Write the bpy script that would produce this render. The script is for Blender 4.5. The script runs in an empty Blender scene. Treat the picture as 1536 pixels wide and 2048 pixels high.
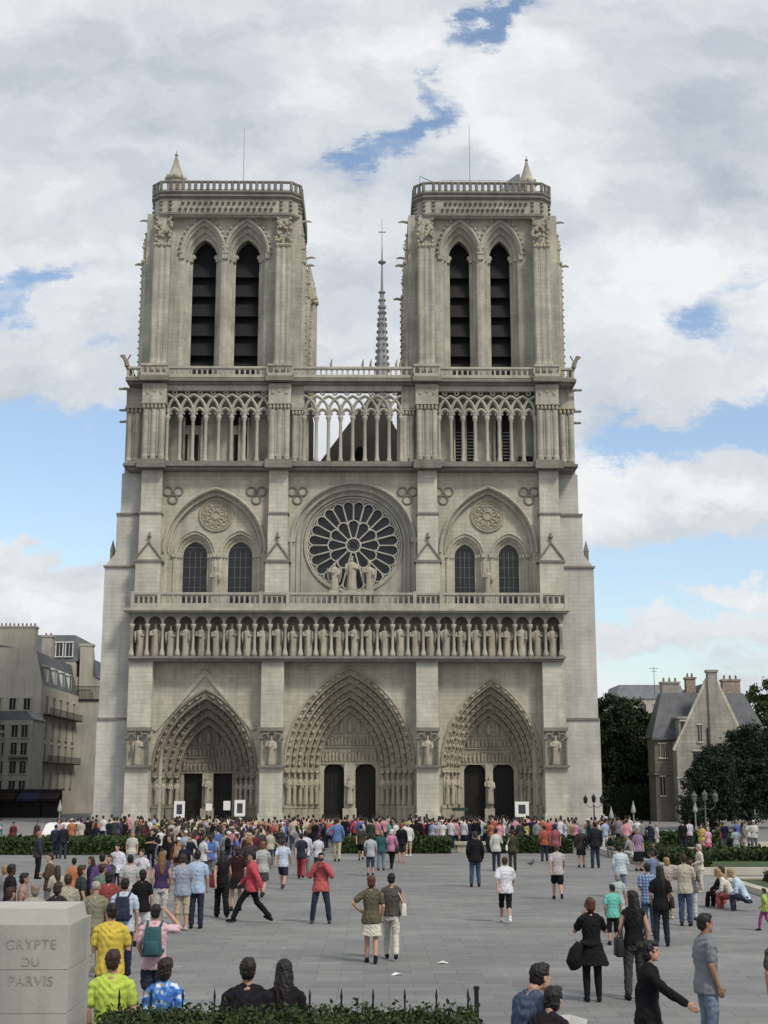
import bpy, math, random
import numpy as np
from mathutils import Vector, Matrix
R = math.radians
scene = bpy.context.scene
COL = scene.collection
random.seed(7)

# ------------------------------------------------------------------ camera, sky, sun, exposure
cam = bpy.data.objects.new('camera', bpy.data.cameras.new('camera'))
COL.objects.link(cam); scene.camera = cam
cam.location = (1.9, -131.0, 3.5)
cam.rotation_euler = (R(90 + 11.575), 0, R(-0.6))
cam.data.sensor_fit = 'VERTICAL'; cam.data.sensor_height = 36.0
cam.data.lens = 36.0 * 2690 / 2048
cam.data.clip_start = 0.2; cam.data.clip_end = 6000
scene.view_settings.view_transform = 'Standard'
scene.view_settings.look = 'None'
scene.view_settings.exposure = 0.08
scene.view_settings.gamma = 1.0
scene.cycles.max_bounces = 6
scene.cycles.diffuse_bounces = 2
scene.cycles.glossy_bounces = 2
scene.cycles.transparent_max_bounces = 4
try: scene.cycles.use_denoising = True
except Exception: pass

SUN_EL, SUN_AZ = R(48), R(140)      # azimuth clockwise from +Y: the sun stands behind the camera, to its right
sun = bpy.data.objects.new('sun', bpy.data.lights.new('sun', 'SUN'))
COL.objects.link(sun)
sun.data.energy = 2.4; sun.data.angle = R(10); sun.data.color = (1.0, 0.93, 0.80)
sd = Vector((math.sin(SUN_AZ) * math.cos(SUN_EL), math.cos(SUN_AZ) * math.cos(SUN_EL), math.sin(SUN_EL)))
sun.rotation_euler = sd.to_track_quat('Z', 'Y').to_euler()

def make_world():
    w = bpy.data.worlds.new('World'); scene.world = w; w.use_nodes = True
    nt = w.node_tree; nt.nodes.clear(); N, L = nt.nodes.new, nt.links.new
    out = N('ShaderNodeOutputWorld')
    sky = N('ShaderNodeTexSky'); sky.sky_type = 'NISHITA'; sky.sun_disc = False
    sky.sun_elevation = SUN_EL; sky.sun_rotation = SUN_AZ; sky.air_density = 1.0; sky.dust_density = 1.6
    def math_(op, a, b=None, c=None):
        n = N('ShaderNodeMath'); n.operation = op
        for i, v in enumerate((a, b, c)):
            if v is None: continue
            if isinstance(v, (int, float)): n.inputs[i].default_value = v
            else: L(v, n.inputs[i])
        return n.outputs[0]
    tc = N('ShaderNodeTexCoord')
    sp = N('ShaderNodeSeparateXYZ'); L(tc.outputs['Generated'], sp.inputs[0])
    ay = math_('MAXIMUM', math_('ABSOLUTE', sp.outputs[1]), 0.12)
    u = math_('DIVIDE', sp.outputs[0], ay); v = math_('DIVIDE', sp.outputs[2], ay)
    front = math_('MULTIPLY', math_('GREATER_THAN', sp.outputs[1], 0.0), 1.0)
    cb = N('ShaderNodeCombineXYZ'); L(u, cb.inputs[0]); L(v, cb.inputs[1]); L(front, cb.inputs[2])
    def noise(scale, detail, rough, ys=1.6, dist=0.0, off=0.0):
        m = N('ShaderNodeMapping'); m.inputs['Scale'].default_value = (1, ys, 3.0); m.inputs['Location'].default_value = (off, off * .7, 0)
        L(cb.outputs[0], m.inputs[0])
        n = N('ShaderNodeTexNoise'); n.inputs['Scale'].default_value = scale; n.inputs['Detail'].default_value = detail
        n.inputs['Roughness'].default_value = rough; n.inputs['Distortion'].default_value = dist
        L(m.outputs[0], n.inputs['Vector']); return n.outputs[0]
    # warp the coordinates a little so that the cloud edges billow
    warp = noise(11.0, 8, .68, off=3.1); warp2 = noise(11.0, 8, .68, off=8.7)
    uw = math_('ADD', u, math_('MULTIPLY', math_('SUBTRACT', warp, .5), .13))
    vw = math_('ADD', v, math_('MULTIPLY', math_('SUBTRACT', warp2, .5), .11))
    def bump(cu, cv, su, sv, amp, rot=0.0):
        du = math_('SUBTRACT', uw, cu); dv = math_('SUBTRACT', vw, cv)
        if rot:
            c, s = math.cos(rot), math.sin(rot)
            du, dv = (math_('ADD', math_('MULTIPLY', du, c), math_('MULTIPLY', dv, s)),
                      math_('SUBTRACT', math_('MULTIPLY', dv, c), math_('MULTIPLY', du, s)))
        a = math_('DIVIDE', du, su); b = math_('DIVIDE', dv, sv)
        e = math_('EXPONENT', math_('MULTIPLY', math_('ADD', math_('MULTIPLY', a, a), math_('MULTIPLY', b, b)), -1.0))
        return math_('MULTIPLY', math_('MULTIPLY', e, amp), front)
    def total(base, items):
        s = base
        for it in items: s = math_('ADD', s, bump(*it))
        return s
    def fbm(off, du=0.0, dv=0.0, scale=7.0, det=10, rough=.56):
        c2 = N('ShaderNodeCombineXYZ'); L(math_('ADD', uw, off + du), c2.inputs[0]); L(math_('MULTIPLY', math_('ADD', vw, off * .7 + dv), 1.5), c2.inputs[1]); L(math_('MULTIPLY', front, 3.0), c2.inputs[2])
        n = N('ShaderNodeTexNoise'); n.inputs['Scale'].default_value = scale; n.inputs['Detail'].default_value = det; n.inputs['Roughness'].default_value = rough
        L(c2.outputs[0], n.inputs['Vector']); return n.outputs[0]
    n1 = fbm(1.3, scale=5.6, rough=.56); n1b = fbm(1.3, .012, .022, scale=5.6, rough=.50)           # the second sample lies towards the sun: lit crests, grey bases
    cover = math_('MULTIPLY_ADD', math_('SUBTRACT', n1, .5), 2.3, 0.58)
    cover = math_('MULTIPLY_ADD', math_('SUBTRACT', noise(5.0, 7, .62, ys=7.0, off=2.2), .5), 1.0, cover)
    cover = total(cover, CLOUD_GAPS)
    ramp = N('ShaderNodeMapRange'); ramp.interpolation_type = 'SMOOTHSTEP'
    ramp.inputs['From Min'].default_value = -0.14; ramp.inputs['From Max'].default_value = 0.56
    L(cover, ramp.inputs[0])
    n2 = fbm(5.9, scale=4.2, det=6, rough=.5)
    shade = math_('MULTIPLY_ADD', math_('SUBTRACT', n1, n1b), 2.1, 0.61)
    shade = math_('MULTIPLY_ADD', math_('SUBTRACT', n2, .5), 1.25, shade)
    shade = total(shade, CLOUD_SHADE)
    cr = N('ShaderNodeValToRGB'); e = cr.color_ramp.elements
    e[0].position = 0.0; e[0].color = (.44, .485, .545, 1)
    e[1].position = 1.0; e[1].color = (.84, .85, .865, 1)
    k = cr.color_ramp.elements.new(.45); k.color = (.61, .65, .70, 1)
    L(shade, cr.inputs[0])
    blue = N('ShaderNodeMix'); blue.data_type = 'RGBA'; blue.blend_type = 'MULTIPLY'; blue.inputs[0].default_value = 1
    L(sky.outputs[0], blue.inputs[6]); blue.inputs[7].default_value = (1.26, 1.22, 1.16, 1)
    bg1 = N('ShaderNodeBackground'); bg1.inputs[1].default_value = 0.15; L(blue.outputs[2], bg1.inputs[0])
    bg2 = N('ShaderNodeBackground'); bg2.inputs[1].default_value = 1.0; L(cr.outputs[0], bg2.inputs[0])
    mx = N('ShaderNodeMixShader'); L(ramp.outputs[0], mx.inputs[0]); L(bg1.outputs[0], mx.inputs[1]); L(bg2.outputs[0], mx.inputs[2])
    L(mx.outputs[0], out.inputs[0])

# openings (negative) and banks (positive) of the cloud cover: direction east, slope up, extents, amount, turn
CLOUD_GAPS = [
(-0.011, 0.497, 0.0242, 0.0178, -1.0, 0.00),
    (0.019, 0.515, 0.0204, 0.0134, -0.6, 0.52),
    (0.052, 0.530, 0.0428, 0.0178, -1.0, 0.26),
    (0.044, 0.559, 0.0167, 0.0167, -0.65, 1.05),
    (0.060, 0.586, 0.0186, 0.0119, -0.5, 0.87),
    (0.085, 0.606, 0.0260, 0.0141, -0.8, 0.79),
    (0.112, 0.629, 0.0204, 0.0104, -0.7, 0.79),
    (-0.267, 0.394, 0.0446, 0.0134, -0.9, -0.07),
    (-0.282, 0.365, 0.0223, 0.0186, -0.8, 0.00),
    (-0.206, 0.337, 0.0297, 0.0126, -0.7, 0.00),
    (0.258, 0.355, 0.0353, 0.0223, -1.0, 0.00),
    (0.282, 0.282, 0.0558, 0.0279, -0.95, 0.00),
    (0.303, 0.392, 0.0260, 0.0149, -0.6, 0.00),
    (-0.261, 0.264, 0.0967, 0.0316, -0.95, 0.00),
    (-0.224, 0.210, 0.0929, 0.0316, -0.95, 0.00),
    (-0.259, 0.229, 0.0632, 0.0335, -0.55, 0.00),
    (-0.256, 0.179, 0.0483, 0.0112, -0.4, 0.00),
    (0.211, 0.262, 0.0372, 0.0186, -1.0, 0.00),
    (0.241, 0.165, 0.0855, 0.0149, -1.0, 0.00),
    (0.292, 0.258, 0.0297, 0.0126, -0.6, 0.00),
    (0.180, 0.145, 0.0297, 0.0167, -0.8, 0.00),
    (0.247, 0.130, 0.0743, 0.0089, -0.8, 0.00),
    (0.264, 0.097, 0.1115, 0.0097, -0.7, 0.00),
    (0.245, 0.078, 0.1115, 0.0089, -0.4, 0.00),
    (-0.256, 0.185, 0.0595, 0.0112, -0.5, 0.00),
    (-0.204, 0.109, 0.0149, 0.0112, -0.4, 0.00),
    (-0.240, 0.316, 0.0409, 0.0223, 0.8, 0.00),
    (-0.274, 0.373, 0.0223, 0.0074, 0.0, 0.00),
    (-0.220, 0.374, 0.0335, 0.0186, 0.5, 0.00),
    (-0.239, 0.145, 0.0483, 0.0223, 0.6, 0.00),
    (0.213, 0.211, 0.0706, 0.0260, 0.75, 0.00),
    (0.282, 0.223, 0.0335, 0.0223, 0.6, 0.00),
    (0.201, 0.306, 0.0520, 0.0335, 0.6, 0.00),
    (0.256, 0.310, 0.0260, 0.0149, 0.4, 0.00),
    (0.222, 0.426, 0.0929, 0.0558, 0.6, 0.00),
    (0.285, 0.503, 0.0929, 0.0743, 0.6, 0.00),
    (-0.139, 0.567, 0.2230, 0.0669, 0.6, 0.00),
    (-0.175, 0.449, 0.1301, 0.0558, 0.6, 0.00),
    (-0.016, 0.416, 0.0743, 0.0558, 0.5, 0.00),
    (0.145, 0.524, 0.0446, 0.0409, 0.3, 0.00),
    (0.208, 0.609, 0.0929, 0.0223, 0.35, 0.00),
    (0.286, 0.142, 0.0335, 0.0130, 0.45, 0.00),
    (0.187, 0.112, 0.0335, 0.0149, 0.4, 0.00),
    (-0.058, 0.598, 0.1115, 0.0335, 0.3, 0.00),
    (0.187, 0.582, 0.0446, 0.0297, 0.3, 0.00),
    (0.277, 0.119, 0.0446, 0.0074, 0.3, 0.00),
    (-0.016, 0.333, 0.0372, 0.0372, 0.4, 0.00),
]
CLOUD_SHADE = [
(0.282, 0.525, 0.0743, 0.0669, -0.36, -0.00),
    (0.295, 0.460, 0.0558, 0.0297, -0.25, 0.00),
    (0.224, 0.490, 0.0335, 0.0223, -0.2, 0.00),
    (-0.233, 0.500, 0.0743, 0.0446, -0.25, 0.00),
    (-0.147, 0.580, 0.1115, 0.0335, -0.28, 0.00),
    (-0.277, 0.579, 0.0558, 0.0446, -0.2, 0.00),
    (-0.118, 0.523, 0.0743, 0.0223, -0.15, 0.00),
    (0.015, 0.594, 0.0595, 0.0223, 0.12, 0.00),
    (-0.017, 0.450, 0.0595, 0.0483, 0.1, 0.00),
    (0.104, 0.511, 0.0483, 0.0223, 0.4, 0.00),
    (0.146, 0.591, 0.0558, 0.0260, 0.35, 0.00),
    (0.220, 0.392, 0.0595, 0.0297, 0.38, 0.00),
    (-0.049, 0.545, 0.0335, 0.0446, 0.35, 0.00),
    (-0.240, 0.320, 0.0372, 0.0149, 0.3, 0.00),
    (-0.257, 0.415, 0.0372, 0.0112, 0.2, 0.00),
    (0.259, 0.215, 0.0558, 0.0149, 0.3, 0.00),
    (0.231, 0.191, 0.0743, 0.0112, -0.15, 0.00),
    (-0.195, 0.441, 0.0446, 0.0223, -0.12, 0.00),
    (0.176, 0.481, 0.0297, 0.0223, 0.25, 0.00),
    (-0.246, 0.137, 0.0335, 0.0149, 0.2, 0.00),
    (0.217, 0.302, 0.0446, 0.0149, 0.25, 0.00),
    (0.031, 0.391, 0.0446, 0.0223, -0.1, 0.00),
    (0.176, 0.242, 0.0372, 0.0149, 0.2, 0.00),
    (-0.024, 0.350, 0.0372, 0.0186, 0.15, 0.00),
    (-0.073, 0.501, 0.0595, 0.0223, 0.1, 0.00),
    (0.084, 0.546, 0.0149, 0.0223, 0.2, 0.00),
]
make_world()

# ------------------------------------------------------------------ materials
MATS = {}
def nodes_of(name):
    m = bpy.data.materials.new(name); m.use_nodes = True
    nt = m.node_tree; b = nt.nodes['Principled BSDF']
    return m, nt, nt.nodes.new, nt.links.new, b

def mat(name, col, rough=.85, var=.12, scale=3.0, bump=0.0, metallic=0.0, spec=.3):
    if name in MATS: return MATS[name]
    m, nt, N, L, b = nodes_of(name)
    b.inputs['Roughness'].default_value = rough; b.inputs['Metallic'].default_value = metallic
    b.inputs['Specular IOR Level'].default_value = spec
    tc = N('ShaderNodeTexCoord'); n = N('ShaderNodeTexNoise'); n.inputs['Scale'].default_value = scale; n.inputs['Detail'].default_value = 5
    L(tc.outputs['Object'], n.inputs['Vector'])
    mr = N('ShaderNodeMapRange'); mr.inputs['From Min'].default_value = .3; mr.inputs['From Max'].default_value = .7
    mr.inputs['To Min'].default_value = 1 - var; mr.inputs['To Max'].default_value = 1 + var
    L(n.outputs[0], mr.inputs[0])
    hs = N('ShaderNodeHueSaturation'); hs.inputs['Color'].default_value = (*col, 1); L(mr.outputs[0], hs.inputs['Value'])
    L(hs.outputs[0], b.inputs['Base Color'])
    if bump:
        bp = N('ShaderNodeBump'); bp.inputs['Strength'].default_value = bump; bp.inputs['Distance'].default_value = .02
        L(n.outputs[0], bp.inputs['Height']); L(bp.outputs[0], b.inputs['Normal'])
    MATS[name] = m; return m

def stone(name, c1, c2, course=.42, length=1.0, joint=.35, stain=.35, blotch=.18, carve=0.0):
    """coursed limestone: block to block tone, thin joints, rain streaks, blotches; carve adds a knobbly relief"""
    if name in MATS: return MATS[name]
    m, nt, N, L, b = nodes_of(name)
    b.inputs['Roughness'].default_value = .92; b.inputs['Specular IOR Level'].default_value = .15
    geo = N('ShaderNodeNewGeometry'); sp = N('ShaderNodeSeparateXYZ'); L(geo.outputs['Position'], sp.inputs[0])
    ad = N('ShaderNodeMath'); ad.operation = 'ADD'; L(sp.outputs[0], ad.inputs[0]); L(sp.outputs[1], ad.inputs[1])
    cb = N('ShaderNodeCombineXYZ'); L(ad.outputs[0], cb.inputs[0]); L(sp.outputs[2], cb.inputs[1])
    br = N('ShaderNodeTexBrick'); L(cb.outputs[0], br.inputs['Vector'])
    br.inputs['Scale'].default_value = 1.0; br.inputs['Brick Width'].default_value = length; br.inputs['Row Height'].default_value = course
    br.inputs['Mortar Size'].default_value = .014; br.inputs['Mortar Smooth'].default_value = .4; br.inputs['Bias'].default_value = .0
    br.inputs['Color1'].default_value = (*c1, 1); br.inputs['Color2'].default_value = (*c2, 1)
    br.inputs['Mortar'].default_value = tuple(x * (1 - joint) for x in c1) + (1,)
    # streaks: noise stretched along z
    mp = N('ShaderNodeMapping'); mp.inputs['Scale'].default_value = (1.1, 1.1, .10); L(geo.outputs['Position'], mp.inputs[0])
    st = N('ShaderNodeTexNoise'); st.inputs['Scale'].default_value = 1.3; st.inputs['Detail'].default_value = 7; st.inputs['Roughness'].default_value = .65
    L(mp.outputs[0], st.inputs['Vector'])
    sr = N('ShaderNodeMapRange'); sr.inputs['From Min'].default_value = .42; sr.inputs['From Max'].default_value = .72
    sr.inputs['To Min'].default_value = 0; sr.inputs['To Max'].default_value = stain; L(st.outputs[0], sr.inputs[0])
    mx = N('ShaderNodeMix'); mx.data_type = 'RGBA'; L(sr.outputs[0], mx.inputs[0]); L(br.outputs[0], mx.inputs[6])
    mx.inputs[7].default_value = (c1[0] * .42, c1[1] * .42, c1[2] * .44, 1)
    bl = N('ShaderNodeTexNoise'); bl.inputs['Scale'].default_value = .35; bl.inputs['Detail'].default_value = 8; bl.inputs['Roughness'].default_value = .6
    L(geo.outputs['Position'], bl.inputs['Vector'])
    lr = N('ShaderNodeMapRange'); lr.inputs['From Min'].default_value = .3; lr.inputs['From Max'].default_value = .7
    lr.inputs['To Min'].default_value = 1 - blotch; lr.inputs['To Max'].default_value = 1 + blotch; L(bl.outputs[0], lr.inputs[0])
    hs = N('ShaderNodeHueSaturation'); L(mx.outputs[2], hs.inputs['Color']); L(lr.outputs[0], hs.inputs['Value'])
    L(hs.outputs[0], b.inputs['Base Color'])
    fn = N('ShaderNodeTexNoise'); fn.inputs['Scale'].default_value = 2.2 if carve else 7.0; fn.inputs['Detail'].default_value = 6
    L(geo.outputs['Position'], fn.inputs['Vector'])
    bp = N('ShaderNodeBump'); bp.inputs['Strength'].default_value = .35 + carve; bp.inputs['Distance'].default_value = .03 + .12 * carve
    L(fn.outputs[0], bp.inputs['Height'])
    bp2 = N('ShaderNodeBump'); bp2.inputs['Strength'].default_value = .5; bp2.inputs['Distance'].default_value = .015; bp2.invert = True
    L(br.outputs['Fac'], bp2.inputs['Height']); L(bp.outputs[0], bp2.inputs['Normal']); L(bp2.outputs[0], b.inputs['Normal'])
    MATS[name] = m; return m

def paving():
    m, nt, N, L, b = nodes_of('paving')
    b.inputs['Roughness'].default_value = .8
    geo = N('ShaderNodeNewGeometry')
    br = N('ShaderNodeTexBrick'); L(geo.outputs['Position'], br.inputs['Vector'])
    br.inputs['Scale'].default_value = 1; br.inputs['Brick Width'].default_value = .9; br.inputs['Row Height'].default_value = .45
    br.inputs['Mortar Size'].default_value = .012; br.inputs['Bias'].default_value = -.1
    br.inputs['Color1'].default_value = (.153, .156, .158, 1); br.inputs['Color2'].default_value = (.198, .198, .195, 1); br.inputs['Mortar'].default_value = (.118, .118, .119, 1)
    big = N('ShaderNodeTexBrick'); L(geo.outputs['Position'], big.inputs['Vector'])
    big.inputs['Scale'].default_value = 1; big.inputs['Brick Width'].default_value = 9.0; big.inputs['Row Height'].default_value = 3.1
    big.inputs['Mortar Size'].default_value = .05
    big.inputs['Color1'].default_value = (.95, .95, .96, 1); big.inputs['Color2'].default_value = (1.04, 1.04, 1.03, 1); big.inputs['Mortar'].default_value = (1.12, 1.12, 1.1, 1)
    n = N('ShaderNodeTexNoise'); n.inputs['Scale'].default_value = .35; n.inputs['Detail'].default_value = 9; n.inputs['Roughness'].default_value = .68
    mp = N('ShaderNodeMapping'); mp.inputs['Scale'].default_value = (.5, 1.4, 1); L(geo.outputs['Position'], mp.inputs[0]); L(mp.outputs[0], n.inputs['Vector'])
    mr = N('ShaderNodeMapRange'); mr.inputs['From Min'].default_value = .3; mr.inputs['From Max'].default_value = .7; mr.inputs['To Min'].default_value = .76; mr.inputs['To Max'].default_value = 1.24
    L(n.outputs[0], mr.inputs[0])
    mx = N('ShaderNodeMix'); mx.data_type = 'RGBA'; mx.blend_type = 'MULTIPLY'; mx.inputs[0].default_value = 1
    L(br.outputs[0], mx.inputs[6]); L(big.outputs[0], mx.inputs[7])
    hs = N('ShaderNodeHueSaturation'); L(mx.outputs[2], hs.inputs['Color']); L(mr.outputs[0], hs.inputs['Value'])
    sk = N('ShaderNodeTexNoise'); sk.inputs['Scale'].default_value = 6.0; sk.inputs['Detail'].default_value = 3; L(geo.outputs['Position'], sk.inputs['Vector'])
    sr = N('ShaderNodeMapRange'); sr.inputs['From Min'].default_value = .66; sr.inputs['From Max'].default_value = .72; sr.inputs['To Min'].default_value = 1.0; sr.inputs['To Max'].default_value = .72; L(sk.outputs[0], sr.inputs[0])
    st = N('ShaderNodeTexNoise'); st.inputs['Scale'].default_value = .11; st.inputs['Detail'].default_value = 6; st.inputs['Roughness'].default_value = .7; L(geo.outputs['Position'], st.inputs['Vector'])
    s2 = N('ShaderNodeMapRange'); s2.inputs['From Min'].default_value = .35; s2.inputs['From Max'].default_value = .65; s2.inputs['To Min'].default_value = .86; s2.inputs['To Max'].default_value = 1.12; L(st.outputs[0], s2.inputs[0])
    mm = N('ShaderNodeMath'); mm.operation = 'MULTIPLY'; L(sr.outputs[0], mm.inputs[0]); L(s2.outputs[0], mm.inputs[1])
    h2 = N('ShaderNodeHueSaturation'); L(hs.outputs[0], h2.inputs['Color']); L(mm.outputs[0], h2.inputs['Value'])
    L(h2.outputs[0], b.inputs['Base Color'])
    return m

def leafmat(name, c, var=.5):
    if name in MATS: return MATS[name]
    m, nt, N, L, b = nodes_of(name)
    b.inputs['Roughness'].default_value = .7; b.inputs['Specular IOR Level'].default_value = .25
    geo = N('ShaderNodeNewGeometry')
    hs = N('ShaderNodeHueSaturation'); hs.inputs['Color'].default_value = (*c, 1)
    mr = N('ShaderNodeMapRange'); mr.inputs['To Min'].default_value = 1 - var; mr.inputs['To Max'].default_value = 1 + var
    L(geo.outputs['Random Per Island'], mr.inputs[0]); L(mr.outputs[0], hs.inputs['Value'])
    mh = N('ShaderNodeMapRange'); mh.inputs['To Min'].default_value = .47; mh.inputs['To Max'].default_value = .52
    L(geo.outputs['Random Per Island'], mh.inputs[0]); L(mh.outputs[0], hs.inputs['Hue'])
    L(hs.outputs[0], b.inputs['Base Color'])
    MATS[name] = m; return m

def grassmat(name, c):
    m, nt, N, L, b = nodes_of(name)
    b.inputs['Roughness'].default_value = .9
    geo = N('ShaderNodeNewGeometry'); n = N('ShaderNodeTexNoise'); n.inputs['Scale'].default_value = 1.2; n.inputs['Detail'].default_value = 10; n.inputs['Roughness'].default_value = .75
    L(geo.outputs['Position'], n.inputs['Vector'])
    cr = N('ShaderNodeValToRGB'); cr.color_ramp.elements[0].position = .3; cr.color_ramp.elements[1].position = .7
    cr.color_ramp.elements[0].color = tuple(x * .5 for x in c) + (1,); cr.color_ramp.elements[1].color = tuple(x * 1.5 for x in c) + (1,)
    L(n.outputs[0], cr.inputs[0]); L(cr.outputs[0], b.inputs['Base Color'])
    bp = N('ShaderNodeBump'); bp.inputs['Strength'].default_value = .8; bp.inputs['Distance'].default_value = .06; L(n.outputs[0], bp.inputs['Height']); L(bp.outputs[0], b.inputs['Normal'])
    MATS[name] = m; return m

# ------------------------------------------------------------------ mesh builder
class MB:
    def __init__(s): s.v = []; s.f = []; s.M = None
    def add(s, verts, faces):
        o = len(s.v)
        if s.M is not None: verts = [tuple(s.M @ Vector(p)) for p in verts]
        s.v.extend(verts); s.f.extend([tuple(i + o for i in f) for f in faces])
    def quad(s, a, b, c, d): s.add([a, b, c, d], [(0, 1, 2, 3)])
    def box(s, x0, x1, y0, y1, z0, z1, tx=0, ty=0):
        """tx, ty: how far the top is drawn in on each side"""
        s.add([(x0, y0, z0), (x1, y0, z0), (x1, y1, z0), (x0, y1, z0), (x0 + tx, y0 + ty, z1), (x1 - tx, y0 + ty, z1), (x1 - tx, y1 - ty, z1), (x0 + tx, y1 - ty, z1)],
              [(0, 3, 2, 1), (4, 5, 6, 7), (0, 1, 5, 4), (1, 2, 6, 5), (2, 3, 7, 6), (3, 0, 4, 7)])
    def prism_y(s, poly, y0, y1):
        n = len(poly)
        s.add([(x, y0, z) for x, z in poly] + [(x, y1, z) for x, z in poly],
              [tuple(range(n)), tuple(range(2 * n - 1, n - 1, -1))] + [(i, i + n, (i + 1) % n + n, (i + 1) % n) for i in range(n)])
    def prism_z(s, poly, z0, z1, k=1.0, c=(0, 0)):
        n = len(poly)
        s.add([(x, y, z0) for x, y in poly] + [(c[0] + (x - c[0]) * k, c[1] + (y - c[1]) * k, z1) for x, y in poly],
              [tuple(range(n - 1, -1, -1)), tuple(range(n, 2 * n))] + [(i, (i + 1) % n, (i + 1) % n + n, i + n) for i in range(n)])
    def cyl(s, x, y, z0, z1, r0, r1=None, n=10):
        r1 = r0 if r1 is None else r1
        s.lathe(x, y, [(r0, z0), (r1, z1)], n)
    def lathe(s, x, y, prof, n=12, sx=1, sy=1):
        v = []; f = []
        for r, z in prof:
            for i in range(n):
                a = 2 * math.pi * i / n; v.append((x + sx * r * math.cos(a), y + sy * r * math.sin(a), z))
        m = len(prof)
        for j in range(m - 1):
            for i in range(n):
                f.append((j * n + i, j * n + (i + 1) % n, (j + 1) * n + (i + 1) % n, (j + 1) * n + i))
        f.append(tuple(range(n - 1, -1, -1))); f.append(tuple((m - 1) * n + i for i in range(n)))
        s.add(v, f)
    def ell(s, c, r, nu=8, nv=6):
        v = [(c[0], c[1], c[2] - r[2])]; f = []
        for j in range(1, nv):
            t = math.pi * j / nv
            for i in range(nu):
                a = 2 * math.pi * i / nu
                v.append((c[0] + r[0] * math.sin(t) * math.cos(a), c[1] + r[1] * math.sin(t) * math.sin(a), c[2] - r[2] * math.cos(t)))
        v.append((c[0], c[1], c[2] + r[2])); e = len(v) - 1
        for i in range(nu): f.append((0, 1 + (i + 1) % nu, 1 + i)); f.append((e, e - nu + i, e - nu + (i + 1) % nu))
        for j in range(nv - 2):
            for i in range(nu):
                a = 1 + j * nu + i; b = 1 + j * nu + (i + 1) % nu; f.append((a, b, b + nu, a + nu))
        s.add(v, f)
    def tube(s, pts, rad, n=8, closed=False, flat=1.0):
        """round bar along pts; rad is a number or one per point"""
        P = [Vector(p) for p in pts]; m = len(P)
        rad = [rad] * m if isinstance(rad, (int, float)) else rad
        v = []; f = []; ref = None
        for i in range(m):
            if closed: d = P[(i + 1) % m] - P[i - 1]
            else: d = P[min(i + 1, m - 1)] - P[max(i - 1, 0)]
            d = d.normalized() if d.length > 1e-9 else Vector((0, 0, 1))
            if ref is None: ref = Vector((0, 1, 0)) if abs(d.y) < .8 else Vector((1, 0, 0))
            a = d.cross(ref)
            if a.length < 1e-6: a = d.orthogonal()
            a.normalize(); b = a.cross(d).normalized(); ref = b
            for k in range(n):
                t = 2 * math.pi * k / n + math.pi / n
                v.append(tuple(P[i] + a * (rad[i] * math.cos(t)) + b * (rad[i] * flat * math.sin(t))))
        for i in range(m if closed else m - 1):
            j = (i + 1) % m
            for k in range(n): f.append((i * n + k, i * n + (k + 1) % n, j * n + (k + 1) % n, j * n + k))
        if not closed: f.append(tuple(range(n - 1, -1, -1))); f.append(tuple((m - 1) * n + k for k in range(n)))
        s.add(v, f)
    def capsule(s, pts, rad, n=10):
        """tube with rounded ends"""
        P = [Vector(p) for p in pts]; rad = list(rad) if not isinstance(rad, (int, float)) else [rad] * len(P)
        d0 = (P[0] - P[1]).normalized(); d1 = (P[-1] - P[-2]).normalized()
        A = [P[0] + d0 * rad[0] * k for k in (.98, .8, .45)]; ra = [rad[0] * k for k in (.18, .6, .9)]
        B = [P[-1] + d1 * rad[-1] * k for k in (.45, .8, .98)]; rb = [rad[-1] * k for k in (.9, .6, .18)]
        s.tube(A + P + B, ra + rad + rb, n)
    def strip(s, c0, c1):
        """faces between two polylines of 3-D points"""
        n = len(c0); s.add(list(c0) + list(c1), [(i, i + 1, i + 1 + n, i + n) for i in range(n - 1)])
    def build(s, name, m=None, parent=None, smooth=False, loc=None):
        me = bpy.data.meshes.new(name); me.from_pydata(s.v, [], s.f)
        if smooth: me.polygons.foreach_set('use_smooth', [True] * len(me.polygons))
        o = bpy.data.objects.new(name, me); COL.objects.link(o)
        if m: me.materials.append(m)
        if parent: o.parent = parent
        if loc: o.location = loc
        return o

def tag(o, label=None, cat=None, group=None, kind=None):
    for k, val in (('label', label), ('category', cat), ('group', group), ('kind', kind)):
        if val: o[k] = val
    return o
def empty(name, loc=(0, 0, 0), rz=0):
    o = bpy.data.objects.new(name, None); COL.objects.link(o); o.location = loc; o.rotation_euler = (0, 0, rz); o.empty_display_size = .3
    return o
def share(src, name, parent, loc=(0, 0, 0), rz=0, sc=1.0):
    """another object with the same mesh"""
    o = src.copy(); o.name = name; COL.objects.link(o); o.parent = parent
    o.location = loc; o.rotation_euler = (0, 0, rz); o.scale = (sc, sc, sc) if isinstance(sc, (int, float)) else sc
    return o

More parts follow.
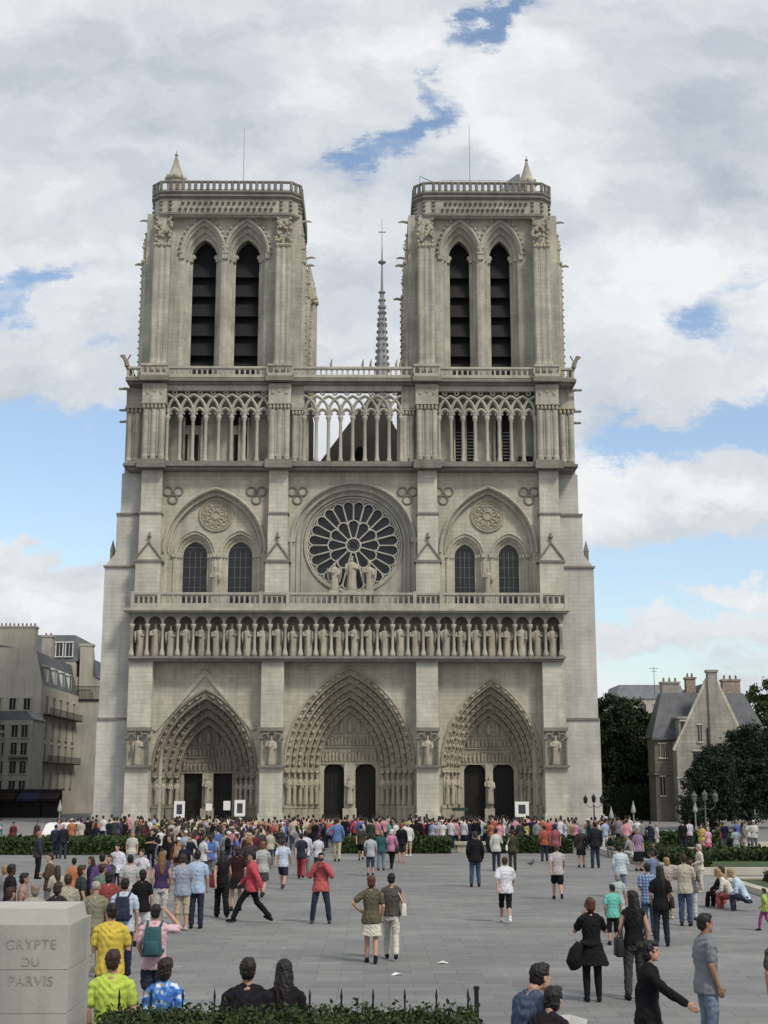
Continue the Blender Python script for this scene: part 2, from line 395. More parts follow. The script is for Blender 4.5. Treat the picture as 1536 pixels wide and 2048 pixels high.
def parch(cx, zs, w, h, n=12, zb=None):
    """pointed arch, left springing to right springing as (x, z); h = w is a round arch; zb adds the jambs"""
    rr = (w * w + h * h) / (2 * w); a1 = math.atan2(h, rr - w) if rr != w else math.pi / 2
    L_ = [(-w + rr - rr * math.cos(a1 * i / n), rr * math.sin(a1 * i / n)) for i in range(n + 1)]
    pts = [(cx + x, zs + z) for x, z in L_] + [(cx - x, zs + z) for x, z in reversed(L_[:-1])]
    if zb is not None: pts = [(cx - w, zb)] + pts + [(cx + w, zb)]
    return pts
def at_y(c, y): return [(x, y, z) for x, z in c]
def wall(mb, x0, x1, z0, z1, y, holes=(), th=0.0):
    """wall face at y with arch-headed holes given as curves that begin and end on their sill; th gives the reveals"""
    hs = sorted(holes, key=lambda c: c[0][0]); x = x0
    for c in hs:
        zb = c[0][1]
        mb.quad((x, y, z0), (c[0][0], y, z0), (c[0][0], y, z1), (x, y, z1))
        if zb > z0: mb.quad((c[0][0], y, z0), (c[-1][0], y, z0), (c[-1][0], y, zb), (c[0][0], y, zb))
        for a, b in zip(c[:-1], c[1:]):
            if b[0] - a[0] > 1e-5: mb.quad((a[0], y, a[1]), (b[0], y, b[1]), (b[0], y, z1), (a[0], y, z1))
        if th: mb.strip(at_y(c, y), at_y(c, y + th))
        if th and zb > z0: mb.quad((c[0][0], y, zb), (c[-1][0], y, zb), (c[-1][0], y + th, zb), (c[0][0], y + th, zb))
        x = c[-1][0]
    mb.quad((x, y, z0), (x1, y, z0), (x1, y, z1), (x, y, z1))
def circ(cx, cz, r, n=48, a0=0, a1=2 * math.pi): return [(cx + r * math.cos(a0 + (a1 - a0) * i / n), cz + r * math.sin(a0 + (a1 - a0) * i / n)) for i in range(n + 1)]

STONE = stone('limestone', (.420, .396, .318), (.490, .464, .384), joint=.22, stain=.42)
STONE_UP = stone('weathered limestone', (.385, .367, .306), (.445, .427, .360), joint=.2, stain=.6, blotch=.25)
STONE_FLANK = stone('pale flank stone', (.47, .46, .43), (.51, .495, .46), joint=.22, stain=.3)
STONE_BUT = stone('pale buttress stone', (.465, .446, .374), (.535, .515, .438), joint=.25, stain=.35)
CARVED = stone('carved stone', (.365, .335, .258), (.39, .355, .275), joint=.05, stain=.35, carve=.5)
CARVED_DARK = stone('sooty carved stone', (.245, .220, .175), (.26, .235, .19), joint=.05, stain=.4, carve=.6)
KINGS = stone('weathered figure stone', (.40, .365, .295), (.43, .39, .32), joint=.0, stain=.6, carve=.35)
STATUE = stone('statue stone', (.44, .42, .37), (.46, .44, .385), joint=.0, stain=.4, carve=.3)
TRIM = stone('moulding stone', (.40, .384, .325), (.43, .413, .35), joint=.1, stain=.5)
NICHE_SHADE = stone('shaded niche stone', (.25, .225, .185), (.27, .245, .20), joint=.1, stain=.6)  # darker base colour paints in the shade of the deep niches
CORNICE = stone('dark cornice stone', (.205, .195, .17), (.23, .22, .19), joint=.1, stain=.5)  # darker tone for cornices, canopies, mouldings and joints
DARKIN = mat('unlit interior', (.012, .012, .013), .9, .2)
GLASS = mat('leaded glass', (.010, .011, .014), .3, .4, 2.0, spec=.5)
LOUVRE = mat('slate louvre', (.008, .008, .010), .7, .3, 2.0)
DOORW = mat('dark oak door', (.012, .010, .008), .6, .3, 4.0)
SLATE = mat('slate roof', (.10, .105, .12), .6, .25, 1.5)
SPIRE = mat('weathered spire lead', (.235, .235, .235), .6, .3, 1.0)
LEAD = mat('lead sheet', (.16, .17, .19), .55, .2, 1.0)
IRON = mat('black iron', (.012, .012, .013), .5, .2, 5.0)
WHITE = mat('white paint', (.72, .72, .70), .5, .05)

# ================================================================== THE CATHEDRAL
CA = empty('cathedral')
tag(CA, 'pale stone Gothic cathedral with two square towers, a rose window and three deep pointed portals', 'cathedral')

def statue_mb(seed, h=1.0):
    """a robed standing figure of height h with its feet at the origin, facing -y"""
    rnd = random.Random(seed); mb = MB(); n = 16
    prof = [(0, .16, .12), (.02, .17, .13), (.18, .150, .115), (.40, .135, .105), (.55, .150, .11), (.66, .165, .115), (.76, .175, .11), (.815, .13, .09), (.84, .055, .055), (.87, .05, .05)]
    k1, p1, lean = rnd.choice((5, 6, 7)), rnd.uniform(0, 6), rnd.uniform(-.025, .025)
    v = []; f = []
    for j, (z, rx, ry) in enumerate(prof):
        amp = .15 if z < .6 else .08 if z < .8 else 0
        for i in range(n):
            a = 2 * math.pi * i / n; q = 1 + amp * math.sin(k1 * a + p1 + 2 * z)
            v.append((h * (rx * q * math.cos(a) + lean * math.sin(z * 3.4)), h * (ry * q * math.sin(a)), h * z))
    for j in range(len(prof) - 1):
        for i in range(n): f.append((j * n + i, j * n + (i + 1) % n, (j + 1) * n + (i + 1) % n, (j + 1) * n + i))
    f.append(tuple(range(n - 1, -1, -1))); mb.add(v, f)
    hx = lean * math.sin(.9 * 3.4)
    mb.ell((h * hx, -.012 * h, .915 * h), (.052 * h, .058 * h, .072 * h), 10, 7)
    mb.ell((h * hx, -.045 * h, .868 * h), (.038 * h, .03 * h, .05 * h), 8, 5)           # beard
    if rnd.random() < .8:
        mb.lathe(h * hx, 0, [(.056 * h, .945 * h), (.066 * h, 1.0 * h)], 8)              # crown
    s = rnd.choice((-1, 1))
    def sc(p): return [tuple(h * c for c in q) for q in p]
    mb.tube(sc([(.165 * s, 0, .77), (.19 * s, -.04, .64), (.06 * s, -.13, .66)]), [.05 * h, .045 * h, .033 * h], 7)
    mb.tube(sc([(-.165 * s, 0, .77), (-.195 * s, -.03, .62), (-.15 * s, -.13, .53)]), [.05 * h, .045 * h, .033 * h], 7)
    if rnd.random() < .6: mb.tube(sc([(-.15 * s, -.15, .42), (-.15 * s, -.15, .78)]), .018 * h, 6)   # sceptre
    else: mb.box(.0 * h, .1 * h * s, -.17 * h, -.12 * h, .58 * h, .68 * h)                            # book
    return mb
STAT = []
def add_statue(parent, loc, h, i, m=STATUE, rz=0):
    i %= 6
    while len(STAT) <= i: STAT.append(None)
    if STAT[i] is None:
        o = statue_mb(11 + i).build('statue', m, parent, smooth=True); STAT[i] = o
        o.location = loc; o.scale = (h * .86, h * .92, h); o.rotation_euler = (0, 0, rz)
    else:
        o = share(STAT[i], 'statue', parent, loc, rz, (h * .86, h * .92, h))
        if m is not STATUE:
            o.material_slots[0].link = 'OBJECT'; o.material_slots[0].material = m
    return o

B_IN = [(-21.2, -18.95), (-8.5, -6.35), (6.35, 8.45), (18.5, 20.65)]         # the four front buttresses
UP_IN = [(-20.95, -18.6), (-8.3, -6.1), (6.45, 8.7), (18.55, 20.8)]
X0, X1 = -21.3, 20.7

# ---- bottom storey: wall pierced by the three portals
PORT = [  # centre, springing, half width, rise, archivolts, inner half width, inner rise, depth, door half gap, door width, door height, square head, statues, dark
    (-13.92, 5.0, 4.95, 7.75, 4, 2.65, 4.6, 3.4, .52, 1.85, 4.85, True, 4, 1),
    (-.05, 5.5, 6.2, 9.45, 6, 2.95, 5.4, 3.8, .55, 2.0, 5.75, False, 6, 0),
    (13.62, 5.5, 4.8, 8.35, 5, 2.85, 5.0, 3.4, .36, 2.1, 5.7, False, 3, 0)]
mb = MB()
wall(mb, X0, X1, 0, 15.5, 0, [parch(p[0], p[1], p[2], p[3], 14, 0.0) for p in PORT])
# gable moulding over the left portal
mb.prism_y([(-19.0, 9.0), (-18.6, 8.75), (-14.05, 14.1), (-9.4, 8.8), (-9.0, 9.05), (-14.05, 14.75)], -.20, -.004)
mb.build('front_wall', STONE, CA)

def portal(cx, zs, w, h, n, wi, hi, dep, gap, dw, dh, square, nst, dark):
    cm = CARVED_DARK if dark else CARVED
    mb = MB(); fig = MB(); NS = 14
    for i in range(n):
        t0, t1 = i / n, (i + 1) / n
        c0 = parch(cx, zs, w + (wi - w) * t0, h + (hi - h) * t0, NS, 0.0)
        c1 = parch(cx, zs, w + (wi - w) * t1, h + (hi - h) * t1, NS, 0.0)
        y0, y1 = dep * t0, dep * t1
        mb.strip(at_y(c0, y0), at_y(c1, y0 + .12))
        mb.strip(at_y(c1, y0 + .12), at_y(c1, y1))
        # roll mouldings on both edges
        mb.tube(at_y(c0[1:-1], y0 - (.04 if i == 0 else -.03)), .15 if i == 0 else .07, 6)
        mb.tube(at_y(c1[1:-1], y0 + .12), .07, 6)
        # carved figures in the archivolt, each under a small canopy
        wm, hm = w + (wi - w) * (t0 + t1) / 2, h + (hi - h) * (t0 + t1) / 2
        cm_ = parch(cx, zs, wm, hm, 40); step = .78 if n > 4 else .86; acc = .3; k = 0
        for a, b in zip(cm_[:-1], cm_[1:]):
            dx, dz = b[0] - a[0], b[1] - a[1]; ln = math.hypot(dx, dz); acc += ln
            if acc >= step:
                acc -= step; k += 1
                if abs(a[0] - cx) < .25: continue
                ty = y0 + .02
                ux, uz = dx / ln, dz / ln
                if a[0] > cx: ux, uz = -ux, -uz
                s_ = random.uniform(.85, 1.15)
                fig.tube([(a[0] - ux * .28, ty, a[1] - uz * .28), (a[0], ty - .07, a[1]), (a[0] + ux * .15, ty - .05, a[1] + uz * .15)], [.17 * s_, .15, .09], 7)
                fig.ell((a[0] + ux * .23, ty - .08, a[1] + uz * .23), (.085, .085, .09), 7, 5)
                fig.ell((a[0] + ux * .38, ty - .06, a[1] + uz * .38), (.16, .13, .06), 7, 4)
    # capital band and plinth band following the stepped jambs, statues standing between them
    for s in (-1, 1):
        for i in range(n):
            t0, t1 = i / n, (i + 1) / n
            xa, xb = cx + s * (w + (wi - w) * t0), cx + s * (w + (wi - w) * t1); y0 = dep * t0
            l, r = min(xa, xb), max(xa, xb)
            mb.box(l, r, y0 - .12, y0 + .5, zs - .55, zs - .15)
            mb.box(l - .03, r + .03, y0 - .22, y0 + .5, 1.55, 1.85)
            mb.box(l, r, y0 - .16, y0 + .5, .0, 1.55)
            fig.cyl((l + r) / 2, y0 + .05, 1.85, zs - .55, .10, .10, 7)
            fig.ell(((l + r) / 2, y0 - .18, zs - .55), (.24, .22, .18), 7, 5)
    P = mb.build('portal', cm, CA)
    fig.build('archivolt_carving', cm, P, smooth=True)['kind'] = 'stuff'
    # rear wall of the porch: tympanum over the doors
    z0 = dh
    tp = MB(); ci = parch(cx, zs, wi, hi, NS)
    yb = dep
    base = [(cx - wi, z0)] + ci + [(cx + wi, z0)] if z0 < zs else [p for p in ci if p[1] > z0 - .3]
    for a, b in zip(base[:-1], base[1:]):
        if b[0] - a[0] > 1e-5: tp.quad((a[0], yb, z0), (b[0], yb, z0), (b[0], yb, max(b[1], z0)), (a[0], yb, max(a[1], z0)))
    tp.box(cx - wi, cx + wi, yb - .10, yb - .003, z0 + .0, z0 + .28)
    zt = zs + hi; hh = zt - z0
    for q in (.33, .60): 
        ww = wi * (1 - q * .62); tp.box(cx - ww, cx + ww, yb - .14, yb - .003, z0 + hh * q - .08, z0 + hh * q + .06)
    rnd = random.Random(int(cx * 10) + 99)
    for q0, q1, wd in ((.06, .30, .97), (.36, .57, .78)):
        x = cx - wi * wd + .2
        while x < cx + wi * wd - .15:
            zb_ = z0 + hh * q0; ht = hh * (q1 - q0) * rnd.uniform(.7, .95)
            tp.tube([(x, yb - .06, zb_), (x + rnd.uniform(-.06, .06), yb - .12, zb_ + ht * .55), (x, yb - .08, zb_ + ht * .78)], [.17, .15, .08], 7)
            tp.ell((x, yb - .12, zb_ + ht * .9), (.09, .09, .11), 7, 5); x += rnd.uniform(.30, .42)
    for dx, sc_ in ((0, 1.15), (-.85, .8), (.85, .8)):
        zb_ = z0 + hh * .61; ht = hh * .29 * sc_
        tp.tube([(cx + dx, yb - .06, zb_), (cx + dx, yb - .2, zb_ + ht * .5), (cx + dx, yb - .12, zb_ + ht * .72)], [.30 * sc_, .26 * sc_, .14], 8)
        tp.ell((cx + dx, yb - .18, zb_ + ht * .88), (.12, .12, .15), 8, 6)
    tp.build('tympanum', cm, P)
    # piers, trumeau and the two doorways
    dm = MB(); dl, dr = gap + dw, gap
    for s in (-1, 1):
        l, r = sorted((cx + s * (gap + dw), cx + s * wi)); dm.box(l, r, yb - .003, yb + .7, 0, z0 + .001)
        x_in, x_out = cx + s * gap, cx + s * (gap + dw)
        if not square:                                  # shouldered head
            for xx, sg in ((x_in, s), (x_out, -s)):
                poly = [(xx, z0 - .6), (xx, z0 + .01), (xx + sg * .6, z0 + .01), (xx + sg * .28, z0 - .14), (xx + sg * .1, z0 - .34)]
                dm.prism_y(poly if sg > 0 else poly[::-1], yb + .05, yb + .5)
    dm.box(cx - gap, cx + gap, yb - .25, yb + .7, 0, z0 + .001)
    dm.box(cx - gap - .12, cx + gap + .12, yb - .4, yb + .2, 0, 1.5)
    dm.build('door_pier', CARVED if dark else STONE, P)
    add_statue(P, (cx, yb - .42, 1.9), 2.7, 2, KINGS)
    for s in (-1, 1):
        l, r = sorted((cx + s * (gap - .05), cx + s * (gap + dw + .05)))
        d = MB(); d.box(l, r, yb + .55, yb + .68, 0.02, z0 + .1)
        for k in range(5): xx = l + (r - l) * (k + .5) / 5; d.box(xx - .03, xx + .03, yb + .50, yb + .55, 0.05, z0)
        for zz in (1.2, 3.0): d.box(l + .1, r - .1, yb + .49, yb + .55, zz, zz + .12)
        do = d.build('door', DOORW, P)
        hd = MB(); hd.ell((cx + s * (gap + .3), yb + .46, 1.15), (.05, .05, .12)); hd.build('handle', IRON, do)
    for s in (-1, 1):
        for i in range(nst):
            t = (i + .55) / nst
            x = cx + s * (w + (wi - w) * t * .95 - .12); y = dep * t * .93 - .34
            q_ = add_statue(P, (x, y, 1.87), (zs - .75 - 1.87) , i + (3 if s > 0 else 0), CARVED if not dark else KINGS, rz=-s * .5); q_.scale.x *= .66; q_.scale.y *= .8
    return P
for p in PORT: portal(*p)

# ---- the four front buttresses of the bottom storey, each with a statue under a canopy
for k, (a, b) in enumerate(B_IN):
    mb = MB(); c = (a + b) / 2
    mb.box(a - .12, b + .12, -1.72, 0, 0, 1.1); mb.box(a, b, -1.55, 0, 1.1, 5.35)
    mb.box(a, b, -1.1, 0, 5.35, 9.1); mb.box(a, b, -1.4, 0, 9.1, 15.4, 0, 0)
    for s in (a, b): mb.box(s - (0 if s == a else .22), s + (.22 if s == a else 0), -1.5, -1.1, 5.5, 8.0); 
    o = mb.build('buttress', STONE_BUT, CA)
    t = MB(); t.box(a - .18, b + .18, -1.95, -.6, 5.35, 5.56)
    # trefoil canopy with a gablet
    t.box(a - .1, b + .1, -1.75, -1.1, 8.75, 9.1)
    for q in (-.62, 0, .62):
        zc = 8.15 if q else 8.45
        t.tube([(c + q + .34 * math.cos(u), -1.6, zc + .34 * math.sin(u)) for u in [math.pi * i / 8 for i in range(9)]], .12, 6)
    for s in (a + .08, b - .08): t.cyl(s, -1.6, 5.56, 8.05, .09, .09, 8); t.box(s - .2, s + .2, -1.78, -1.35, 8.0, 8.22)
    t.build('niche_canopy', CORNICE, o)
    add_statue(o, (c, -1.45, 5.57), 2.75, k + 1)

# ---- side buttresses and the bulk of the body behind the front
for s, (xo, xi) in ((-1, (-24.3, -20.9)), (1, (24.05, 20.3))):
    mb = MB(); l, r = min(xo, xi), max(xo, xi); sg = s
    def bx(xa, xb, y0, y1, z0, z1): mb.box(min(xa, xb), max(xa, xb), y0, y1, z0, z1)
    mb.box(l - (.25 if s < 0 else 0), r + (.25 if s > 0 else 0), .25, 15.2, 0, 1.0)
    mb.box(l - (.12 if s < 0 else 0), r + (.12 if s > 0 else 0), .4, 15, 1.0, 10.0, 0, 0)
    mb.box(l, r, .5, 15, 10.0, 24.95)
    mb.prism_y([(xo - s * .0, 24.95), (xo - s * 1.15, 26.4), (xi, 26.4), (xi, 24.95)] if s < 0 else [(xi, 24.95), (xi, 26.4), (xo - 1.15, 26.4), (xo, 24.95)], .6, 14.9)
    bx(xo - s * .95, xi, .7, 14.8, 26.4, 30.2); bx(xo - s * 1.28, xi, .8, 14.8, 30.2, 34.4)
    bx(xo - s * 1.45, xi, 1.0, 14.6, 34.4, 43.3)
    o = mb.build('side_buttress', STONE_FLANK, CA)
    t = MB()
    bx_ = lambda xa, xb, y0, y1, z0, z1: t.box(min(xa, xb), max(xa, xb), y0, y1, z0, z1)
    bx_(xo + s * .12, xi, .3, 15.1, 24.8, 24.98); bx_(xo + s * .1, xi, .25, 15.1, 9.9, 10.1); bx_(xo - s * .9, xi, .55, 14.9, 30.1, 30.32)
    for yy in (1.4, 13.6):
        xc = xo - s * .55
        t.box(xc - .22, xc + .22, yy - .22, yy + .22, 25.2, 26.6); t.prism_z([(xc - .25, yy - .25), (xc + .25, yy - .25), (xc + .25, yy + .25), (xc - .25, yy + .25)], 26.6, 27.7, .08, (xc, yy))
    t.build('weathering_course', CORNICE, o)
mb = MB()
mb.box(-21.2, -6.2, 1.9, 14.4, 15.5, 34.9); mb.box(6.4, 20.6, 1.9, 14.4, 15.5, 34.9); mb.box(-6.2, 6.4, 2.4, 14, 15.5, 34.9)
mb.box(-21.3, -18.0, .3, 14.4, 0, 15.5); mb.box(17.6, 20.6, .3, 14.4, 0, 15.5)
mb.box(-21.0, 20.5, 5.2, 14.4, 0, 15.5)
mb.build('tower_base', STONE, CA)

# ---- gallery of kings
mb = MB()
mb.box(X0 + .1, 20.55, -1.75, -.003, 15.35, 15.6); mb.box(X0 - .05, 20.7, -1.95, -.003, 15.6, 15.82)
NK = 28; KX0, KX1 = -21.05, 20.35; dk = (KX1 - KX0) / NK
holes = [parch(KX0 + dk * (i + .5), 19.0, dk / 2 - .1, .72, 5, 18.75) for i in range(NK)]
wall(mb, KX0, KX1, 18.75, 20.2, -1.6, holes)
for hcur in holes: mb.strip(at_y(hcur, -1.6), at_y(hcur, -1.25))
mb.quad((KX0, -1.25, 20.2), (KX1, -1.25, 20.2), (KX1, -1.6, 20.2), (KX0, -1.6, 20.2))
for xx in (KX0 - .02, KX1 + .02): mb.box(xx - .12, xx + .12, -1.55, -.2, 15.82, 20.2)
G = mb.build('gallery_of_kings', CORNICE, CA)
mb = MB(); mb.box(X0, 20.6, -.25, 0.1, 15.82, 20.2); mb.box(X0, 20.6, -1.3, -.25, 19.7, 20.1); mb.build('niche_wall', NICHE_SHADE, G)
mb = MB(); mb.lathe(0, 0, [(.27, 15.82), (.27, 16.1), (.22, 16.3), (.14, 16.6), (.125, 18.45), (.15, 18.5), (.25, 18.75), (.27, 18.95)], 10)
c0 = mb.build('colonnette', TRIM, G, smooth=True, loc=(KX0, -1.42, 0))
for i in range(1, NK + 1): share(c0, 'colonnette', G, (KX0 + dk * i, -1.42, 0))
mb = MB()
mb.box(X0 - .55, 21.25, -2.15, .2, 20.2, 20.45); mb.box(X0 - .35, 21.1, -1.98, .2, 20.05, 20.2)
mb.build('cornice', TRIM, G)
for i in range(NK):
    x = KX0 + dk * (i + .5)
    add_statue(G, (x, -.9, 15.84), 3.12 + .10 * math.sin(i * 2.3), [0, 3, 1, 4, 2, 5, 1, 0, 4, 3][i % 10], KINGS, rz=.15 * math.sin(i * 1.7))

# ---- balustrades
def balustrade(x0, x1, y, z0, z1, parent, step=.46, base=.5, m=TRIM, y1=None, name='balustrade'):
    """pierced stone parapet along x (or along y when y1 is given)"""
    mb = MB(); n = max(2, int(round(((x1 - x0) if y1 is None else abs(y1 - y)) / step)))
    if y1 is None:
        mb.box(x0, x1, y - .22, y + .22, z0, z0 + base); mb.box(x0, x1, y - .24, y + .24, z1 - .22, z1)
        holes = []
        for i in range(n + 1):
            x = x0 + (x1 - x0) * i / n; mb.box(x - .085, x + .085, y - .13, y + .13, z0 + base, z1 - .22)
        for i in range(n):
            xm = x0 + (x1 - x0) * (i + .5) / n; holes.append(parch(xm, z1 - .52, (x1 - x0) / n / 2 - .085, .22, 3, z1 - .55))
        wall(mb, x0, x1, z1 - .55, z1 - .2, y - .11, holes)
    else:
        ya, yb = min(y, y1), max(y, y1)
        mb.box(x0 - .22, x0 + .22, ya, yb, z0, z0 + base); mb.box(x0 - .24, x0 + .24, ya, yb, z1 - .22, z1)
        for i in range(n + 1):
            yy = ya + (yb - ya) * i / n; mb.box(x0 - .13, x0 + .13, yy - .1, yy + .1, z0 + base, z1 - .22)
    return mb.build(name, m, parent)
segs = [(-20.95, -18.55, 0), (-18.45, -8.7, 1), (-8.6, -6.1, 0), (-6.0, 6.2, 1), (6.3, 8.75, 0), (8.85, 18.45, 1), (18.55, 20.85, 0)]
for a, b, _ in segs: balustrade(a, b, -1.55, 20.45, 22.0, CA, step=.52)
for x in (-21.05, -18.5, -8.65, -6.05, 6.25, 8.8, 18.5, 20.9): mb = MB(); mb.box(x - .16, x + .16, -1.84, -1.28, 20.45, 22.1); mb.build('balustrade_post', TRIM, CA)

# ---- rose storey
def ring(mb, cx, cz, r0, y0, r1, y1, n=64, a0=0, a1=2 * math.pi):
    mb.strip(at_y(circ(cx, cz, r0, n, a0, a1), y0), at_y(circ(cx, cz, r1, n, a0, a1), y1))
def ctube(mb, cx, cz, r, y, rad, n=48, k=6, a0=0, a1=2 * math.pi):
    mb.tube(at_y(circ(cx, cz, r, n, a0, a1)[:-1] if a1 - a0 > 6 else circ(cx, cz, r, n, a0, a1), y), rad, k, closed=a1 - a0 > 6)
ROSE = (.22, 27.2)
mb = MB()
wall(mb, X0 + .3, X1 - .1, 20.4, 34.5, .2, [parch(-13.5, 26.3, 4.95, 6.3, 14, 20.4), parch(ROSE[0], 27.2, 6.05, 6.05, 20, 20.4), parch(13.65, 26.3, 4.7, 6.5, 14, 20.4)])
mb.build('rose_storey_wall', STONE, CA)
# centre: moulded round arch, then the circle in its wall
mb = MB(); cx, cz = ROSE
prof = [(6.05, .2), (5.95, .55), (5.6, .6), (5.5, .95), (5.15, 1.0), (5.05, 1.25)]
for (r0, y0), (r1, y1) in zip(prof[:-1], prof[1:]):
    mb.strip(at_y(parch(cx, cz, r0, r0, 20, 20.4), y0), at_y(parch(cx, cz, r1, r1, 20, 20.4), y1))
for r, y, q in ((6.15, .16, .17), (5.58, .58, .13), (5.12, .98, .12)): mb.tube(at_y(parch(cx, cz, r, r, 20, 20.4), y), q, 6)
N_ = 72; sq = []
for i in range(N_ + 1):
    a = 2 * math.pi * i / N_; c_, s_ = math.cos(a), math.sin(a)
    t = min(5.6 / abs(c_) if abs(c_) > 1e-6 else 1e9, (6.8 if s_ < 0 else 5.6) / abs(s_) if abs(s_) > 1e-6 else 1e9); sq.append((cx + t * c_, cz + t * s_))
mb.strip(at_y(circ(cx, cz, 4.78, N_), 1.25), at_y(sq, 1.25)); ring(mb, cx, cz, 4.78, 1.25, 4.66, 1.75, N_)
ctube(mb, cx, cz, 4.86, 1.22, .13, 64)
mb.box(-6.2, -5.5, .0, .35, 27.3, 27.8); mb.box(5.95, 6.6, .0, .35, 27.3, 27.8)
mb.build('rose_arch', TRIM, CA)
RW = MB(); ring(RW, cx, cz, 4.72, 1.72, .01, 1.72, 48)
RO = RW.build('rose_window', GLASS, CA)
mb = MB(); yt = 1.45
def spoke(a, r0, r1, rad): mb.tube([(cx + r0 * math.cos(a), yt, cz + r0 * math.sin(a)), (cx + r1 * math.cos(a), yt, cz + r1 * math.sin(a))], rad, 6)
ctube(mb, cx, cz, .72, yt, .11, 24); ctube(mb, cx, cz, 4.66, yt, .12, 72)
for k in range(12): a = math.pi / 12 + 2 * math.pi * k / 12; mb.ell((cx + .45 * math.cos(a), yt + .05, cz + .45 * math.sin(a)), (.05, .05, .05), 5, 4)
def lobes(nr, r_s, r_tip, rad, off):
    """a scalloped ring of nr pointed lobes between the spokes"""
    for k in range(nr):
        a = 2 * math.pi * (k + off) / nr; b = 2 * math.pi * (k + 1 + off) / nr; m_ = (a + b) / 2; pts = []
        for t, (aa, rr) in enumerate(((a, r_s), (a + (m_ - a) * .35, r_s + (r_tip - r_s) * .70), (m_, r_tip), (b - (b - m_) * .35, r_s + (r_tip - r_s) * .70), (b, r_s))):
            pts.append((cx + rr * math.cos(aa), yt, cz + rr * math.sin(aa)))
        mb.tube(pts, rad, 6)
for k in range(12): spoke(2 * math.pi * (k + .5) / 12, .75, 2.15, .085)
lobes(12, 2.15, 2.58, .095, .5)
for k in range(12): spoke(2 * math.pi * (k + .5) / 12, 2.15, 4.1, .095)
for k in range(12): spoke(2 * math.pi * k / 12, 2.58, 4.1, .085)
lobes(24, 4.05, 4.52, .09, 0)
for k in range(24): a = 2 * math.pi * k / 24; ctube(mb, cx + 4.4 * math.cos(a), cz + 4.4 * math.sin(a), .13, yt, .05, 8, 5)
mb.build('tracery', STATUE, RO)
# trefoils in the spandrels
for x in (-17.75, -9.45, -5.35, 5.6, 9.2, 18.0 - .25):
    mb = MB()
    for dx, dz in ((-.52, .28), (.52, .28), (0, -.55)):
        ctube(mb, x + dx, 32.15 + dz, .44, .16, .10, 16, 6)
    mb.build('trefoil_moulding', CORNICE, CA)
# side bays: big relieving arch, two windows, a small blind rose
for bc, hw, hi_, wins, whw in ((-13.5, 4.95, 6.3, (-15.55, -11.05), 1.2), (13.65, 4.7, 6.5, (11.35, 15.75), 1.0)):
    mb = MB(); c0 = parch(bc, 26.3, hw, hi_, 14, 20.4); c1 = parch(bc, 26.3, hw - .35, hi_ - .4, 14, 20.4)
    mb.strip(at_y(c0, .2), at_y(c0, .5)); mb.strip(at_y(c0, .5), at_y(c1, .55)); mb.strip(at_y(c1, .55), at_y(c1, .95))
    mb.tube(at_y(parch(bc, 26.3, hw + .1, hi_ + .12, 14), .12), .17, 6); mb.tube(at_y(c1[1:-1], .52), .11, 6)
    wr = whw + .85
    wall(mb, bc - hw - .2, bc + hw + .2, 20.4, 33.5, .95, [parch(x, 26.1, wr, wr * 1.22, 8, 20.4) for x in wins])
    for x in wins:
        steps = [(wr, wr * 1.22, .95), (wr - .28, wr * 1.2 - .3, 1.25), (wr - .55, wr * 1.18 - .55, 1.5), (whw, whw * 1.22, 1.75)]
        for (w0, h0, y0), (w1, h1, y1) in zip(steps[:-1], steps[1:]):
            mb.strip(at_y(parch(x, 26.1, w0, h0, 8, 20.4), y0), at_y(parch(x, 26.1, w1, h1, 8, 20.4), y0 + .05))
            mb.strip(at_y(parch(x, 26.1, w1, h1, 8, 20.4), y0 + .05), at_y(parch(x, 26.1, w1, h1, 8, 20.4), y1))
            mb.tube(at_y(parch(x, 26.1, w0, h0, 8, 20.4), y0), .10, 6)
        for sx in (-1, 1):
            for q, yq in ((.02, .85), (.32, 1.2), (.6, 1.45)): mb.box(x + sx * (wr - q) - .2, x + sx * (wr - q) + .2, yq - .12, yq + .2, 25.9, 26.25)
    mb.build('window_bay', STONE, CA)
    for x in wins:
        g = MB(); c = parch(x, 26.1, whw, whw * 1.22, 8, 20.4)
        wl = MB()
        for a, b in zip(c[:-1], c[1:]):
            if b[0] - a[0] > 1e-5: wl.quad((a[0], 1.75, 20.4), (b[0], 1.75, 20.4), (b[0], 1.75, b[1]), (a[0], 1.75, a[1]))
        wo = wl.build('window', GLASS, CA)
        fr = MB()
        for q in (-.5, 0, .5): fr.box(x + q * whw * .9 - .02, x + q * whw * .9 + .02, 1.70, 1.745, 20.4, 26.6)
        for z in range(21, 28): fr.box(x - whw + .02, x + whw - .02, 1.715, 1.74, z, z + .03)
        fr.build('glazing_bar', LEAD, wo)
    rs = MB(); z = 30.15
    for r, q in ((1.62, .12), (1.4, .07), (.42, .08)): ctube(rs, bc, z, r, .88, q, 32)
    ring(rs, bc, z, 1.5, .90, .02, .93, 32)
    for k in range(12):
        a = 2 * math.pi * k / 12
        rs.tube([(bc + .5 * math.cos(a), .86, z + .5 * math.sin(a)), (bc + 1.35 * math.cos(a), .86, z + 1.35 * math.sin(a))], .055, 5)
        a += math.pi / 12; ctube(rs, bc + 1.13 * math.cos(a), z + 1.13 * math.sin(a), .2, .86, .06, 10, 5)
    rs.build('blind_rose', CARVED, CA)
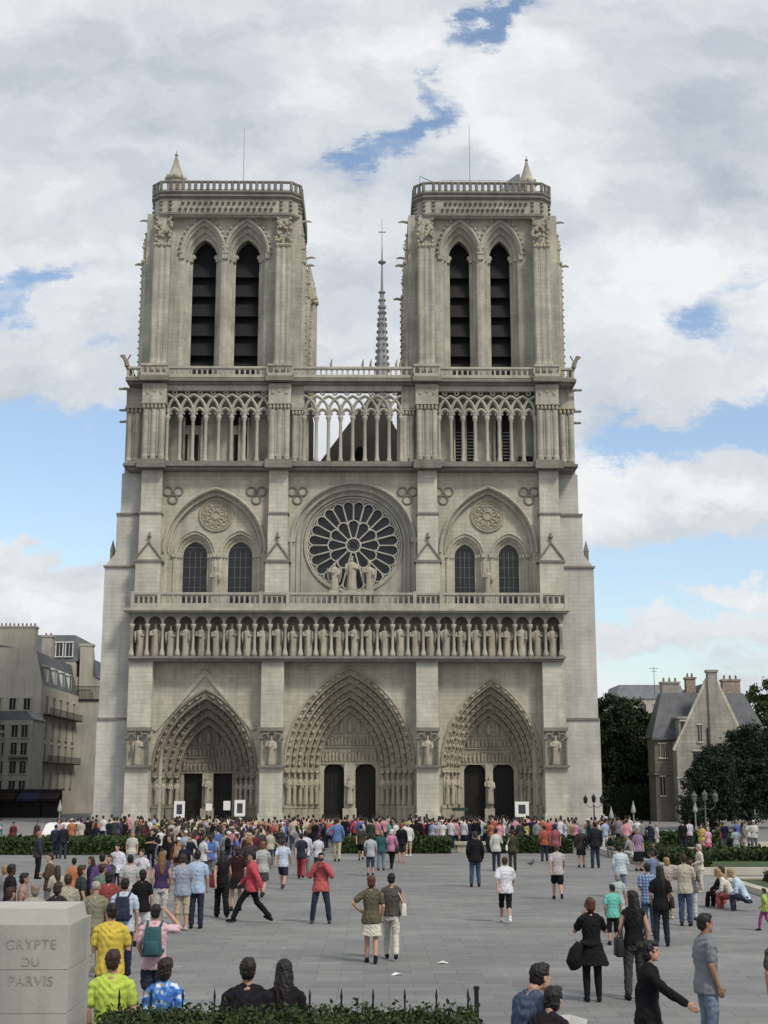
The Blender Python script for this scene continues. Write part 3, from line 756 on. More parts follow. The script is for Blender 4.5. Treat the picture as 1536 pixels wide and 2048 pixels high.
# upper buttress fronts with gablets
for k, (a, b) in enumerate(UP_IN):
    mb = MB(); c = (a + b) / 2; w_ = (b - a) / 2
    mb.box(a - .05, b + .05, -1.1, .4, 20.4, 25.15)
    mb.box(a + .12, b - .12, -.82, .4, 25.15, 30.0); mb.box(a + .16, b - .16, -.6, .4, 30.0, 34.4)
    mb.prism_y([(a - .05, 25.3), (b + .05, 25.3), (c, 26.9)], -1.06, -.5)
    o = mb.build('upper_buttress', STONE_BUT, CA)
    t = MB(); t.box(a - .22, b + .22, -1.25, .35, 25.1, 25.32); t.box(a + .02, b - .02, -.95, .35, 29.95, 30.12)
    for s in (-1, 1): t.tube([(c + s * (w_ + .1), -1.1, 25.4), (c, -1.1, 27.05)], .11, 6)
    t.cyl(c, -.95, 27.0, 27.5, .10, .07, 7); t.ell((c, -.95, 27.65), (.24, .2, .16), 7, 5); t.ell((c, -.95, 27.95), (.1, .1, .16), 7, 5)
    t.build('gablet_moulding', CORNICE, o)
# statues along the balustrade: Virgin between two angels, and one figure before each pier of the side bays
for x, h, i in ((.1, 3.4, 1), (-1.6, 2.8, 2), (1.8, 2.8, 4)):
    pd = MB(); pd.box(x - .45, x + .45, -1.3, -.4, 20.45, 22.3); pd.build('pedestal', TRIM, CA)
    s = add_statue(CA, (x, -.85, 22.3), h, i, KINGS if i != 1 else STATUE)
    if i != 1:
        wg = MB()
        for q in (-1, 1): wg.tube([(q * .12, .1, .72), (q * .26, .14, .80), (q * .24, .12, .5), (q * .2, .1, .3)], [.03, .07, .06, .02], 6)
        wg.build('wing', STATUE, s)
for x in (-13.3, 13.55):
    pd = MB(); pd.box(x - .4, x + .4, -.1, .6, 20.45, 21.9); pd.build('pedestal', TRIM, CA); add_statue(CA, (x, .25, 21.9), 2.9, 5)

# ---- storey of the tall arcade
mb = MB()
mb.box(X0 - .9, 22.2, -.9, 2.0, 34.4, 34.72); mb.box(X0 - 1.3, 22.55, -1.25, 2.0, 34.72, 34.98); mb.box(X0 - .9, 22.2, -.9, 2.0, 34.98, 35.3)
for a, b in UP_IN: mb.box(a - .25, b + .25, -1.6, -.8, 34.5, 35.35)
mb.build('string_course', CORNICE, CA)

def shafts(mb, cap, x0, x1, yf, yb, z0, z1, zc, n=3, r=.30):
    """a compound pier: core with engaged shafts on its front, capital band at zc, carved block above"""
    mb.box(x0 + .1, x1 - .1, yf + r, yb, z0, z1)
    for i in range(n):
        x = x0 + (x1 - x0) * (i + .5) / n
        mb.lathe(x, yf + r, [(r * 1.15, z0), (r * 1.15, z0 + .5), (r, z0 + .7), (r, zc)], 12)
    for i in range(n - 1):
        x = x0 + (x1 - x0) * (i + 1) / n; mb.lathe(x, yf + r * .75, [(r * .4, z0 + .5), (r * .4, zc)], 8)
    cap.box(x0 - .06, x1 + .06, yf - .05, yb, zc + .55, zc + .72)
    for i in range(n * 2):
        x = x0 + (x1 - x0) * (i + .5) / (n * 2); cap.ell((x, yf + .12, zc + .3), (.17, .2, .3), 6, 5)
AR = [(-18.5, -8.2, 8, True), (-4.75, 5.0, 8, False), (8.8, 18.5, 8, True)]
for k, (a, b) in enumerate(UP_IN):
    mb = MB(); cap = MB()
    shafts(mb, cap, a, b, -1.05, 2.0, 35.3, 43.3, 40.6)
    mb.box(a - .02, b + .02, -1.0, 1.9, 41.35, 43.3)
    o = mb.build('clustered_pier', STONE_UP, CA)
    for q in (-.7, 0, .7): cap.ell(((a + b) / 2 + q, -1.0, 42.35 + .2 * (q == 0)), (.2, .12, .22), 6, 5)
    cap.box(a - .05, b + .05, -1.07, 1.0, 42.9, 43.05)
    cap.build('capital_carving', CARVED, o)
# plain walling beside the open centre and the outer corner piers
for l, r in ((-6.05, -4.75), (5.0, 6.4)):
    mb = MB(); cap = MB(); mb.box(l - .4, l + .3, .3, 2.1, 35.3, 43.3); mb.box(r - .3, r + .4, .3, 2.1, 35.3, 43.3); shafts(mb, cap, l, r, -.25, 2.2, 35.3, 43.3, 40.2, 2, .28); mb.box(l, r, -.2, 2.2, 41.0, 43.3)
    o = mb.build('clustered_pier', STONE_UP, CA); cap.build('capital_carving', CARVED, o)
for l, r in ((-22.85, -21.2), (21.0, 22.65)):
    mb = MB(); cap = MB(); shafts(mb, cap, l, r, .6, 3.0, 35.3, 43.3, 40.6, 2, .32); mb.box(l, r, .7, 2.6, 41.3, 43.3)
    o = mb.build('clustered_pier', STONE_UP, CA); cap.build('capital_carving', CARVED, o)
# rear walls of the two tower bays with their lights
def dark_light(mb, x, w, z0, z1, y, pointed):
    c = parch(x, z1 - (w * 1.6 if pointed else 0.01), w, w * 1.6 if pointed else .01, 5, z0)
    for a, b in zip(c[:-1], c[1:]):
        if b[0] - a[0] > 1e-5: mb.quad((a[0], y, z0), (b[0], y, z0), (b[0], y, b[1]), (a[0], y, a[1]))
mb = MB(); holes = [parch(x, 40.0, .42, 1.0, 5, 39.1) for x in (-16.6, -15.45, -11.9, -10.75)]
wall(mb, -18.7, -8.1, 35.0, 43.4, 1.6, [], 0)
for x in (-17.0, -16.1, -15.2, -12.3, -11.4, -10.5): mb.box(x - .1, x + .1, 1.3, 1.6, 35.3, 40.4)
mb.build('arcade_rear_wall', STONE_UP, CA)
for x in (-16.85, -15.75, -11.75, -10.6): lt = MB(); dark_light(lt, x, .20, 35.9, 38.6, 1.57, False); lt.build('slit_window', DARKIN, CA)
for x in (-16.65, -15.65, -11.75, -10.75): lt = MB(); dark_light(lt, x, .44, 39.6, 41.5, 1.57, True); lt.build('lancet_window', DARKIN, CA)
mb = MB(); wall(mb, 8.6, 18.7, 35.0, 43.4, 1.6, [])
for x in (10.45, 11.6, 12.75, 14.5, 15.2, 16.3): mb.box(x - .09, x + .09, 1.3, 1.6, 35.3, 40.4)
mb.build('arcade_rear_wall', STONE_UP, CA)
for x, w in ((11.0, .46), (12.2, .46), (15.0, .28), (15.8, .46)):
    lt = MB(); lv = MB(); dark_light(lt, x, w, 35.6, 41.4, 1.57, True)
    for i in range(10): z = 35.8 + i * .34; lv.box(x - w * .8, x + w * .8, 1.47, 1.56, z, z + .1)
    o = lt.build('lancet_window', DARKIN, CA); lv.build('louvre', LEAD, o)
lt = MB(); lt.box(16.9, 18.3, .9, 1.4, 35.3, 36.3); lt.build('terrace_box', DARKIN, CA)
# arcade of slender columns carrying interlaced arches
for x0, x1, n, blind in AR:
    ya = -.15; p = (x1 - x0) / n
    mb = MB(); tr = MB()
    mb.lathe(0, 0, [(.26, 35.3), (.26, 35.6), (.18, 35.9), (.16, 39.55), (.18, 39.6), (.28, 39.95), (.28, 40.1)], 10)
    A = mb.build('arcade_colonnette', TRIM, CA, smooth=True, loc=(x0, ya, 0))
    for i in range(1, n + 1): share(A, 'arcade_colonnette', CA, (x0 + p * i, ya, 0))
    for i in range(n):
        xm = x0 + p * (i + .5)
        tr.tube(at_y(parch(xm, 40.1, p / 2 - .04, p * .62, 5), ya), .17, 6, flat=1.5)
        for s in (-1, 1): tr.ell((xm + s * p * .24, ya, 40.35), (.13, .14, .13), 6, 5)
    for i in range(-1, n):
        xm = x0 + p * (i + 1); c = parch(xm, 40.5, p - .02, p * 1.42, 8)
        c = [q for q in c if x0 - .05 <= q[0] <= x1 + .05]
        tr.tube(at_y(c, ya - .05), .16, 6, flat=1.5)
        if 0 <= i < n - 1: ctube(tr, xm, 41.05, .2, ya, .09, 8, 6)
    for i in range(n):
        xm = x0 + p * (i + .5); ctube(tr, xm, 42.55, .2, ya, .09, 8, 6)
    tr.box(x0 - .1, x1 + .1, ya - .28, ya + .4, 42.72, 43.35)
    tr.build('arcade_tracery', TRIM, CA)
mb = MB(); mb.box(-6.1, 6.4, 1.0, 15, 34.7, 35.28); mb.build('terrace_floor', LEAD, CA)
# cornice and balustrade above the arcade
mb = MB()
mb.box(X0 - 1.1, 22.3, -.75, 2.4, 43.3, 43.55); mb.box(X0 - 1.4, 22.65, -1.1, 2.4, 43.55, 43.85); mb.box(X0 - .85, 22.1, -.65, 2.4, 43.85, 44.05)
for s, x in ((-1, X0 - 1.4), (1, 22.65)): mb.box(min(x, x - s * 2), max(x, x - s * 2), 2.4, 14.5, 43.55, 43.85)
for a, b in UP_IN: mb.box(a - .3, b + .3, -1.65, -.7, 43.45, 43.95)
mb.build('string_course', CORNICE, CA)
for a, b in ((-18.3, -8.6), (-5.8, 6.1), (9.0, 18.3)): balustrade(a, b, -.75, 43.95, 45.1, CA, step=.55, base=.3)
for a, b in UP_IN: balustrade(a - .15, b + .15, -1.25, 43.95, 45.25, CA, step=.6, base=.35)
for a, b in ((-22.6, -21.1), (20.95, 22.4)): balustrade(a, b, -.3, 43.85, 45.2, CA, step=.5, base=.3)
for x in (-22.6, 22.4): balustrade(x, x, -.3, 43.85, 45.2, CA, y1=14, step=.6, base=.3)
# chimeras on the parapet corners, gargoyles below
def beast(x, y, z, s, ry=1.0):
    mb = MB()
    mb.tube([(x, y, z), (x + .1 * s, y, z + .5), (x + .35 * s, y, z + .95), (x + .75 * s, y, z + 1.15)], [.26, .24, .19, .08], 7)
    mb.ell((x + .45 * s, y, z + 1.12), (.27, .16, .17), 7, 5); mb.tube([(x - .05 * s, y, z + .75), (x - .3 * s, y, z + 1.25), (x - .1 * s, y, z + .95)], [.07, .09, .03], 5)
    mb.build('chimera', CARVED_DARK, CA)
for x, s in ((-22.7, -1), (22.5, 1)): beast(x, -.45, 45.2, s); beast(x, 13.5, 45.2, s)
for x, s in ((-22.4, -1), (22.2, 1)):
    for z, y in ((42.95, .2), (40.9, .9), (39.8, 1.3), (43.0, 6), (41.0, 10)):
        gm = MB(); gm.tube([(x, y, z), (x + .6 * s, y, z + .12), (x + 1.0 * s, y, z + .05)], [.2, .15, .09], 6); gm.ell((x + 1.0 * s, y, z + .1), (.22, .14, .14), 6, 5); gm.build('gargoyle', CARVED_DARK, CA)

# ---- the towers
def tower(xl, xr, wins, hw, cap_side, jl, jr, cl, cr):
    """xl..xr outer faces; wins the two window centres; jl, jr where the front buttresses end; cl..cr the crown"""
    Y0, Y1 = -.1, 13.6; Z0, ZT = 44.0, 62.3
    body = MB(); w2 = (wins[1] - wins[0]) / 2 - .05
    y1 = .9
    wall(body, jl - .6, jr + .6, Z0, ZT, y1, [parch(x, 57.9, w2, 3.7, 9, Z0) for x in wins])
    for x in wins:
        st = [(w2, 3.7, y1), (w2 - (w2 - hw) * .33, 3.2, y1 + .5), (w2 - (w2 - hw) * .68, 2.6, y1 + .95), (hw, 2.0, y1 + 1.4)]
        for (w0, h0, ya), (w1, h1, yb) in zip(st[:-1], st[1:]):
            c0, c1 = parch(x, 57.9, w0, h0, 9, Z0), parch(x, 57.9, w1, h1, 9, Z0)
            body.strip(at_y(c0, ya), at_y(c1, ya + .1)); body.strip(at_y(c1, ya + .1), at_y(c1, yb))
            body.tube(at_y(c0[1:-1], ya + .02), .13, 6); body.tube([(c1[0][0], ya + .3, Z0), (c1[1][0], ya + .3, 57.4)], .12, 6); body.tube([(c1[-1][0], ya + .3, Z0), (c1[-1][0], ya + .3, 57.4)], .12, 6)
    # sides and back
    xi, xo = xl + .5, xr - .5
    body.box(xi, jl - .55, y1, Y1 - .5, Z0, ZT); body.box(jr + .55, xo, y1, Y1 - .5, Z0, ZT)
    body.box(jl - .6, jr + .6, 3.2, Y1 - .5, Z0, ZT)
    T = body.build('tower', STONE_UP, CA)
    dk = MB()
    for x in wins:
        # cusped head of the light, then sloping slate louvres between dark gaps
        for i in range(6):
            z = 45.2 + i * 2.15; d = MB()
            d.add([(x - hw, y1 + 1.55, z), (x + hw, y1 + 1.55, z), (x + hw, y1 + 2.15, z + 1.75), (x - hw, y1 + 2.15, z + 1.75), (x - hw, y1 + 1.6, z - .06), (x + hw, y1 + 1.6, z - .06), (x + hw, y1 + 2.2, z + 1.69), (x - hw, y1 + 2.2, z + 1.69)],
                  [(0, 1, 2, 3), (4, 7, 6, 5), (0, 4, 5, 1), (3, 2, 6, 7), (0, 3, 7, 4), (1, 5, 6, 2)])
            for q in (-.5, .5): d.add([(x + q * hw - .03, y1 + 1.53, z), (x + q * hw + .03, y1 + 1.53, z), (x + q * hw + .03, y1 + 2.12, z + 1.75), (x + q * hw - .03, y1 + 2.12, z + 1.75)], [(0, 1, 2, 3)])
            d.build('louvre', LOUVRE, T)
        for s in (-1, 1): dk.ell((x + s * hw * .92, y1 + 1.3, 58.0), (hw * .22, .2, .3), 8, 6)
        bk = MB(); dark_light(bk, x, hw + .05, Z0, 60.0, y1 + 2.24, True); bk.build('belfry_dark_backing', DARKIN, T)  # near-black sheet put in for the darkness inside the belfry
    # hoods, capitals, crockets
    for x in wins:
        dk.tube(at_y(parch(x, 57.9, w2 + .06, 3.78, 9), y1 - .08), .2, 6); 
        c = parch(x, 58.0, w2 + .3, 4.25, 9)
        for q in c[::2] + c[1::2]: dk.ell((q[0], y1 - .15, q[1]), (.15, .16, .15), 6, 4)
        for s in (-1, 1):
            for q, yq in ((w2, .0), (w2 - (w2 - hw) * .4, .5), (hw + .1, 1.0)): o2 = .004 * (x > wins[0]); dk.box(x + s * q - .24, x + s * q + .24, y1 + yq - .18 - o2, y1 + yq + .35 + o2, 57.35 - o2, 57.9 + o2)
    dk.build('arch_moulding', TRIM, T)
    # angle buttresses: on each corner one projects to the front (or rear) and one to the side
    cro = MB(); but = MB()
    fr = (((xl + 1.45, jl)), ((jr, xr - 1.45)))
    for a, b in fr:
        but = MB(); n = 3; yf = Y0 - .55
        but.box(a + .08, b - .08, yf + .3, 2.2, Z0, 58.6)
        for i in range(n): xx = a + (b - a) * (i + .5) / n; but.lathe(xx, yf + .32, [(.38, Z0), (.38, Z0 + 1.6), (.30, Z0 + 1.9), (.30, 58.2)], 12)
        for i in range(n - 1): xx = a + (b - a) * (i + 1) / n; but.lathe(xx, yf + .22, [(.12, Z0 + 1), (.12, 58.2)], 7)
        but.box(a + .2, b - .2, .2, 2.2, 58.6, 62.0)
        # rear twin
        bk = MB(); bk.box(a + .08, b - .08, Y1 - .6, Y1 + .6, Z0, 58.6); bk.build('tower_buttress', STONE_UP, T)
        for j in range(30):
            u = random.random(); cro.ell((a + (b - a) * random.random(), yf + .25 + u * .5, 58.1 + u * 3.2), (.2, .2, .22), 6, 4)
        for i in range(5): cro.ell((a + (b - a) * (i + .5) / 5, yf + .1, 58.3), (.22, .22, .25), 6, 4)
        for xx in (a + .15, b - .15):
            for i in range(6): cro.ell((xx, .1, 59.0 + i * .5), (.16, .2, .17), 6, 4)
        but.build('tower_buttress', STONE_UP, T)
    for s, xe in ((-1, xl), (1, xr)):
        for yc in (2.1, Y1 - 1.6):
            but = MB(); a, b = sorted((xe, xe - s * 1.6))
            but.box(a + .12, b, yc - .85, yc + .85, Z0, 57.2)
            for i in range(2): but.lathe(a + .45 + i * .75, yc - .8, [(.34, Z0), (.34, Z0 + 1.5), (.27, Z0 + 1.8), (.27, 57.0)], 12)
            for i in range(3): but.lathe(xe - s * .18, yc - .6 + i * .6, [(.2, Z0), (.2, 57.0)], 10)
            but.box(xe - s * .9 - .4, xe - s * .9 + .4, yc - .7, yc + .7, 57.2, 59.6); but.build('tower_buttress', STONE_UP, T)
            # crocketed pinnacles above the side buttresses
            for px_, sc in ((xe - s * .35, 1.0), (xe - s * 1.15, 1.15)):
                cro.box(px_ - .2, px_ + .2, yc - .9, yc - .5, 57.2, 58.6 * 1 + (sc - 1) * 6)
                zt = 58.6 + (sc - 1) * 6
                cro.prism_z([(px_ - .28, yc - .98), (px_ + .28, yc - .98), (px_ + .28, yc - .42), (px_ - .28, yc - .42)], zt, zt + 1.5, .1, (px_, yc - .7))
                cro.ell((px_, yc - .7, zt + 1.65), (.17, .17, .2), 6, 4)
                for i in range(3): cro.ell((px_ + (.3 - .07 * i) * s, yc - .7, zt + .2 + .4 * i), (.12, .12, .12), 5, 4)
            for i in range(7): cro.ell((a + (b - a) * (i + .5) / 7, yc - .95, 57.1), (.19, .2, .24), 6, 4)
            cro.tube([(xe - s * .2, yc, 57.1), (xe + s * .55, yc, 57.2), (xe + s * .85, yc, 57.1)], [.18, .14, .08], 6)
            cro.tube([(xe - s * .9, yc, 61.9), (xe + s * .1, yc, 62.1), (xe + s * .5, yc, 62.0)], [.16, .12, .07], 6)
            for i in range(16): cro.ell((xe + s * .02, yc - .62, 45.6 + i * .72), (.17, .16, .14), 5, 4)
    cro.build('crocket_carving', CARVED, T)['kind'] = 'stuff'
    # crown: square with bulging eight-sided corners, carved frieze, cornice and pierced parapet
    cy0, cy1 = .1, 13.3
    def plan(e):
        P = []; rr = 1.55 + e; q = 1.15
        for (x, y, a0) in ((cl + q + .35, cy0 + q + .35, 180), (cr - q - .35, cy0 + q + .35, 270), (cr - q - .35, cy1 - q - .35, 0), (cl + q + .35, cy1 - q - .35, 90)):
            for a in (-14, 22.5, 67.5, 104): P.append((x + rr * math.cos(R(a0 + a)), y + rr * math.sin(R(a0 + a))))
        return P
    cw = MB(); cw.prism_z(plan(.0), 61.7, 63.7); cw.build('crown_wall', STONE_UP, T)
    fz = MB()
    fz.prism_z(plan(.16), 61.85, 62.1); fz.prism_z(plan(.18), 63.7, 63.85); fz.prism_z(plan(.30), 63.85, 64.05); fz.prism_z(plan(.12), 64.05, 64.3)
    nn = 17
    for i in range(nn):
        x = cl + 2.6 + (cr - cl - 5.2) * (i + .5) / nn
        for z, o_ in ((62.55, 0), (63.25, .5)):
            fz.ell((x + o_ * .6, cy0 - .12, z), (.2, .2, .17), 6, 4); fz.tube([(x + o_ * .6, cy0 + .02, z - .35), (x + o_ * .6, cy0 - .1, z)], [.06, .12], 5)
    for P_ in (plan(.05),):
        for x, y in P_:
            for z in (62.5, 63.0, 63.4): fz.ell((x, y, z), (.2, .2, .18), 6, 4)
    for yy in [cy0 + 3 + i * .8 for i in range(10)]:
        for xs in (cl + .3, cr - .3):
            for z in (62.55, 63.25): fz.ell((xs, yy, z), (.22, .2, .2), 6, 4)
    fz.build('frieze', CORNICE, T)
    pr = MB(); P = plan(.12); n = len(P)
    for i in range(n):
        (xa, ya), (xb, yb) = P[i], P[(i + 1) % n]; L_ = math.hypot(xb - xa, yb - ya); m_ = max(1, int(L_ / .62))
        for j in range(m_):
            t = j / m_; pr.cyl(xa + (xb - xa) * t, ya + (yb - ya) * t, 64.6, 65.45, .17, .17, 6)
        pr.tube([(xa, ya, 65.5), (xb, yb, 65.5)], .15, 6); pr.tube([(xa, ya, 64.4), (xb, yb, 64.4)], .18, 6)
        pr.ell((xa, ya, 65.5), (.19, .19, .16), 6, 4)
    pr.box(cl + 5.6, cr - 5.2, cy0 + 1.2, cy0 + 1.5, 64.4, 65.3)
    pr.build('parapet', CORNICE, T)
    rf = MB(); rf.prism_z(plan(.05), 64.2, 64.72); rf.build('tower_roof', TRIM, T)
    tu = MB(); x = cap_side; y = 3.2 if x < 0 else 4.0
    tu.lathe(x, y, [(.92, 64.4), (.92, 67.0), (1.12, 67.15), (1.12, 67.4), (.9, 67.5), (.58, 68.3), (.32, 69.1), (.15, 69.8), (.10, 70.0)], 10)
    tu.ell((x, y, 70.1), (.2, .2, .15), 8, 5); tu.cyl(x, y, 70.2, 70.6, .06, .03, 6)
    for k in range(8): tu.ell((x + 1.1 * math.cos(k * .785), y + 1.1 * math.sin(k * .785), 67.4), (.13, .13, .2), 5, 4)
    tu.build('stair_turret', STONE_UP, T, smooth=False)
    return T
TL = tower(-21.95, -4.85, (-15.5, -11.0), 1.33, -19.0, -18.75, -7.9, -20.85, -5.55)
TR = tower(5.3, 21.85, (11.2, 15.45), 1.13, 18.75, 8.45, 18.65, 6.55, 20.65)
mb = MB(); mb.cyl(-12.0, 5.5, 64.9, 74.5, .035, .02, 6); mb.build('lightning_rod', LEAD, TL)
mb = MB(); mb.cyl(12.7, 5.5, 64.9, 75.0, .035, .02, 6); mb.build('lightning_rod', LEAD, TR)
mb = MB(); mb.prism_y([(16.2, 64.9), (17.9, 64.9), (17.9, 68.0), (17.6, 68.0), (16.2, 66.9)], 3.0, 5.0); mb.build('roof_shed', LEAD, TR)
mb = MB(); mb.tube([(7.1, 2.0, 64.8), (7.1, 2.0, 67.2), (9.3, 2.0, 66.2)], .05, 6)
for i in range(9): mb.cyl(9.5 + i * 1.0, 2.4, 66, 67.0, .02, .02, 5)
mb.tube([(9.5, 2.4, 66.95), (17.5, 2.4, 66.95)], .02, 5); mb.build('roof_railing', LEAD, TR)
# stair turret on the inner rear corner of the left tower
mb = MB(); mb.lathe(-5.05, 13.4, [(.9, 44), (.9, 56.8), (1.1, 57.0), (1.0, 57.4), (.6, 59.4), (.12, 61.6)], 8)
for i in range(26):
    a = random.uniform(0, 6.28); z = random.uniform(56.6, 60.6); r = 1.1 - (z - 56.6) * .24; mb.ell((-5.05 + r * math.cos(a), 13.4 + r * math.sin(a), z), (.24, .24, .26), 6, 4)
mb.build('corner_turret', STONE_UP, TL)

# ---- behind the front: gable and roof of the nave, transept-side wall, spire
mb = MB(); mb.prism_y([(-6.2, 35), (6.6, 35), (6.6, 38.0), (5.6, 41.5), (3.4, 45.5), (1.9, 46.9), (-6.1, 35.9)][::-1], 15.2, 15.8)
NG = mb.build('nave_gable', stone('shaded gable stone', (.24, .22, .185), (.27, .245, .21), joint=.2, stain=.5), CA)  # the shadow on the gable is part of this darker stone colour
mb = MB(); dark_light(mb, .75, .6, 38.4, 41.0, 15.16, True); mb.box(-6.2, -4.4, 3.2, 13.8, 35.3, 43.2); mb.build('gable_door_and_passage_shade', DARKIN, NG)  # door, plus a near-black box standing in for the shaded passage
mb = MB(); mb.prism_y([(-7.0, 33), (7.4, 33), (.5, 43.9)][::-1], 15.8, 118); mb.build('nave_roof', LEAD, CA)
mb = MB(); mb.box(-7.2, 7.6, 14.5, 118, 0, 33.2); mb.box(-20, 20.4, 14.4, 112, 0, 12); mb.box(-14, 14, 14.4, 112, 12, 21)
for y in range(20, 112, 7):
    for s in (-1, 1): mb.box(s * 20.2 - 1, s * 20.2 + 1, y, y + 1.6, 0, 20)
mb.build('nave_wall', STONE, CA)
mb = MB(); sx, sy = 3.6, 60
def oct_(r, a=22.5): return [(sx + r * math.cos(R(a + 45 * i)), sy + r * math.sin(R(a + 45 * i))) for i in range(8)]
mb.prism_z(oct_(2.3), 40, 52, .74, (sx, sy)); mb.prism_z(oct_(1.7), 52, 76, .16, (sx, sy)); mb.prism_z(oct_(.22), 76, 83.5, .4, (sx, sy))
mb.cyl(sx, sy, 83.4, 88.2, .06, .03, 6); mb.box(sx - .55, sx + .55, sy - .05, sy + .05, 85.8, 85.95)
for z, r in ((81.0, .62), (76.2, .55), (73.8, .66), (71.3, .75), (68.8, .84)): mb.lathe(sx, sy, [(.15, z - .35), (r, z - .05), (r, z + .1), (.15, z + .4)], 8)
for i in range(8):
    a = R(22.5 + 45 * i)
    for j in range(24):
        z = 52 + j * 1.0; r = 1.7 - (z - 52) / 24 * 1.43 + .12; mb.ell((sx + r * math.cos(a), sy + r * math.sin(a), z), (.17, .17, .2), 5, 4)
    for j in range(10):
        z = 45.5 + j * .7; r = 2.3 - (z - 40) / 12 * .6 + .15; mb.ell((sx + r * math.cos(a), sy + r * math.sin(a), z), (.2, .2, .24), 5, 4)
    mb.tube([(sx + 2.05 * math.cos(a), sy + 2.05 * math.sin(a), 40), (sx + .25 * math.cos(a), sy + .25 * math.sin(a), 76)], .09, 5)
mb.build('spire', SPIRE, CA)
# low finials along the open terrace parapet
for x in (-2.1, 1.1, 1.9, 4.5, 4.9, 5.5): mb = MB(); mb.tube([(x, -.6, 45.1), (x, -.6, 45.5), (x + .1, -.6, 46.0)], [.16, .13, .04], 6); mb.build('parapet_finial', CARVED_DARK, CA)

# ================================================================== THE SQUARE
mb = MB(); mb.quad((-2500, -400, 0), (2500, -400, 0), (2500, 3500, 0), (-2500, 3500, 0))
g = mb.build('ground', paving()); tag(g, 'grey stone paving of the square', None, kind='structure')

GREEN = leafmat('hedge leaf', (.036, .058, .017)); GREEN_D = leafmat('dark hedge leaf', (.030, .050, .014))
TREE_D = leafmat('dark tree leaf', (.020, .032, .012)); TREE_M = leafmat('tree leaf', (.045, .065, .020)); YEW = leafmat('yew leaf', (.014, .026, .013), .6)
BARK = mat('bark', (.05, .04, .03), .9, .4, 4, .6); SOIL = mat('soil', (.03, .024, .016), .95, .3, 3)
CORE = mat('hedge twigs', (.012, .016, .006), .95, .3)
GRASS = grassmat('lawn grass', (.035, .062, .016))
KERB = stone('kerb stone', (.42, .39, .32), (.47, .44, .37), course=2, length=1.4, joint=.5, stain=.25)

def leaves(mb, pts, size, rnd, up=.0):
    v = []; f = []
    for p in pts:
        a = rnd.uniform(0, 6.283); c = rnd.uniform(-1, 1) * .8 + up; s = math.sqrt(max(0, 1 - min(1, c * c)))
        d = Vector((s * math.cos(a), s * math.sin(a), c)); u = d.orthogonal().normalized(); w = d.cross(u)
        t = rnd.uniform(0, 6.283); u, w = u * math.cos(t) + w * math.sin(t), w * math.cos(t) - u * math.sin(t)
        q = size * rnd.uniform(.6, 1.3); P = Vector(p); o = len(v)
        v += [tuple(P - u * q), tuple(P + w * q * .5), tuple(P + u * q), tuple(P - w * q * .5)]; f.append((o, o + 1, o + 2, o + 3))
    mb.add(v, f)

def hedge(path, width, height, leaf, n, m, label, group=None, ragged=.08, z0=0.0):
    """a clipped hedge along a path: twiggy core and a coat of small leaves"""
    rnd = random.Random(int(path[0][0] * 100) + n); core = MB(); lf = MB(); pts = []
    L_ = [math.dist(a, b) for a, b in zip(path[:-1], path[1:])]; tot = sum(L_)
    for (a, b), ln in zip(zip(path[:-1], path[1:]), L_):
        dx, dy = (b[0] - a[0]) / ln, (b[1] - a[1]) / ln; nx, ny = -dy, dx; h = width / 2 - .06
        P = [(a[0] + nx * h, a[1] + ny * h), (a[0] - nx * h, a[1] - ny * h), (b[0] - nx * h, b[1] - ny * h), (b[0] + nx * h, b[1] + ny * h)]
        core.prism_z(P, z0, z0 + height - .10)
        for _ in range(int(n * ln / tot)):
            t = rnd.random() * ln; face = rnd.random()
            if face < .42: o, z = rnd.uniform(-.5, .5) * width, height + rnd.gauss(0, ragged)
            else: o, z = rnd.choice((-.5, .5)) * width + rnd.gauss(0, .04), rnd.uniform(.02, 1) * height
            pts.append((a[0] + dx * t + nx * o, a[1] + dy * t + ny * o, z0 + z))
    leaves(lf, pts, leaf, rnd)
    h = lf.build('hedge', m); core.build('twigs', CORE, h)
    tag(h, label, 'hedge', group); return h

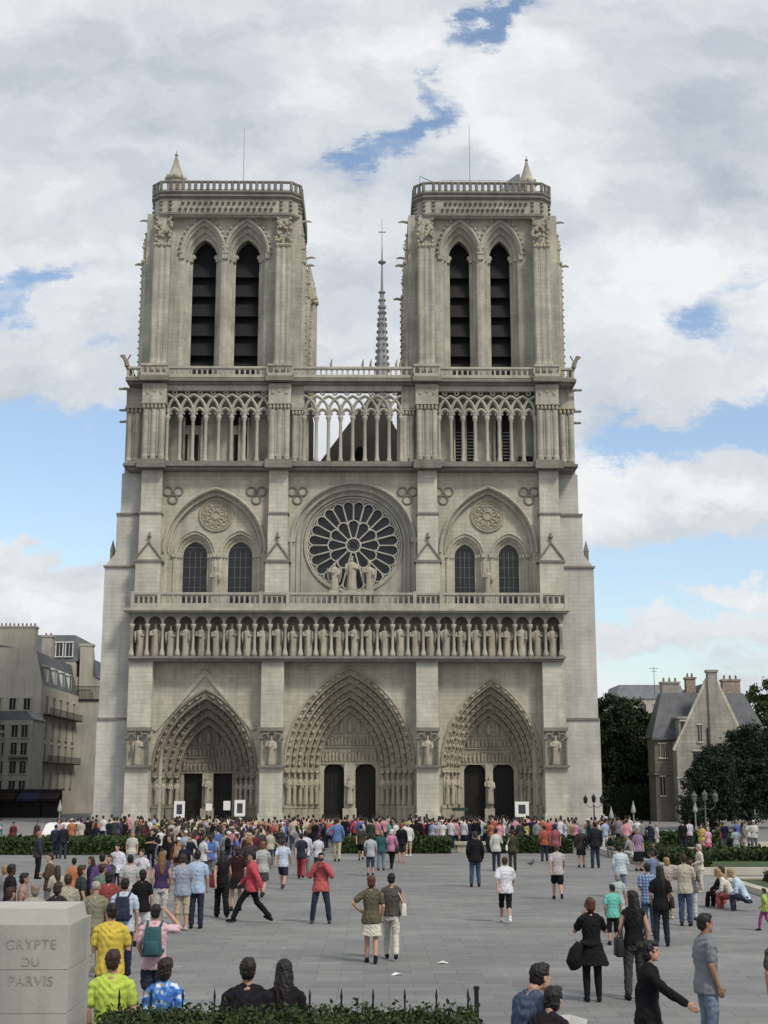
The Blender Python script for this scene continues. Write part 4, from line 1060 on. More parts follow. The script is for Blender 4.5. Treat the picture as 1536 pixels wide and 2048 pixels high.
def tree(x, y, shape, trunk_h, trunk_r, n, leaf, m, label, group=None, seed=1, clump=.9, name='tree'):
    """tapered trunk and limbs, crown of leaf clumps; shape = ellipsoids (dx, dy, z, rx, ry, rz) the clumps fill"""
    rnd = random.Random(seed); t = empty(name, (x, y, 0)); tag(t, label, 'tree', group)
    tb = MB(); zt = max(s[2] for s in shape)
    tb.tube([(0, 0, -.1), (.05, 0, trunk_h * .5), (.1, .05, trunk_h), (.1, 0, zt)], [trunk_r * 1.3, trunk_r, trunk_r * .8, trunk_r * .2], 9)
    for s in shape:
        for _ in range(4):
            tb.tube([(.05, 0, trunk_h * rnd.uniform(.6, 1)), (s[0] * .5 + rnd.uniform(-.4, .4), s[1] * .5, (trunk_h + s[2]) / 2), (s[0] + rnd.uniform(-.6, .6) * s[3], s[1] + rnd.uniform(-.6, .6) * s[4], s[2] + rnd.uniform(-.3, .5) * s[5])], [trunk_r * .5, trunk_r * .3, .03], 6)
    tb.build('trunk', BARK, t, smooth=True)
    lf = MB(); pts = []; vol = [s[3] * s[4] + s[4] * s[5] + s[3] * s[5] for s in shape]; V = sum(vol)
    for s, w in zip(shape, vol):
        k = int(n * w / V); per = 55
        for _ in range(max(1, k // per)):
            a = rnd.uniform(0, 6.283); c = rnd.uniform(-1, 1); q = math.sqrt(1 - c * c); rr = rnd.uniform(.45, 1.05)
            cx, cy, cz = s[0] + s[3] * rr * q * math.cos(a), s[1] + s[4] * rr * q * math.sin(a), s[2] + s[5] * rr * c
            cs = clump * rnd.uniform(.5, 1.25)
            for _ in range(per):
                d = Vector((rnd.gauss(0, .45), rnd.gauss(0, .45), rnd.gauss(0, .33))) * cs
                if cz + d.z > .25: pts.append((cx + d.x, cy + d.y, cz + d.z))
    leaves(lf, pts, leaf, rnd, .15); lf.build('crown', m, t)
    return t

# hedges in the middle of the square
hedge([(-30, -55.9), (-9.0, -55.9)], 3.0, .74, .13, 14000, GREEN, 'long low clipped hedge across the square in front of the left side of the cathedral', 'low hedges across the square')
hedge([(.2, -54.6), (6.3, -54.6)], 3.0, .68, .13, 5000, GREEN_D, 'short low hedge left of the stone bench, in front of the central portal', 'low hedges across the square')
hedge([(8.5, -54.4), (12.9, -54.4)], 3.0, .68, .13, 4200, GREEN_D, 'short low hedge right of the stone bench, in front of the right portal', 'low hedges across the square')
# near hedge with its picket fence
hedge([(-.45, -118.75), (2.86, -118.75)], 1.2, 1.46, .028, 38000, GREEN_D, 'dense dark green hedge at the very front, beside the inscribed stone pillar', None, .06)
f = empty('picket_fence', (1.2, -117.95, 0)); tag(f, 'thin black iron picket fence poking up behind the front hedge', 'fence')
mb = MB()
for i in range(12):
    x = -1.6 + i * .292; mb.cyl(x, 0, 0, 1.6, .009, .009, 6); mb.cyl(x, 0, 1.6, 1.68, .014, .003, 6)
mb.build('pickets', IRON, f)
mb = MB(); mb.box(-1.7, 1.7, -.015, .015, 1.42, 1.45); mb.box(-1.7, 1.7, -.015, .015, .2, .23); mb.build('rail', IRON, f)
mb = MB(); mb.box(1.67, 1.71, -.02, .02, 0, 1.67); mb.box(1.665, 1.715, -.025, .025, 1.67, 1.70); mb.build('post', IRON, f)

# raised beds on the right, edged with stone
def bed(poly, h, label):
    b = empty('planting_bed', (poly[0][0], poly[0][1], 0)); tag(b, label, 'flower bed')
    o = Vector((poly[0][0], poly[0][1])); P = [(x - o.x, y - o.y) for x, y in poly]
    mb = MB(); n = len(P)
    for i in range(n):
        a, c = Vector(P[i]), Vector(P[(i + 1) % n]); d = (c - a).normalized(); q = Vector((-d.y, d.x)) * .2; d = d * .2
        mb.prism_z([tuple(a - q - d), tuple(c - q + d), tuple(c + q + d), tuple(a + q - d)], 0, h + .003 * (i % 2))
    mb.build('kerb', KERB, b)
    mb = MB(); mb.prism_z(P, 0, h - .06); mb.build('lawn', GRASS, b)
    return b
bed([(14.6, -74.5), (42, -74.5), (42, -57.5), (14.4, -55.2)], .30, 'long grassy bed with a pale stone kerb on the right of the square')
hedge([(15.4, -56.6), (15.5, -73.2)], 1.3, .5, .13, 4500, GREEN_D, 'dark hedge growing just inside the pale kerb of the grassy bed', 'hedges in the garden on the right', .06, .22)
hedge([(17.5, -66.5), (41, -66.0)], 4.0, .42, .13, 8000, GREEN_D, 'broad flat clipped hedge inside the grassy bed on the right', 'hedges in the garden on the right', .06, .22)
bed([(14.9, -88.2), (40, -88.8), (40, -79.0), (15.2, -79.0)], .20, 'nearest grassy bed on the right, people sitting at its corner')
hedge([(17.2, -86.6), (39, -86.9)], 2.2, .36, .09, 7000, GREEN, 'low green hedge near the front edge of the nearest grassy bed', 'hedges in the garden on the right', .05, .13)
hedge([(16.4, -81.6), (39, -81.6)], 3.2, .36, .10, 8000, GREEN_D, 'low dark hedge along the back of the nearest grassy bed', 'hedges in the garden on the right', .05, .13)
mb = MB(); mb.quad((20, -54, .004), (60, -54, .004), (60, -40, .004), (18, -40, .004)); mb.build('gravel_path', mat('pale gravel', (.36, .33, .27), .95, .2, 1.5)); bpy.data.objects['gravel_path']['kind'] = 'structure'
hedge([(17.5, -48.3), (24.0, -47.6)], 2.0, .75, .15, 2400, GREEN_D, 'small dark hedge behind the pale kerb, before the stone house', 'hedges in the garden on the right')

# stone bench between the middle hedges
b = empty('stone_bench', (7.4, -55.0, 0)); tag(b, 'pale flat stone bench between two low hedges', 'bench')
mb = MB(); mb.box(-.85, .85, -.35, .35, .42, .58); mb.build('seat', KERB, b)
for s in (-.45, .5): mb = MB(); mb.box(s - .25, s + .25, -.25, .25, 0, .42); mb.build('support', KERB, b)

# inscribed stone pillar at the front left
PILLAR = stone('worn pillar stone', (.325, .317, .29), (.35, .342, .315), course=5, length=9, joint=.0, stain=.55, blotch=.22)
s = empty('stone_pillar', (-1.75, -119.5, 0)); tag(s, 'big square stone pillar with carved lettering at the front left corner', 'pillar')
mb = MB(); mb.box(-1.2, 1.2, 0, .85, 0, 1.702); mb.box(-1.199, 1.199, .001, .849, 1.706, 2.042); mb.box(-1.2, 1.2, 0, .85, 2.046, 2.40)
sh = mb.build('shaft', PILLAR, s); bv = sh.modifiers.new('worn', 'BEVEL'); bv.width = .004; bv.segments = 2
mb = MB(); mb.box(-1.19, 1.17, .06, .80, 2.40, 2.52, .02, .02); mb.build('cap', stone('pale cap stone', (.38, .37, .345), (.41, .40, .37), course=5, length=9, joint=0, stain=.2), s)
mb = MB()
for z in (1.70, 2.04): mb.box(-1.19, 1.19, .006, .02, z - .001, z + .008)
mb.build('joint', CORNICE, s)
LETTER_SHADE = mat('shaded lettering', (.265, .257, .238), .9, .35, 14.0)  # darker colour paints in the shade of the cut letters
def lettering(txt, x, z, size, parent):
    c = bpy.data.curves.new('lettering', 'FONT'); c.body = txt; c.size = size; c.align_x = 'CENTER'; c.extrude = .002; c.space_character = 1.12
    o = bpy.data.objects.new('lettering', c); COL.objects.link(o); o.rotation_euler = (R(90), 0, 0); o.location = (x, -.003, z)
    bpy.context.view_layer.update(); me = bpy.data.meshes.new_from_object(o.evaluated_get(bpy.context.evaluated_depsgraph_get()))
    bpy.data.objects.remove(o); q = bpy.data.objects.new('lettering', me); COL.objects.link(q); q.parent = parent
    q.rotation_euler = (R(90), 0, 0); q.location = (x, -.003, z); me.materials.clear(); me.materials.append(LETTER_SHADE); return q
lettering('CRYPTE', .89, 2.21, .108, s); lettering('DU', .89, 2.075, .10, s); lettering('PARVIS', .90, 1.925, .108, s)

# litter and a pigeon on the paving
for x, y, r in ((2.44, -104.13, .4), (3.39, -102.43, -.3)):
    mb = MB(); mb.add([(-.11, -.05, .004), (.02, -.07, .03), (.12, -.02, .006), (.1, .06, .012), (-.02, .07, .045), (-.12, .04, .005)], [(0, 1, 4, 5), (1, 2, 3, 4)])
    o = mb.build('paper_scrap', WHITE, loc=(x, y, 0)); o.rotation_euler.z = r
    tag(o, 'crumpled white paper scrap on the paving, ' + ('nearer the camera' if y < -103 else 'the farther one'), 'litter', 'paper scraps')
p = empty('pigeon', (9.21, -68.27, 0), .6); tag(p, 'dark grey pigeon standing on the open paving', 'pigeon')
mb = MB(); mb.tube([(-.22, 0, .13), (-.1, 0, .14), (0, 0, .15), (.09, 0, .18), (.13, 0, .25), (.15, 0, .29)], [.015, .06, .085, .075, .04, .035], 9); mb.ell((.155, 0, .30), (.04, .033, .035)); mb.tube([(.19, 0, .30), (.23, 0, .29)], [.012, .004], 5)
mb.build('body', mat('pigeon grey', (.06, .065, .075), .6, .3, 20), p, smooth=True)
for s in (-1, 1): mb = MB(); mb.tube([(.02, .03 * s, .1), (.02, .03 * s, 0), (.06, .03 * s, .005)], .008, 5); mb.build('leg', mat('pigeon leg', (.25, .08, .06)), p)

# lamps
def candelabra(x, y, h, m, label):
    t = empty('street_lamp', (x, y, 0)); tag(t, label, 'street lamp')
    mb = MB(); mb.lathe(0, 0, [(.22, 0), (.2, .25), (.12, .35), (.07, .5), (.055, h * .62), (.08, h * .64), (.04, h * .66), (.04, h - .75)], 10)
    for s in (-1, 1): mb.tube([(0, 0, h * .62), (s * .35, 0, h * .58), (s * .72, 0, h * .66), (s * .75, 0, h - .85)], .028, 6)
    mb.build('post', m, t)
    for dx, dz in ((-.75, -.1), (0, 0), (.75, -.1)):
        l = MB(); z = h - .78 + dz; l.lathe(dx, 0, [(.06, z), (.15, z + .05), (.2, z + .42), (.23, z + .44), (.12, z + .62), (.05, z + .68), (.03, z + .8)], 8)
        l.build('lantern', m if m is not WHITE else mat('milky glass', (.5, .52, .5), .3), t)
    return t
candelabra(22.3, -6, 2.95, IRON, 'black three-lantern street lamp in front of the right buttress of the cathedral')
candelabra(25.6, -34, 3.35, mat('grey painted iron', (.10, .11, .11)), 'pale grey three-lantern street lamp before the dark yew trees')
for x, y, h, lb in ((21.4, -20, 2.0, 'white conical lamp on a thin post close to the right edge of the cathedral'), (23.2, -20, 2.45, 'tallest white conical lamp, before the dark trees'), (28.2, -20, 2.5, 'white conical lamp in front of the stone house'), (-23.0, -20, 2.55, 'white conical lamp on a post before the dark shop awnings')):
    t = empty('street_lamp', (x, y, 0)); tag(t, lb, 'street lamp', 'white conical lamps')
    mb = MB(); mb.lathe(0, 0, [(.12, 0), (.10, .3), (.055, .4), (.05, h - .95)], 9); mb.build('post', mat('pale post', (.25, .25, .24)), t)
    mb = MB(); mb.lathe(0, 0, [(.10, h - 1.0), (.17, h - .92), (.20, h - .80), (.15, h - .55), (.07, h - .28), (.03, h - .08), (.01, h)], 10); mb.build('lantern', mat('milky lamp glass', (.30, .30, .29), .4), t, smooth=True)

# posters and notices in front of the portals
def poster(x, y, z0, w, h, label, inner, dark=(.05, .055, .07)):
    t = empty('poster_board', (x, y, 0)); tag(t, label, 'poster')
    mb = MB(); mb.box(-w / 2, w / 2, -.03, .03, z0, z0 + h); mb.build('board', WHITE, t)
    if inner:
        mb = MB(); a, b = w * .24, h * .2; mb.box(-w / 2 + a, w / 2 - a, -.036, -.031, z0 + b, z0 + h - b); mb.build('picture', mat('printed picture', dark, .6, .6, 6), t)
    mb = MB()
    for s in (-.35, .35): mb.box(s * w - .025, s * w + .025, .03, .08, 0, z0 + h * .8)
    mb.build('leg', IRON, t)
poster(-15.9, -1.9, .75, 1.0, 1.5, 'white framed poster standing left of the left portal doors', True)
poster(-10.25, -1.9, .85, 1.0, 1.5, 'white framed poster with dark picture, right of the left portal doors', True, (.03, .04, .06))
poster(-13.3, -.6, 1.35, .6, .65, 'small white notice at the left door of the left portal', False)
poster(-11.6, -.6, 1.4, .65, .85, 'white paper notice before the right door of the left portal', False)
poster(16.2, -1.9, .8, 1.3, 1.4, 'pale blue and white poster board beside the right portal', True, (.08, .14, .25))
t = empty('green_sign', (10.4, -1.8, 0)); tag(t, 'low dark green board left of the right portal doors', 'sign')
mb = MB(); mb.box(-.75, .75, -.04, .04, 1.35, 1.65); mb.build('panel', mat('dark green paint', (.02, .05, .035)), t)
mb = MB(); mb.box(-.6, -.54, -.02, .02, 0, 1.35); mb.box(.54, .6, -.02, .02, 0, 1.35); mb.build('leg', IRON, t)

# ------------------------------------------------------------------ houses on the left
RENDER_ = stone('cream render', (.46, .43, .36), (.48, .45, .38), course=40, length=60, joint=0, stain=.35, blotch=.15)
RENDER_G = stone('grey render', (.41, .395, .355), (.43, .415, .375), course=40, length=60, joint=0, stain=.4)
RENDER_D = stone('grimy render', (.15, .14, .12), (.17, .155, .135), course=40, length=60, joint=0, stain=.4)
PANE = mat('window pane', (.022, .024, .028), .2, .4, spec=.6)
def windows(parent, face, cols, rows, w, h, fixed, frame=RENDER_):
    """face 'y' looks at -y (cols are x), face 'x' looks at +x (cols are y)"""
    for c in cols:
        for z in rows:
            fr = MB(); pn = MB()
            def bx(m_, a, b, p0, p1, z0, z1):
                if face == 'y': m_.box(a, b, fixed - p1, fixed - p0, z0, z1)
                else: m_.box(fixed + p0, fixed + p1, a, b, z0, z1)
            bx(fr, c - w / 2 - .12, c - w / 2, 0, .09, z - .05, z + h + .1); bx(fr, c + w / 2, c + w / 2 + .12, 0, .09, z - .05, z + h + .1)
            bx(fr, c - w / 2 - .2, c + w / 2 + .2, .0, .16, z + h + .1, z + h + .25); bx(fr, c - w / 2 - .18, c + w / 2 + .18, 0, .2, z - .18, z - .05)
            bx(fr, c - .03, c + .03, .02, .05, z, z + h)
            bx(pn, c - w / 2, c + w / 2, .003, .02, z - .05, z + h + .1)
            f_ = fr.build('window', frame, parent); pn.build('pane', PANE, f_)
def chimney(parent, x0, x1, y0, y1, z0, z1, m):
    mb = MB(); mb.box(x0, x1, y0, y1, z0, z1); mb.box(x0 - .1, x1 + .1, y0 - .1, y1 + .1, z1, z1 + .2)
    c = mb.build('chimney', m, parent); n = max(2, int((x1 - x0) / .5)); p = MB()
    for i in range(n): p.cyl(x0 + (x1 - x0) * (i + .5) / n, (y0 + y1) / 2, z1 + .2, z1 + .65, .13, .10, 7)
    p.build('chimney_pot', mat('clay pot', (.20, .165, .135)), c)
A = empty('apartment_house', (-42, 50, 0)); tag(A, 'tall old house with blank cream gable wall and slate mansard roof', 'building')
A.location = (0, 0, 0)
mb = MB(); mb.box(-46, -39.5, 40, 62, 0, 16.2); mb.prism_y([(-46, 16.2), (-39.5, 16.2), (-40.6, 20.9), (-46, 20.9)], 40, 40.6); mb.build('wall', RENDER_, A)
mb = MB(); mb.add([(-39.6, 40.6, 16.2), (-39.6, 62, 16.2), (-40.7, 62, 20.6), (-40.7, 40.6, 20.6), (-46, 62, 21.4), (-46, 40.6, 21.4), (-46, 62, 16.2), (-46, 40.6, 16.2)], [(0, 1, 2, 3), (3, 2, 4, 5), (1, 6, 4, 2), (0, 3, 5, 7)]); mb.build('roof', SLATE, A)
chimney(A, -45.8, -41.0, 41.5, 43.0, 20.4, 23.6, RENDER_); chimney(A, -41.9, -40.6, 49, 50.5, 20.4, 23.2, RENDER_G)
windows(A, 'x', [43, 47, 51, 55, 59], [3.6, 6.8, 9.8, 12.8], 1.1, 2.0, -39.5)
for y in (44, 48.5, 53, 57.5):
    mb = MB(); mb.box(-40.9, -39.75, y - .8, y + .8, 16.5, 18.7); mb.prism_y([(-41, 18.7), (-39.55, 18.7), (-41, 19.4)], y - .95, y + .95); d = mb.build('dormer', WHITE if y > 46 else RENDER_, A)
    mb = MB(); mb.box(-39.75, -39.735, y - .5, y + .5, 16.8, 18.4); mb.build('pane', PANE, d)
for z in (6.55, 12.5):
    mb = MB(); mb.box(-39.5, -38.6, 41.5, 61, z, z + .14); mb.box(-38.64, -38.6, 41.5, 61, z + .9, z + .95)
    for i in range(66): mb.box(-38.63, -38.6, 41.5 + i * .3, 41.53 + i * .3, z + .14, z + .9)
    mb.build('balcony', IRON, A)
B = empty('town_house', (0, 0, 0)); tag(B, 'lower grey house with small windows built against the blank gable wall', 'building')
mb = MB(); mb.box(-43.6, -38.9, 34, 39.95, 0, 11.6); mb.build('wall', RENDER_G, B)
mb = MB(); mb.prism_y([(-43.8, 11.6), (-38.7, 11.6), (-39.6, 12.6), (-43.0, 12.6)][::-1], 33.9, 39.9); mb.build('roof', LEAD, B)
windows(B, 'y', [-42.6, -41.0, -39.8], [2.9, 5.2, 7.4, 9.5], .75, 1.3, 34, RENDER_G)
mb = MB(); mb.box(-41.5, -39.2, 33.3, 34, 6.9, 7.0); mb.box(-41.5, -39.2, 33.3, 33.34, 7.7, 7.75); mb.build('balcony', IRON, B)
Cc = empty('corner_house', (0, 0, 0)); tag(Cc, 'small cream house with dark mansard roof and a column of windows', 'building')
mb = MB(); mb.box(-47, -42.4, 28, 33.9, 0, 10.1); mb.box(-47, -42.2, 27.8, 33.9, 9.9, 10.25); mb.build('wall', RENDER_, Cc)
mb = MB(); mb.box(-46.9, -42.5, 28.1, 33.8, 10.25, 12.9, .6, .6); mb.build('roof', SLATE, Cc)
windows(Cc, 'y', [-45.4, -43.6], [3.0, 5.3, 7.6], .8, 1.4, 28)
D = empty('dark_house', (0, 0, 0)); tag(D, 'dark grimy house front cut off by the left edge of the picture', 'building')
mb = MB(); mb.box(-52, -42.15, 20, 27.5, 0, 15.2); mb.box(-52, -41.95, 19.7, 27.5, 14.8, 15.3); mb.box(-52, -42.0, 19.8, 27.5, 7.0, 7.3); mb.build('wall', RENDER_D, D)
mb = MB(); mb.box(-51.5, -42.4, 20.2, 27.2, 15.3, 17.8, .9, .9); mb.build('roof', SLATE, D)
windows(A, 'y', [-44.9, -43.0, -41.2], [13.1], .8, 1.3, 40)
windows(D, 'y', [-43.3], [2.8, 5.0, 8.2, 11.4], .9, 1.6, 20, RENDER_D)
E_ = empty('rear_apartment_house', (0, 0, 0)); tag(E_, 'house with a tall chimney wall and a dark roof terrace, next to the cathedral', 'building')
mb = MB(); mb.box(-44, -36.0, 62.1, 78, 0, 15.6); mb.box(-44, -37.6, 62.6, 78, 15.6, 19.0); mb.build('wall', RENDER_G, E_)
mb = MB(); mb.box(-39.6, -37.9, 62.3, 63.6, 15.6, 23.4); mb.box(-39.75, -37.75, 62.2, 63.7, 23.4, 23.7); mb.build('chimney', RENDER_, E_)
mb = MB(); mb.prism_y([(-44, 19), (-37.5, 19), (-37.9, 21.6), (-44, 22.0)][::-1], 63.7, 78); mb.build('roof', SLATE, E_)
mb = MB(); mb.box(-40.6, -35.8, 61.9, 62.6, 15.6, 15.8); mb.box(-40.6, -35.8, 61.95, 62.0, 17.5, 17.6)
for i in range(24): mb.box(-40.55 + i * .2, -40.5 + i * .2, 61.95, 62.0, 15.8, 17.5)
mb.build('balcony', IRON, E_)
F_ = empty('mansard_house', (0, 0, 0)); tag(F_, 'tall house with two large attic windows rising behind the mansard roof', 'building')
mb = MB(); mb.box(-46, -40.1, 62.0, 75, 0, 21.2); mb.build('wall', RENDER_, F_)
mb = MB(); mb.prism_y([(-46.2, 21.2), (-39.9, 21.2), (-40.3, 24.9), (-46, 24.9)][::-1], 61.9, 75); mb.build('roof', LEAD, F_)
windows(F_, 'y', [-44.2, -42.5, -41.1], [21.9], .9, 1.8, 61.9, WHITE)
for i, (x, c, lb) in enumerate(((-41.2, (.024, .010, .011), 'dark red shop awning at the foot of the old houses'), (-38.6, (.02, .025, .06), 'navy blue shop awning beside the red one'), (-36.2, (.03, .015, .014), 'brown shop awning nearest the cathedral'))):
    t = empty('shop_awning', (x, 33.0 + i * .3, 0)); tag(t, lb, 'awning', 'shop awnings')
    mb = MB(); mb.add([(-1.25, 0, 2.9), (1.25, 0, 2.9), (1.25, -1.4, 2.2), (-1.25, -1.4, 2.2), (-1.25, -1.4, 1.9), (1.25, -1.4, 1.9)], [(0, 1, 2, 3), (3, 2, 5, 4)]); mb.box(-1.25, 1.25, 0, .1, 2.8, 3.0)
    mb.build('canopy', mat('awning cloth %d' % i, c, .9, .2), t)
    mb = MB(); mb.box(-1.25, 1.25, .2, .6, 0, 3.3); mb.build('shop_front', mat('dark shop front', (.015, .013, .013), .5, .3), t)
    mb = MB(); mb.box(-1.1, 1.1, -1.42, -1.3, 0, .03); mb.box(-1.2, -1.15, -1.4, -1.35, .0, 2.2); mb.box(1.15, 1.2, -1.4, -1.35, 0, 2.2); mb.build('frame', IRON, t)

# white car behind the left hedge
c = empty('parked_car', (-15.9, -51.0, 0), R(82)); tag(c, 'small white car parked behind the left hedge', 'car')
mb = MB(); prof = [(-1.9, .3), (-1.95, .75), (-1.75, .95), (-1.2, 1.02), (-.75, 1.42), (-.3, 1.52), (.75, 1.5), (1.35, 1.2), (1.75, 1.0), (1.9, .75), (1.88, .3)]
mb.prism_y(prof[::-1], -.72, .72); cb_ = mb.build('body', mat('white car paint', (.68, .68, .66), .25, .03, spec=.6), c)
bv = cb_.modifiers.new('bevel', 'BEVEL'); bv.width = .10; bv.segments = 3
mb = MB(); mb.prism_y([(-1.05, 1.03), (-.68, 1.38), (.1, 1.43), (.1, 1.03)][::-1], -.735, .735); mb.prism_y([(.2, 1.03), (.2, 1.43), (.75, 1.41), (1.2, 1.15), (1.3, 1.03)][::-1], -.735, .735); mb.build('window', PANE, c)
for x in (-1.2, 1.2):
    for y in (-.7, .7):
        mb = MB(); mb.tube([(x, y - .09, .3), (x, y + .09, .3)], .3, 14); w_ = mb.build('wheel', mat('tyre rubber', (.015, .015, .015), .9), c)
        mb = MB(); mb.tube([(x, y - .11, .3), (x, y + .11, .3)], .17, 12); mb.build('rim', mat('alloy rim', (.35, .35, .36), .35, metallic=.6), w_)
for y in (-.55, .55): mb = MB(); mb.ell((-1.93, y, .75), (.06, .14, .08)); mb.build('headlight', mat('headlight glass', (.6, .62, .62), .15), c)

# ------------------------------------------------------------------ stone house on the right, among trees
H = empty('stone_house', (0, 0, 0)); tag(H, 'old stone house with a steep pointed gable, slate roof and tall chimneys on the right', 'house')
HS = stone('house stone', (.30, .288, .255), (.345, .33, .295), stain=.6, blotch=.25); HS_SHADE = stone('shaded house stone', (.155, .145, .12), (.17, .16, .13), stain=.35)  # second stone: shade on the side wing put into its colour
mb = MB(); mb.box(32.0, 34.4, 13, 16.5, 0, 8.7); mb.box(31.85, 34.4, 12.8, 16.5, 4.8, 5.0); mb.build('side_wing', HS_SHADE, H)
mb = MB(); mb.prism_y([(33.9, 0), (41, 0), (41, 8.2), (38.4, 14.4), (37.4, 14.4), (33.9, 7.6)][::-1], 11, 11.7); mb.box(33.9, 41, 11.7, 24, 0, 8.2)
mb.box(33.8, 41.1, 10.9, 11.0, 4.4, 4.6); mb.box(33.8, 36.2, 10.8, 11.0, 2.6, 2.75); mb.build('wall', HS, H)
mb = MB()
for s, a, b in ((0, (33.7, 7.3), (37.5, 14.7)), (1, (41.3, 7.9), (38.3, 14.7))): mb.tube([(a[0], 11.3, a[1]), (b[0], 11.3, b[1])], .28, 4)
mb.build('gable_coping', STONE_BUT, H)
mb = MB(); mb.add([(31.75, 12.7, 8.7), (34.9, 12.7, 8.7), (37.4, 14.5, 13.5), (33.3, 14.6, 13.5), (31.75, 16.9, 8.7), (33.3, 16.4, 13.5), (37.4, 20, 13.5)], [(0, 1, 2, 3), (0, 3, 5, 4), (3, 2, 6, 5)])
mb.add([(33.9, 11.5, 7.6), (37.9, 11.5, 14.5), (37.9, 24, 14.5), (33.9, 24, 7.6), (41.3, 11.5, 7.9), (41.3, 24, 7.9)], [(0, 1, 2, 3), (1, 4, 5, 2)])
mb.add([(38.5, 14, 13.4), (42, 14, 13.4), (44.5, 12, 7.9), (40, 12, 7.9), (42, 22, 13.4), (44.5, 24, 7.9)], [(0, 3, 2, 1), (1, 2, 5, 4)]); mb.box(31.7, 35, 12.6, 12.8, 8.45, 8.7)
mb.build('roof', SLATE, H)
mb = MB(); mb.box(37.45, 38.45, 10.75, 11.6, 5.0, 15.4); mb.box(37.35, 38.55, 10.65, 11.7, 15.4, 15.65); mb.build('chimney', HS, H)
for x0, x1, z0, z1, y in ((33.4, 35.3, 13.2, 14.5, 14.6), (36.4, 37.4, 13.2, 15.1, 16), (40.1, 42.0, 12.9, 14.8, 15)): chimney(H, x0, x1, y, y + 1, z0, z1, HS if x0 < 36 else mat('old brick', (.30, .235, .20), .9, .3))
mb = MB(); mb.box(34.3, 35.6, 11.3, 13.5, 8.2, 10.6); mb.prism_y([(34.1, 10.6), (35.8, 10.6), (35.8, 10.8), (34.1, 10.8)], 11.2, 13.5); mb.build('dormer', HS, H)
def pane(x0, x1, y, z0, z1):
    mb = MB(); mb.box(x0, x1, y - .03, y - .003, z0, z1); w_ = mb.build('window', PANE, H)
    mb = MB(); mb.box(x0 - .12, x1 + .12, y - .12, y - .035, z1, z1 + .15); mb.box(x0 - .12, x1 + .12, y - .14, y - .035, z0 - .15, z0); mb.box((x0 + x1) / 2 - .03, (x0 + x1) / 2 + .03, y - .06, y - .032, z0, z1); mb.build('frame', STONE_BUT, w_)
pane(36.2, 36.6, 11, 8.2, 9.9); pane(35.6, 37.0, 11, 4.9, 7.2); pane(32.5, 32.72, 13, 6.6, 8.0); pane(33.0, 33.22, 13, 6.6, 8.0); pane(32.5, 32.95, 13, 2.7, 4.6); pane(34.5, 35.4, 11.3, 8.6, 10.3)
for x, y, h in ((32.9, 16, 3.0), (38.9, 17, 1.7)):
    mb = MB(); mb.cyl(x, y, 13.4, 13.4 + h, .04, .03, 6); mb.box(x - .5, x + .5, y - .02, y + .02, 13.2 + h, 13.25 + h); mb.box(x - .3, x + .3, y - .02, y + .02, 12.9 + h, 12.95 + h); mb.build('aerial', LEAD, H)
mb = MB(); mb.tube([(37.2, 10.9, 9.6), (37.2, 10.9, 0)], .07, 6); mb.build('drainpipe', IRON, H)
Bb = empty('far_apartment_block', (0, 0, 0)); tag(Bb, 'distant pale block with a grey roof between the trees and the stone house', 'building')
mb = MB(); mb.box(46, 58, 110, 122, 0, 19); mb.build('wall', RENDER_G, Bb); mb = MB(); mb.box(45.7, 58.3, 109.8, 122, 19, 21.5, .8, .8); mb.build('roof', LEAD, Bb)
windows(Bb, 'y', [48, 50.5, 53, 55.5], [10, 13, 16], 1.1, 1.9, 110)

tree(29.2, 22, [(0, 0, 9.6, 2.7, 2.5, 4.0), (.5, 0, 5.0, 2.8, 2.5, 3.6)], 3.0, .28, 26000, .21, TREE_D, 'dense dark square-clipped tree close against the right side of the cathedral', 'trees beside the cathedral', 3, .8)
tree(32.6, 25, [(0, 0, 9.0, 2.2, 2.5, 4.0), (0, 0, 4.6, 2.4, 2.4, 3.2)], 3.0, .28, 16000, .21, TREE_D, 'dark tree between the clipped tree and the stone house', 'trees beside the cathedral', 4, .8)
hedge([(25.2, 19.0), (32.6, 19.5)], 2.0, 3.2, .2, 7000, TREE_D, 'added dark shrubbery under the trees beside the cathedral', 'hedges in the garden on the right', .3)  # hedge added to darken the bright gap below the crowns
tree(29.2, 48, [(0, 0, 10.5, 4, 4, 4.5)], 4.0, .3, 6000, .24, TREE_D, 'tree standing farther back along the side of the cathedral', 'trees beside the cathedral', 5)
tree(31.0, -14, [(0, 0, 3.0, 2.4, 2.0, 2.6), (.6, 0, 5.2, 1.6, 1.6, 1.7)], 1.2, .25, 20000, .15, YEW, 'broad black-green yew with a ragged top, left one of the pair before the house', 'yew trees', 6, .6, name='yew_tree')
tree(34.9, -12, [(0, 0, 3.8, 3.6, 2.4, 3.4), (-2.2, .6, 4.6, 1.8, 1.5, 2.4), (.4, 0, 6.8, 2.4, 1.8, 2.2), (-1.3, 0, 5.6, 1.6, 1.5, 1.5)], 1.5, .3, 30000, .15, YEW, 'tallest dark yew, cut off by the right edge of the picture', 'yew trees', 7, .7, name='yew_tree')
tree(28.9, -16, [(0, 0, 1.6, 1.0, 1.2, 1.5)], .7, .12, 6000, .13, YEW, 'low dark bush at the foot of the left yew', 'yew trees', 8, .4, name='yew_tree')
tree(52.5, 40, [(0, 0, 12.0, 4.0, 3.5, 4.4), (1, 0, 7, 4.5, 3.5, 4)], 4.5, .35, 14000, .28, TREE_M, 'mid green tree rising behind the roof of the stone house', 'trees behind the house', 9)
tree(38.6, -10, [(0, 0, 5.2, 2.6, 2.2, 4.6), (.5, 0, 8.2, 1.8, 1.6, 2.2)], 1.5, .3, 14000, .16, YEW, 'dark yew farthest to the right, showing only its edge', 'yew trees', 17, .6, name='yew_tree')
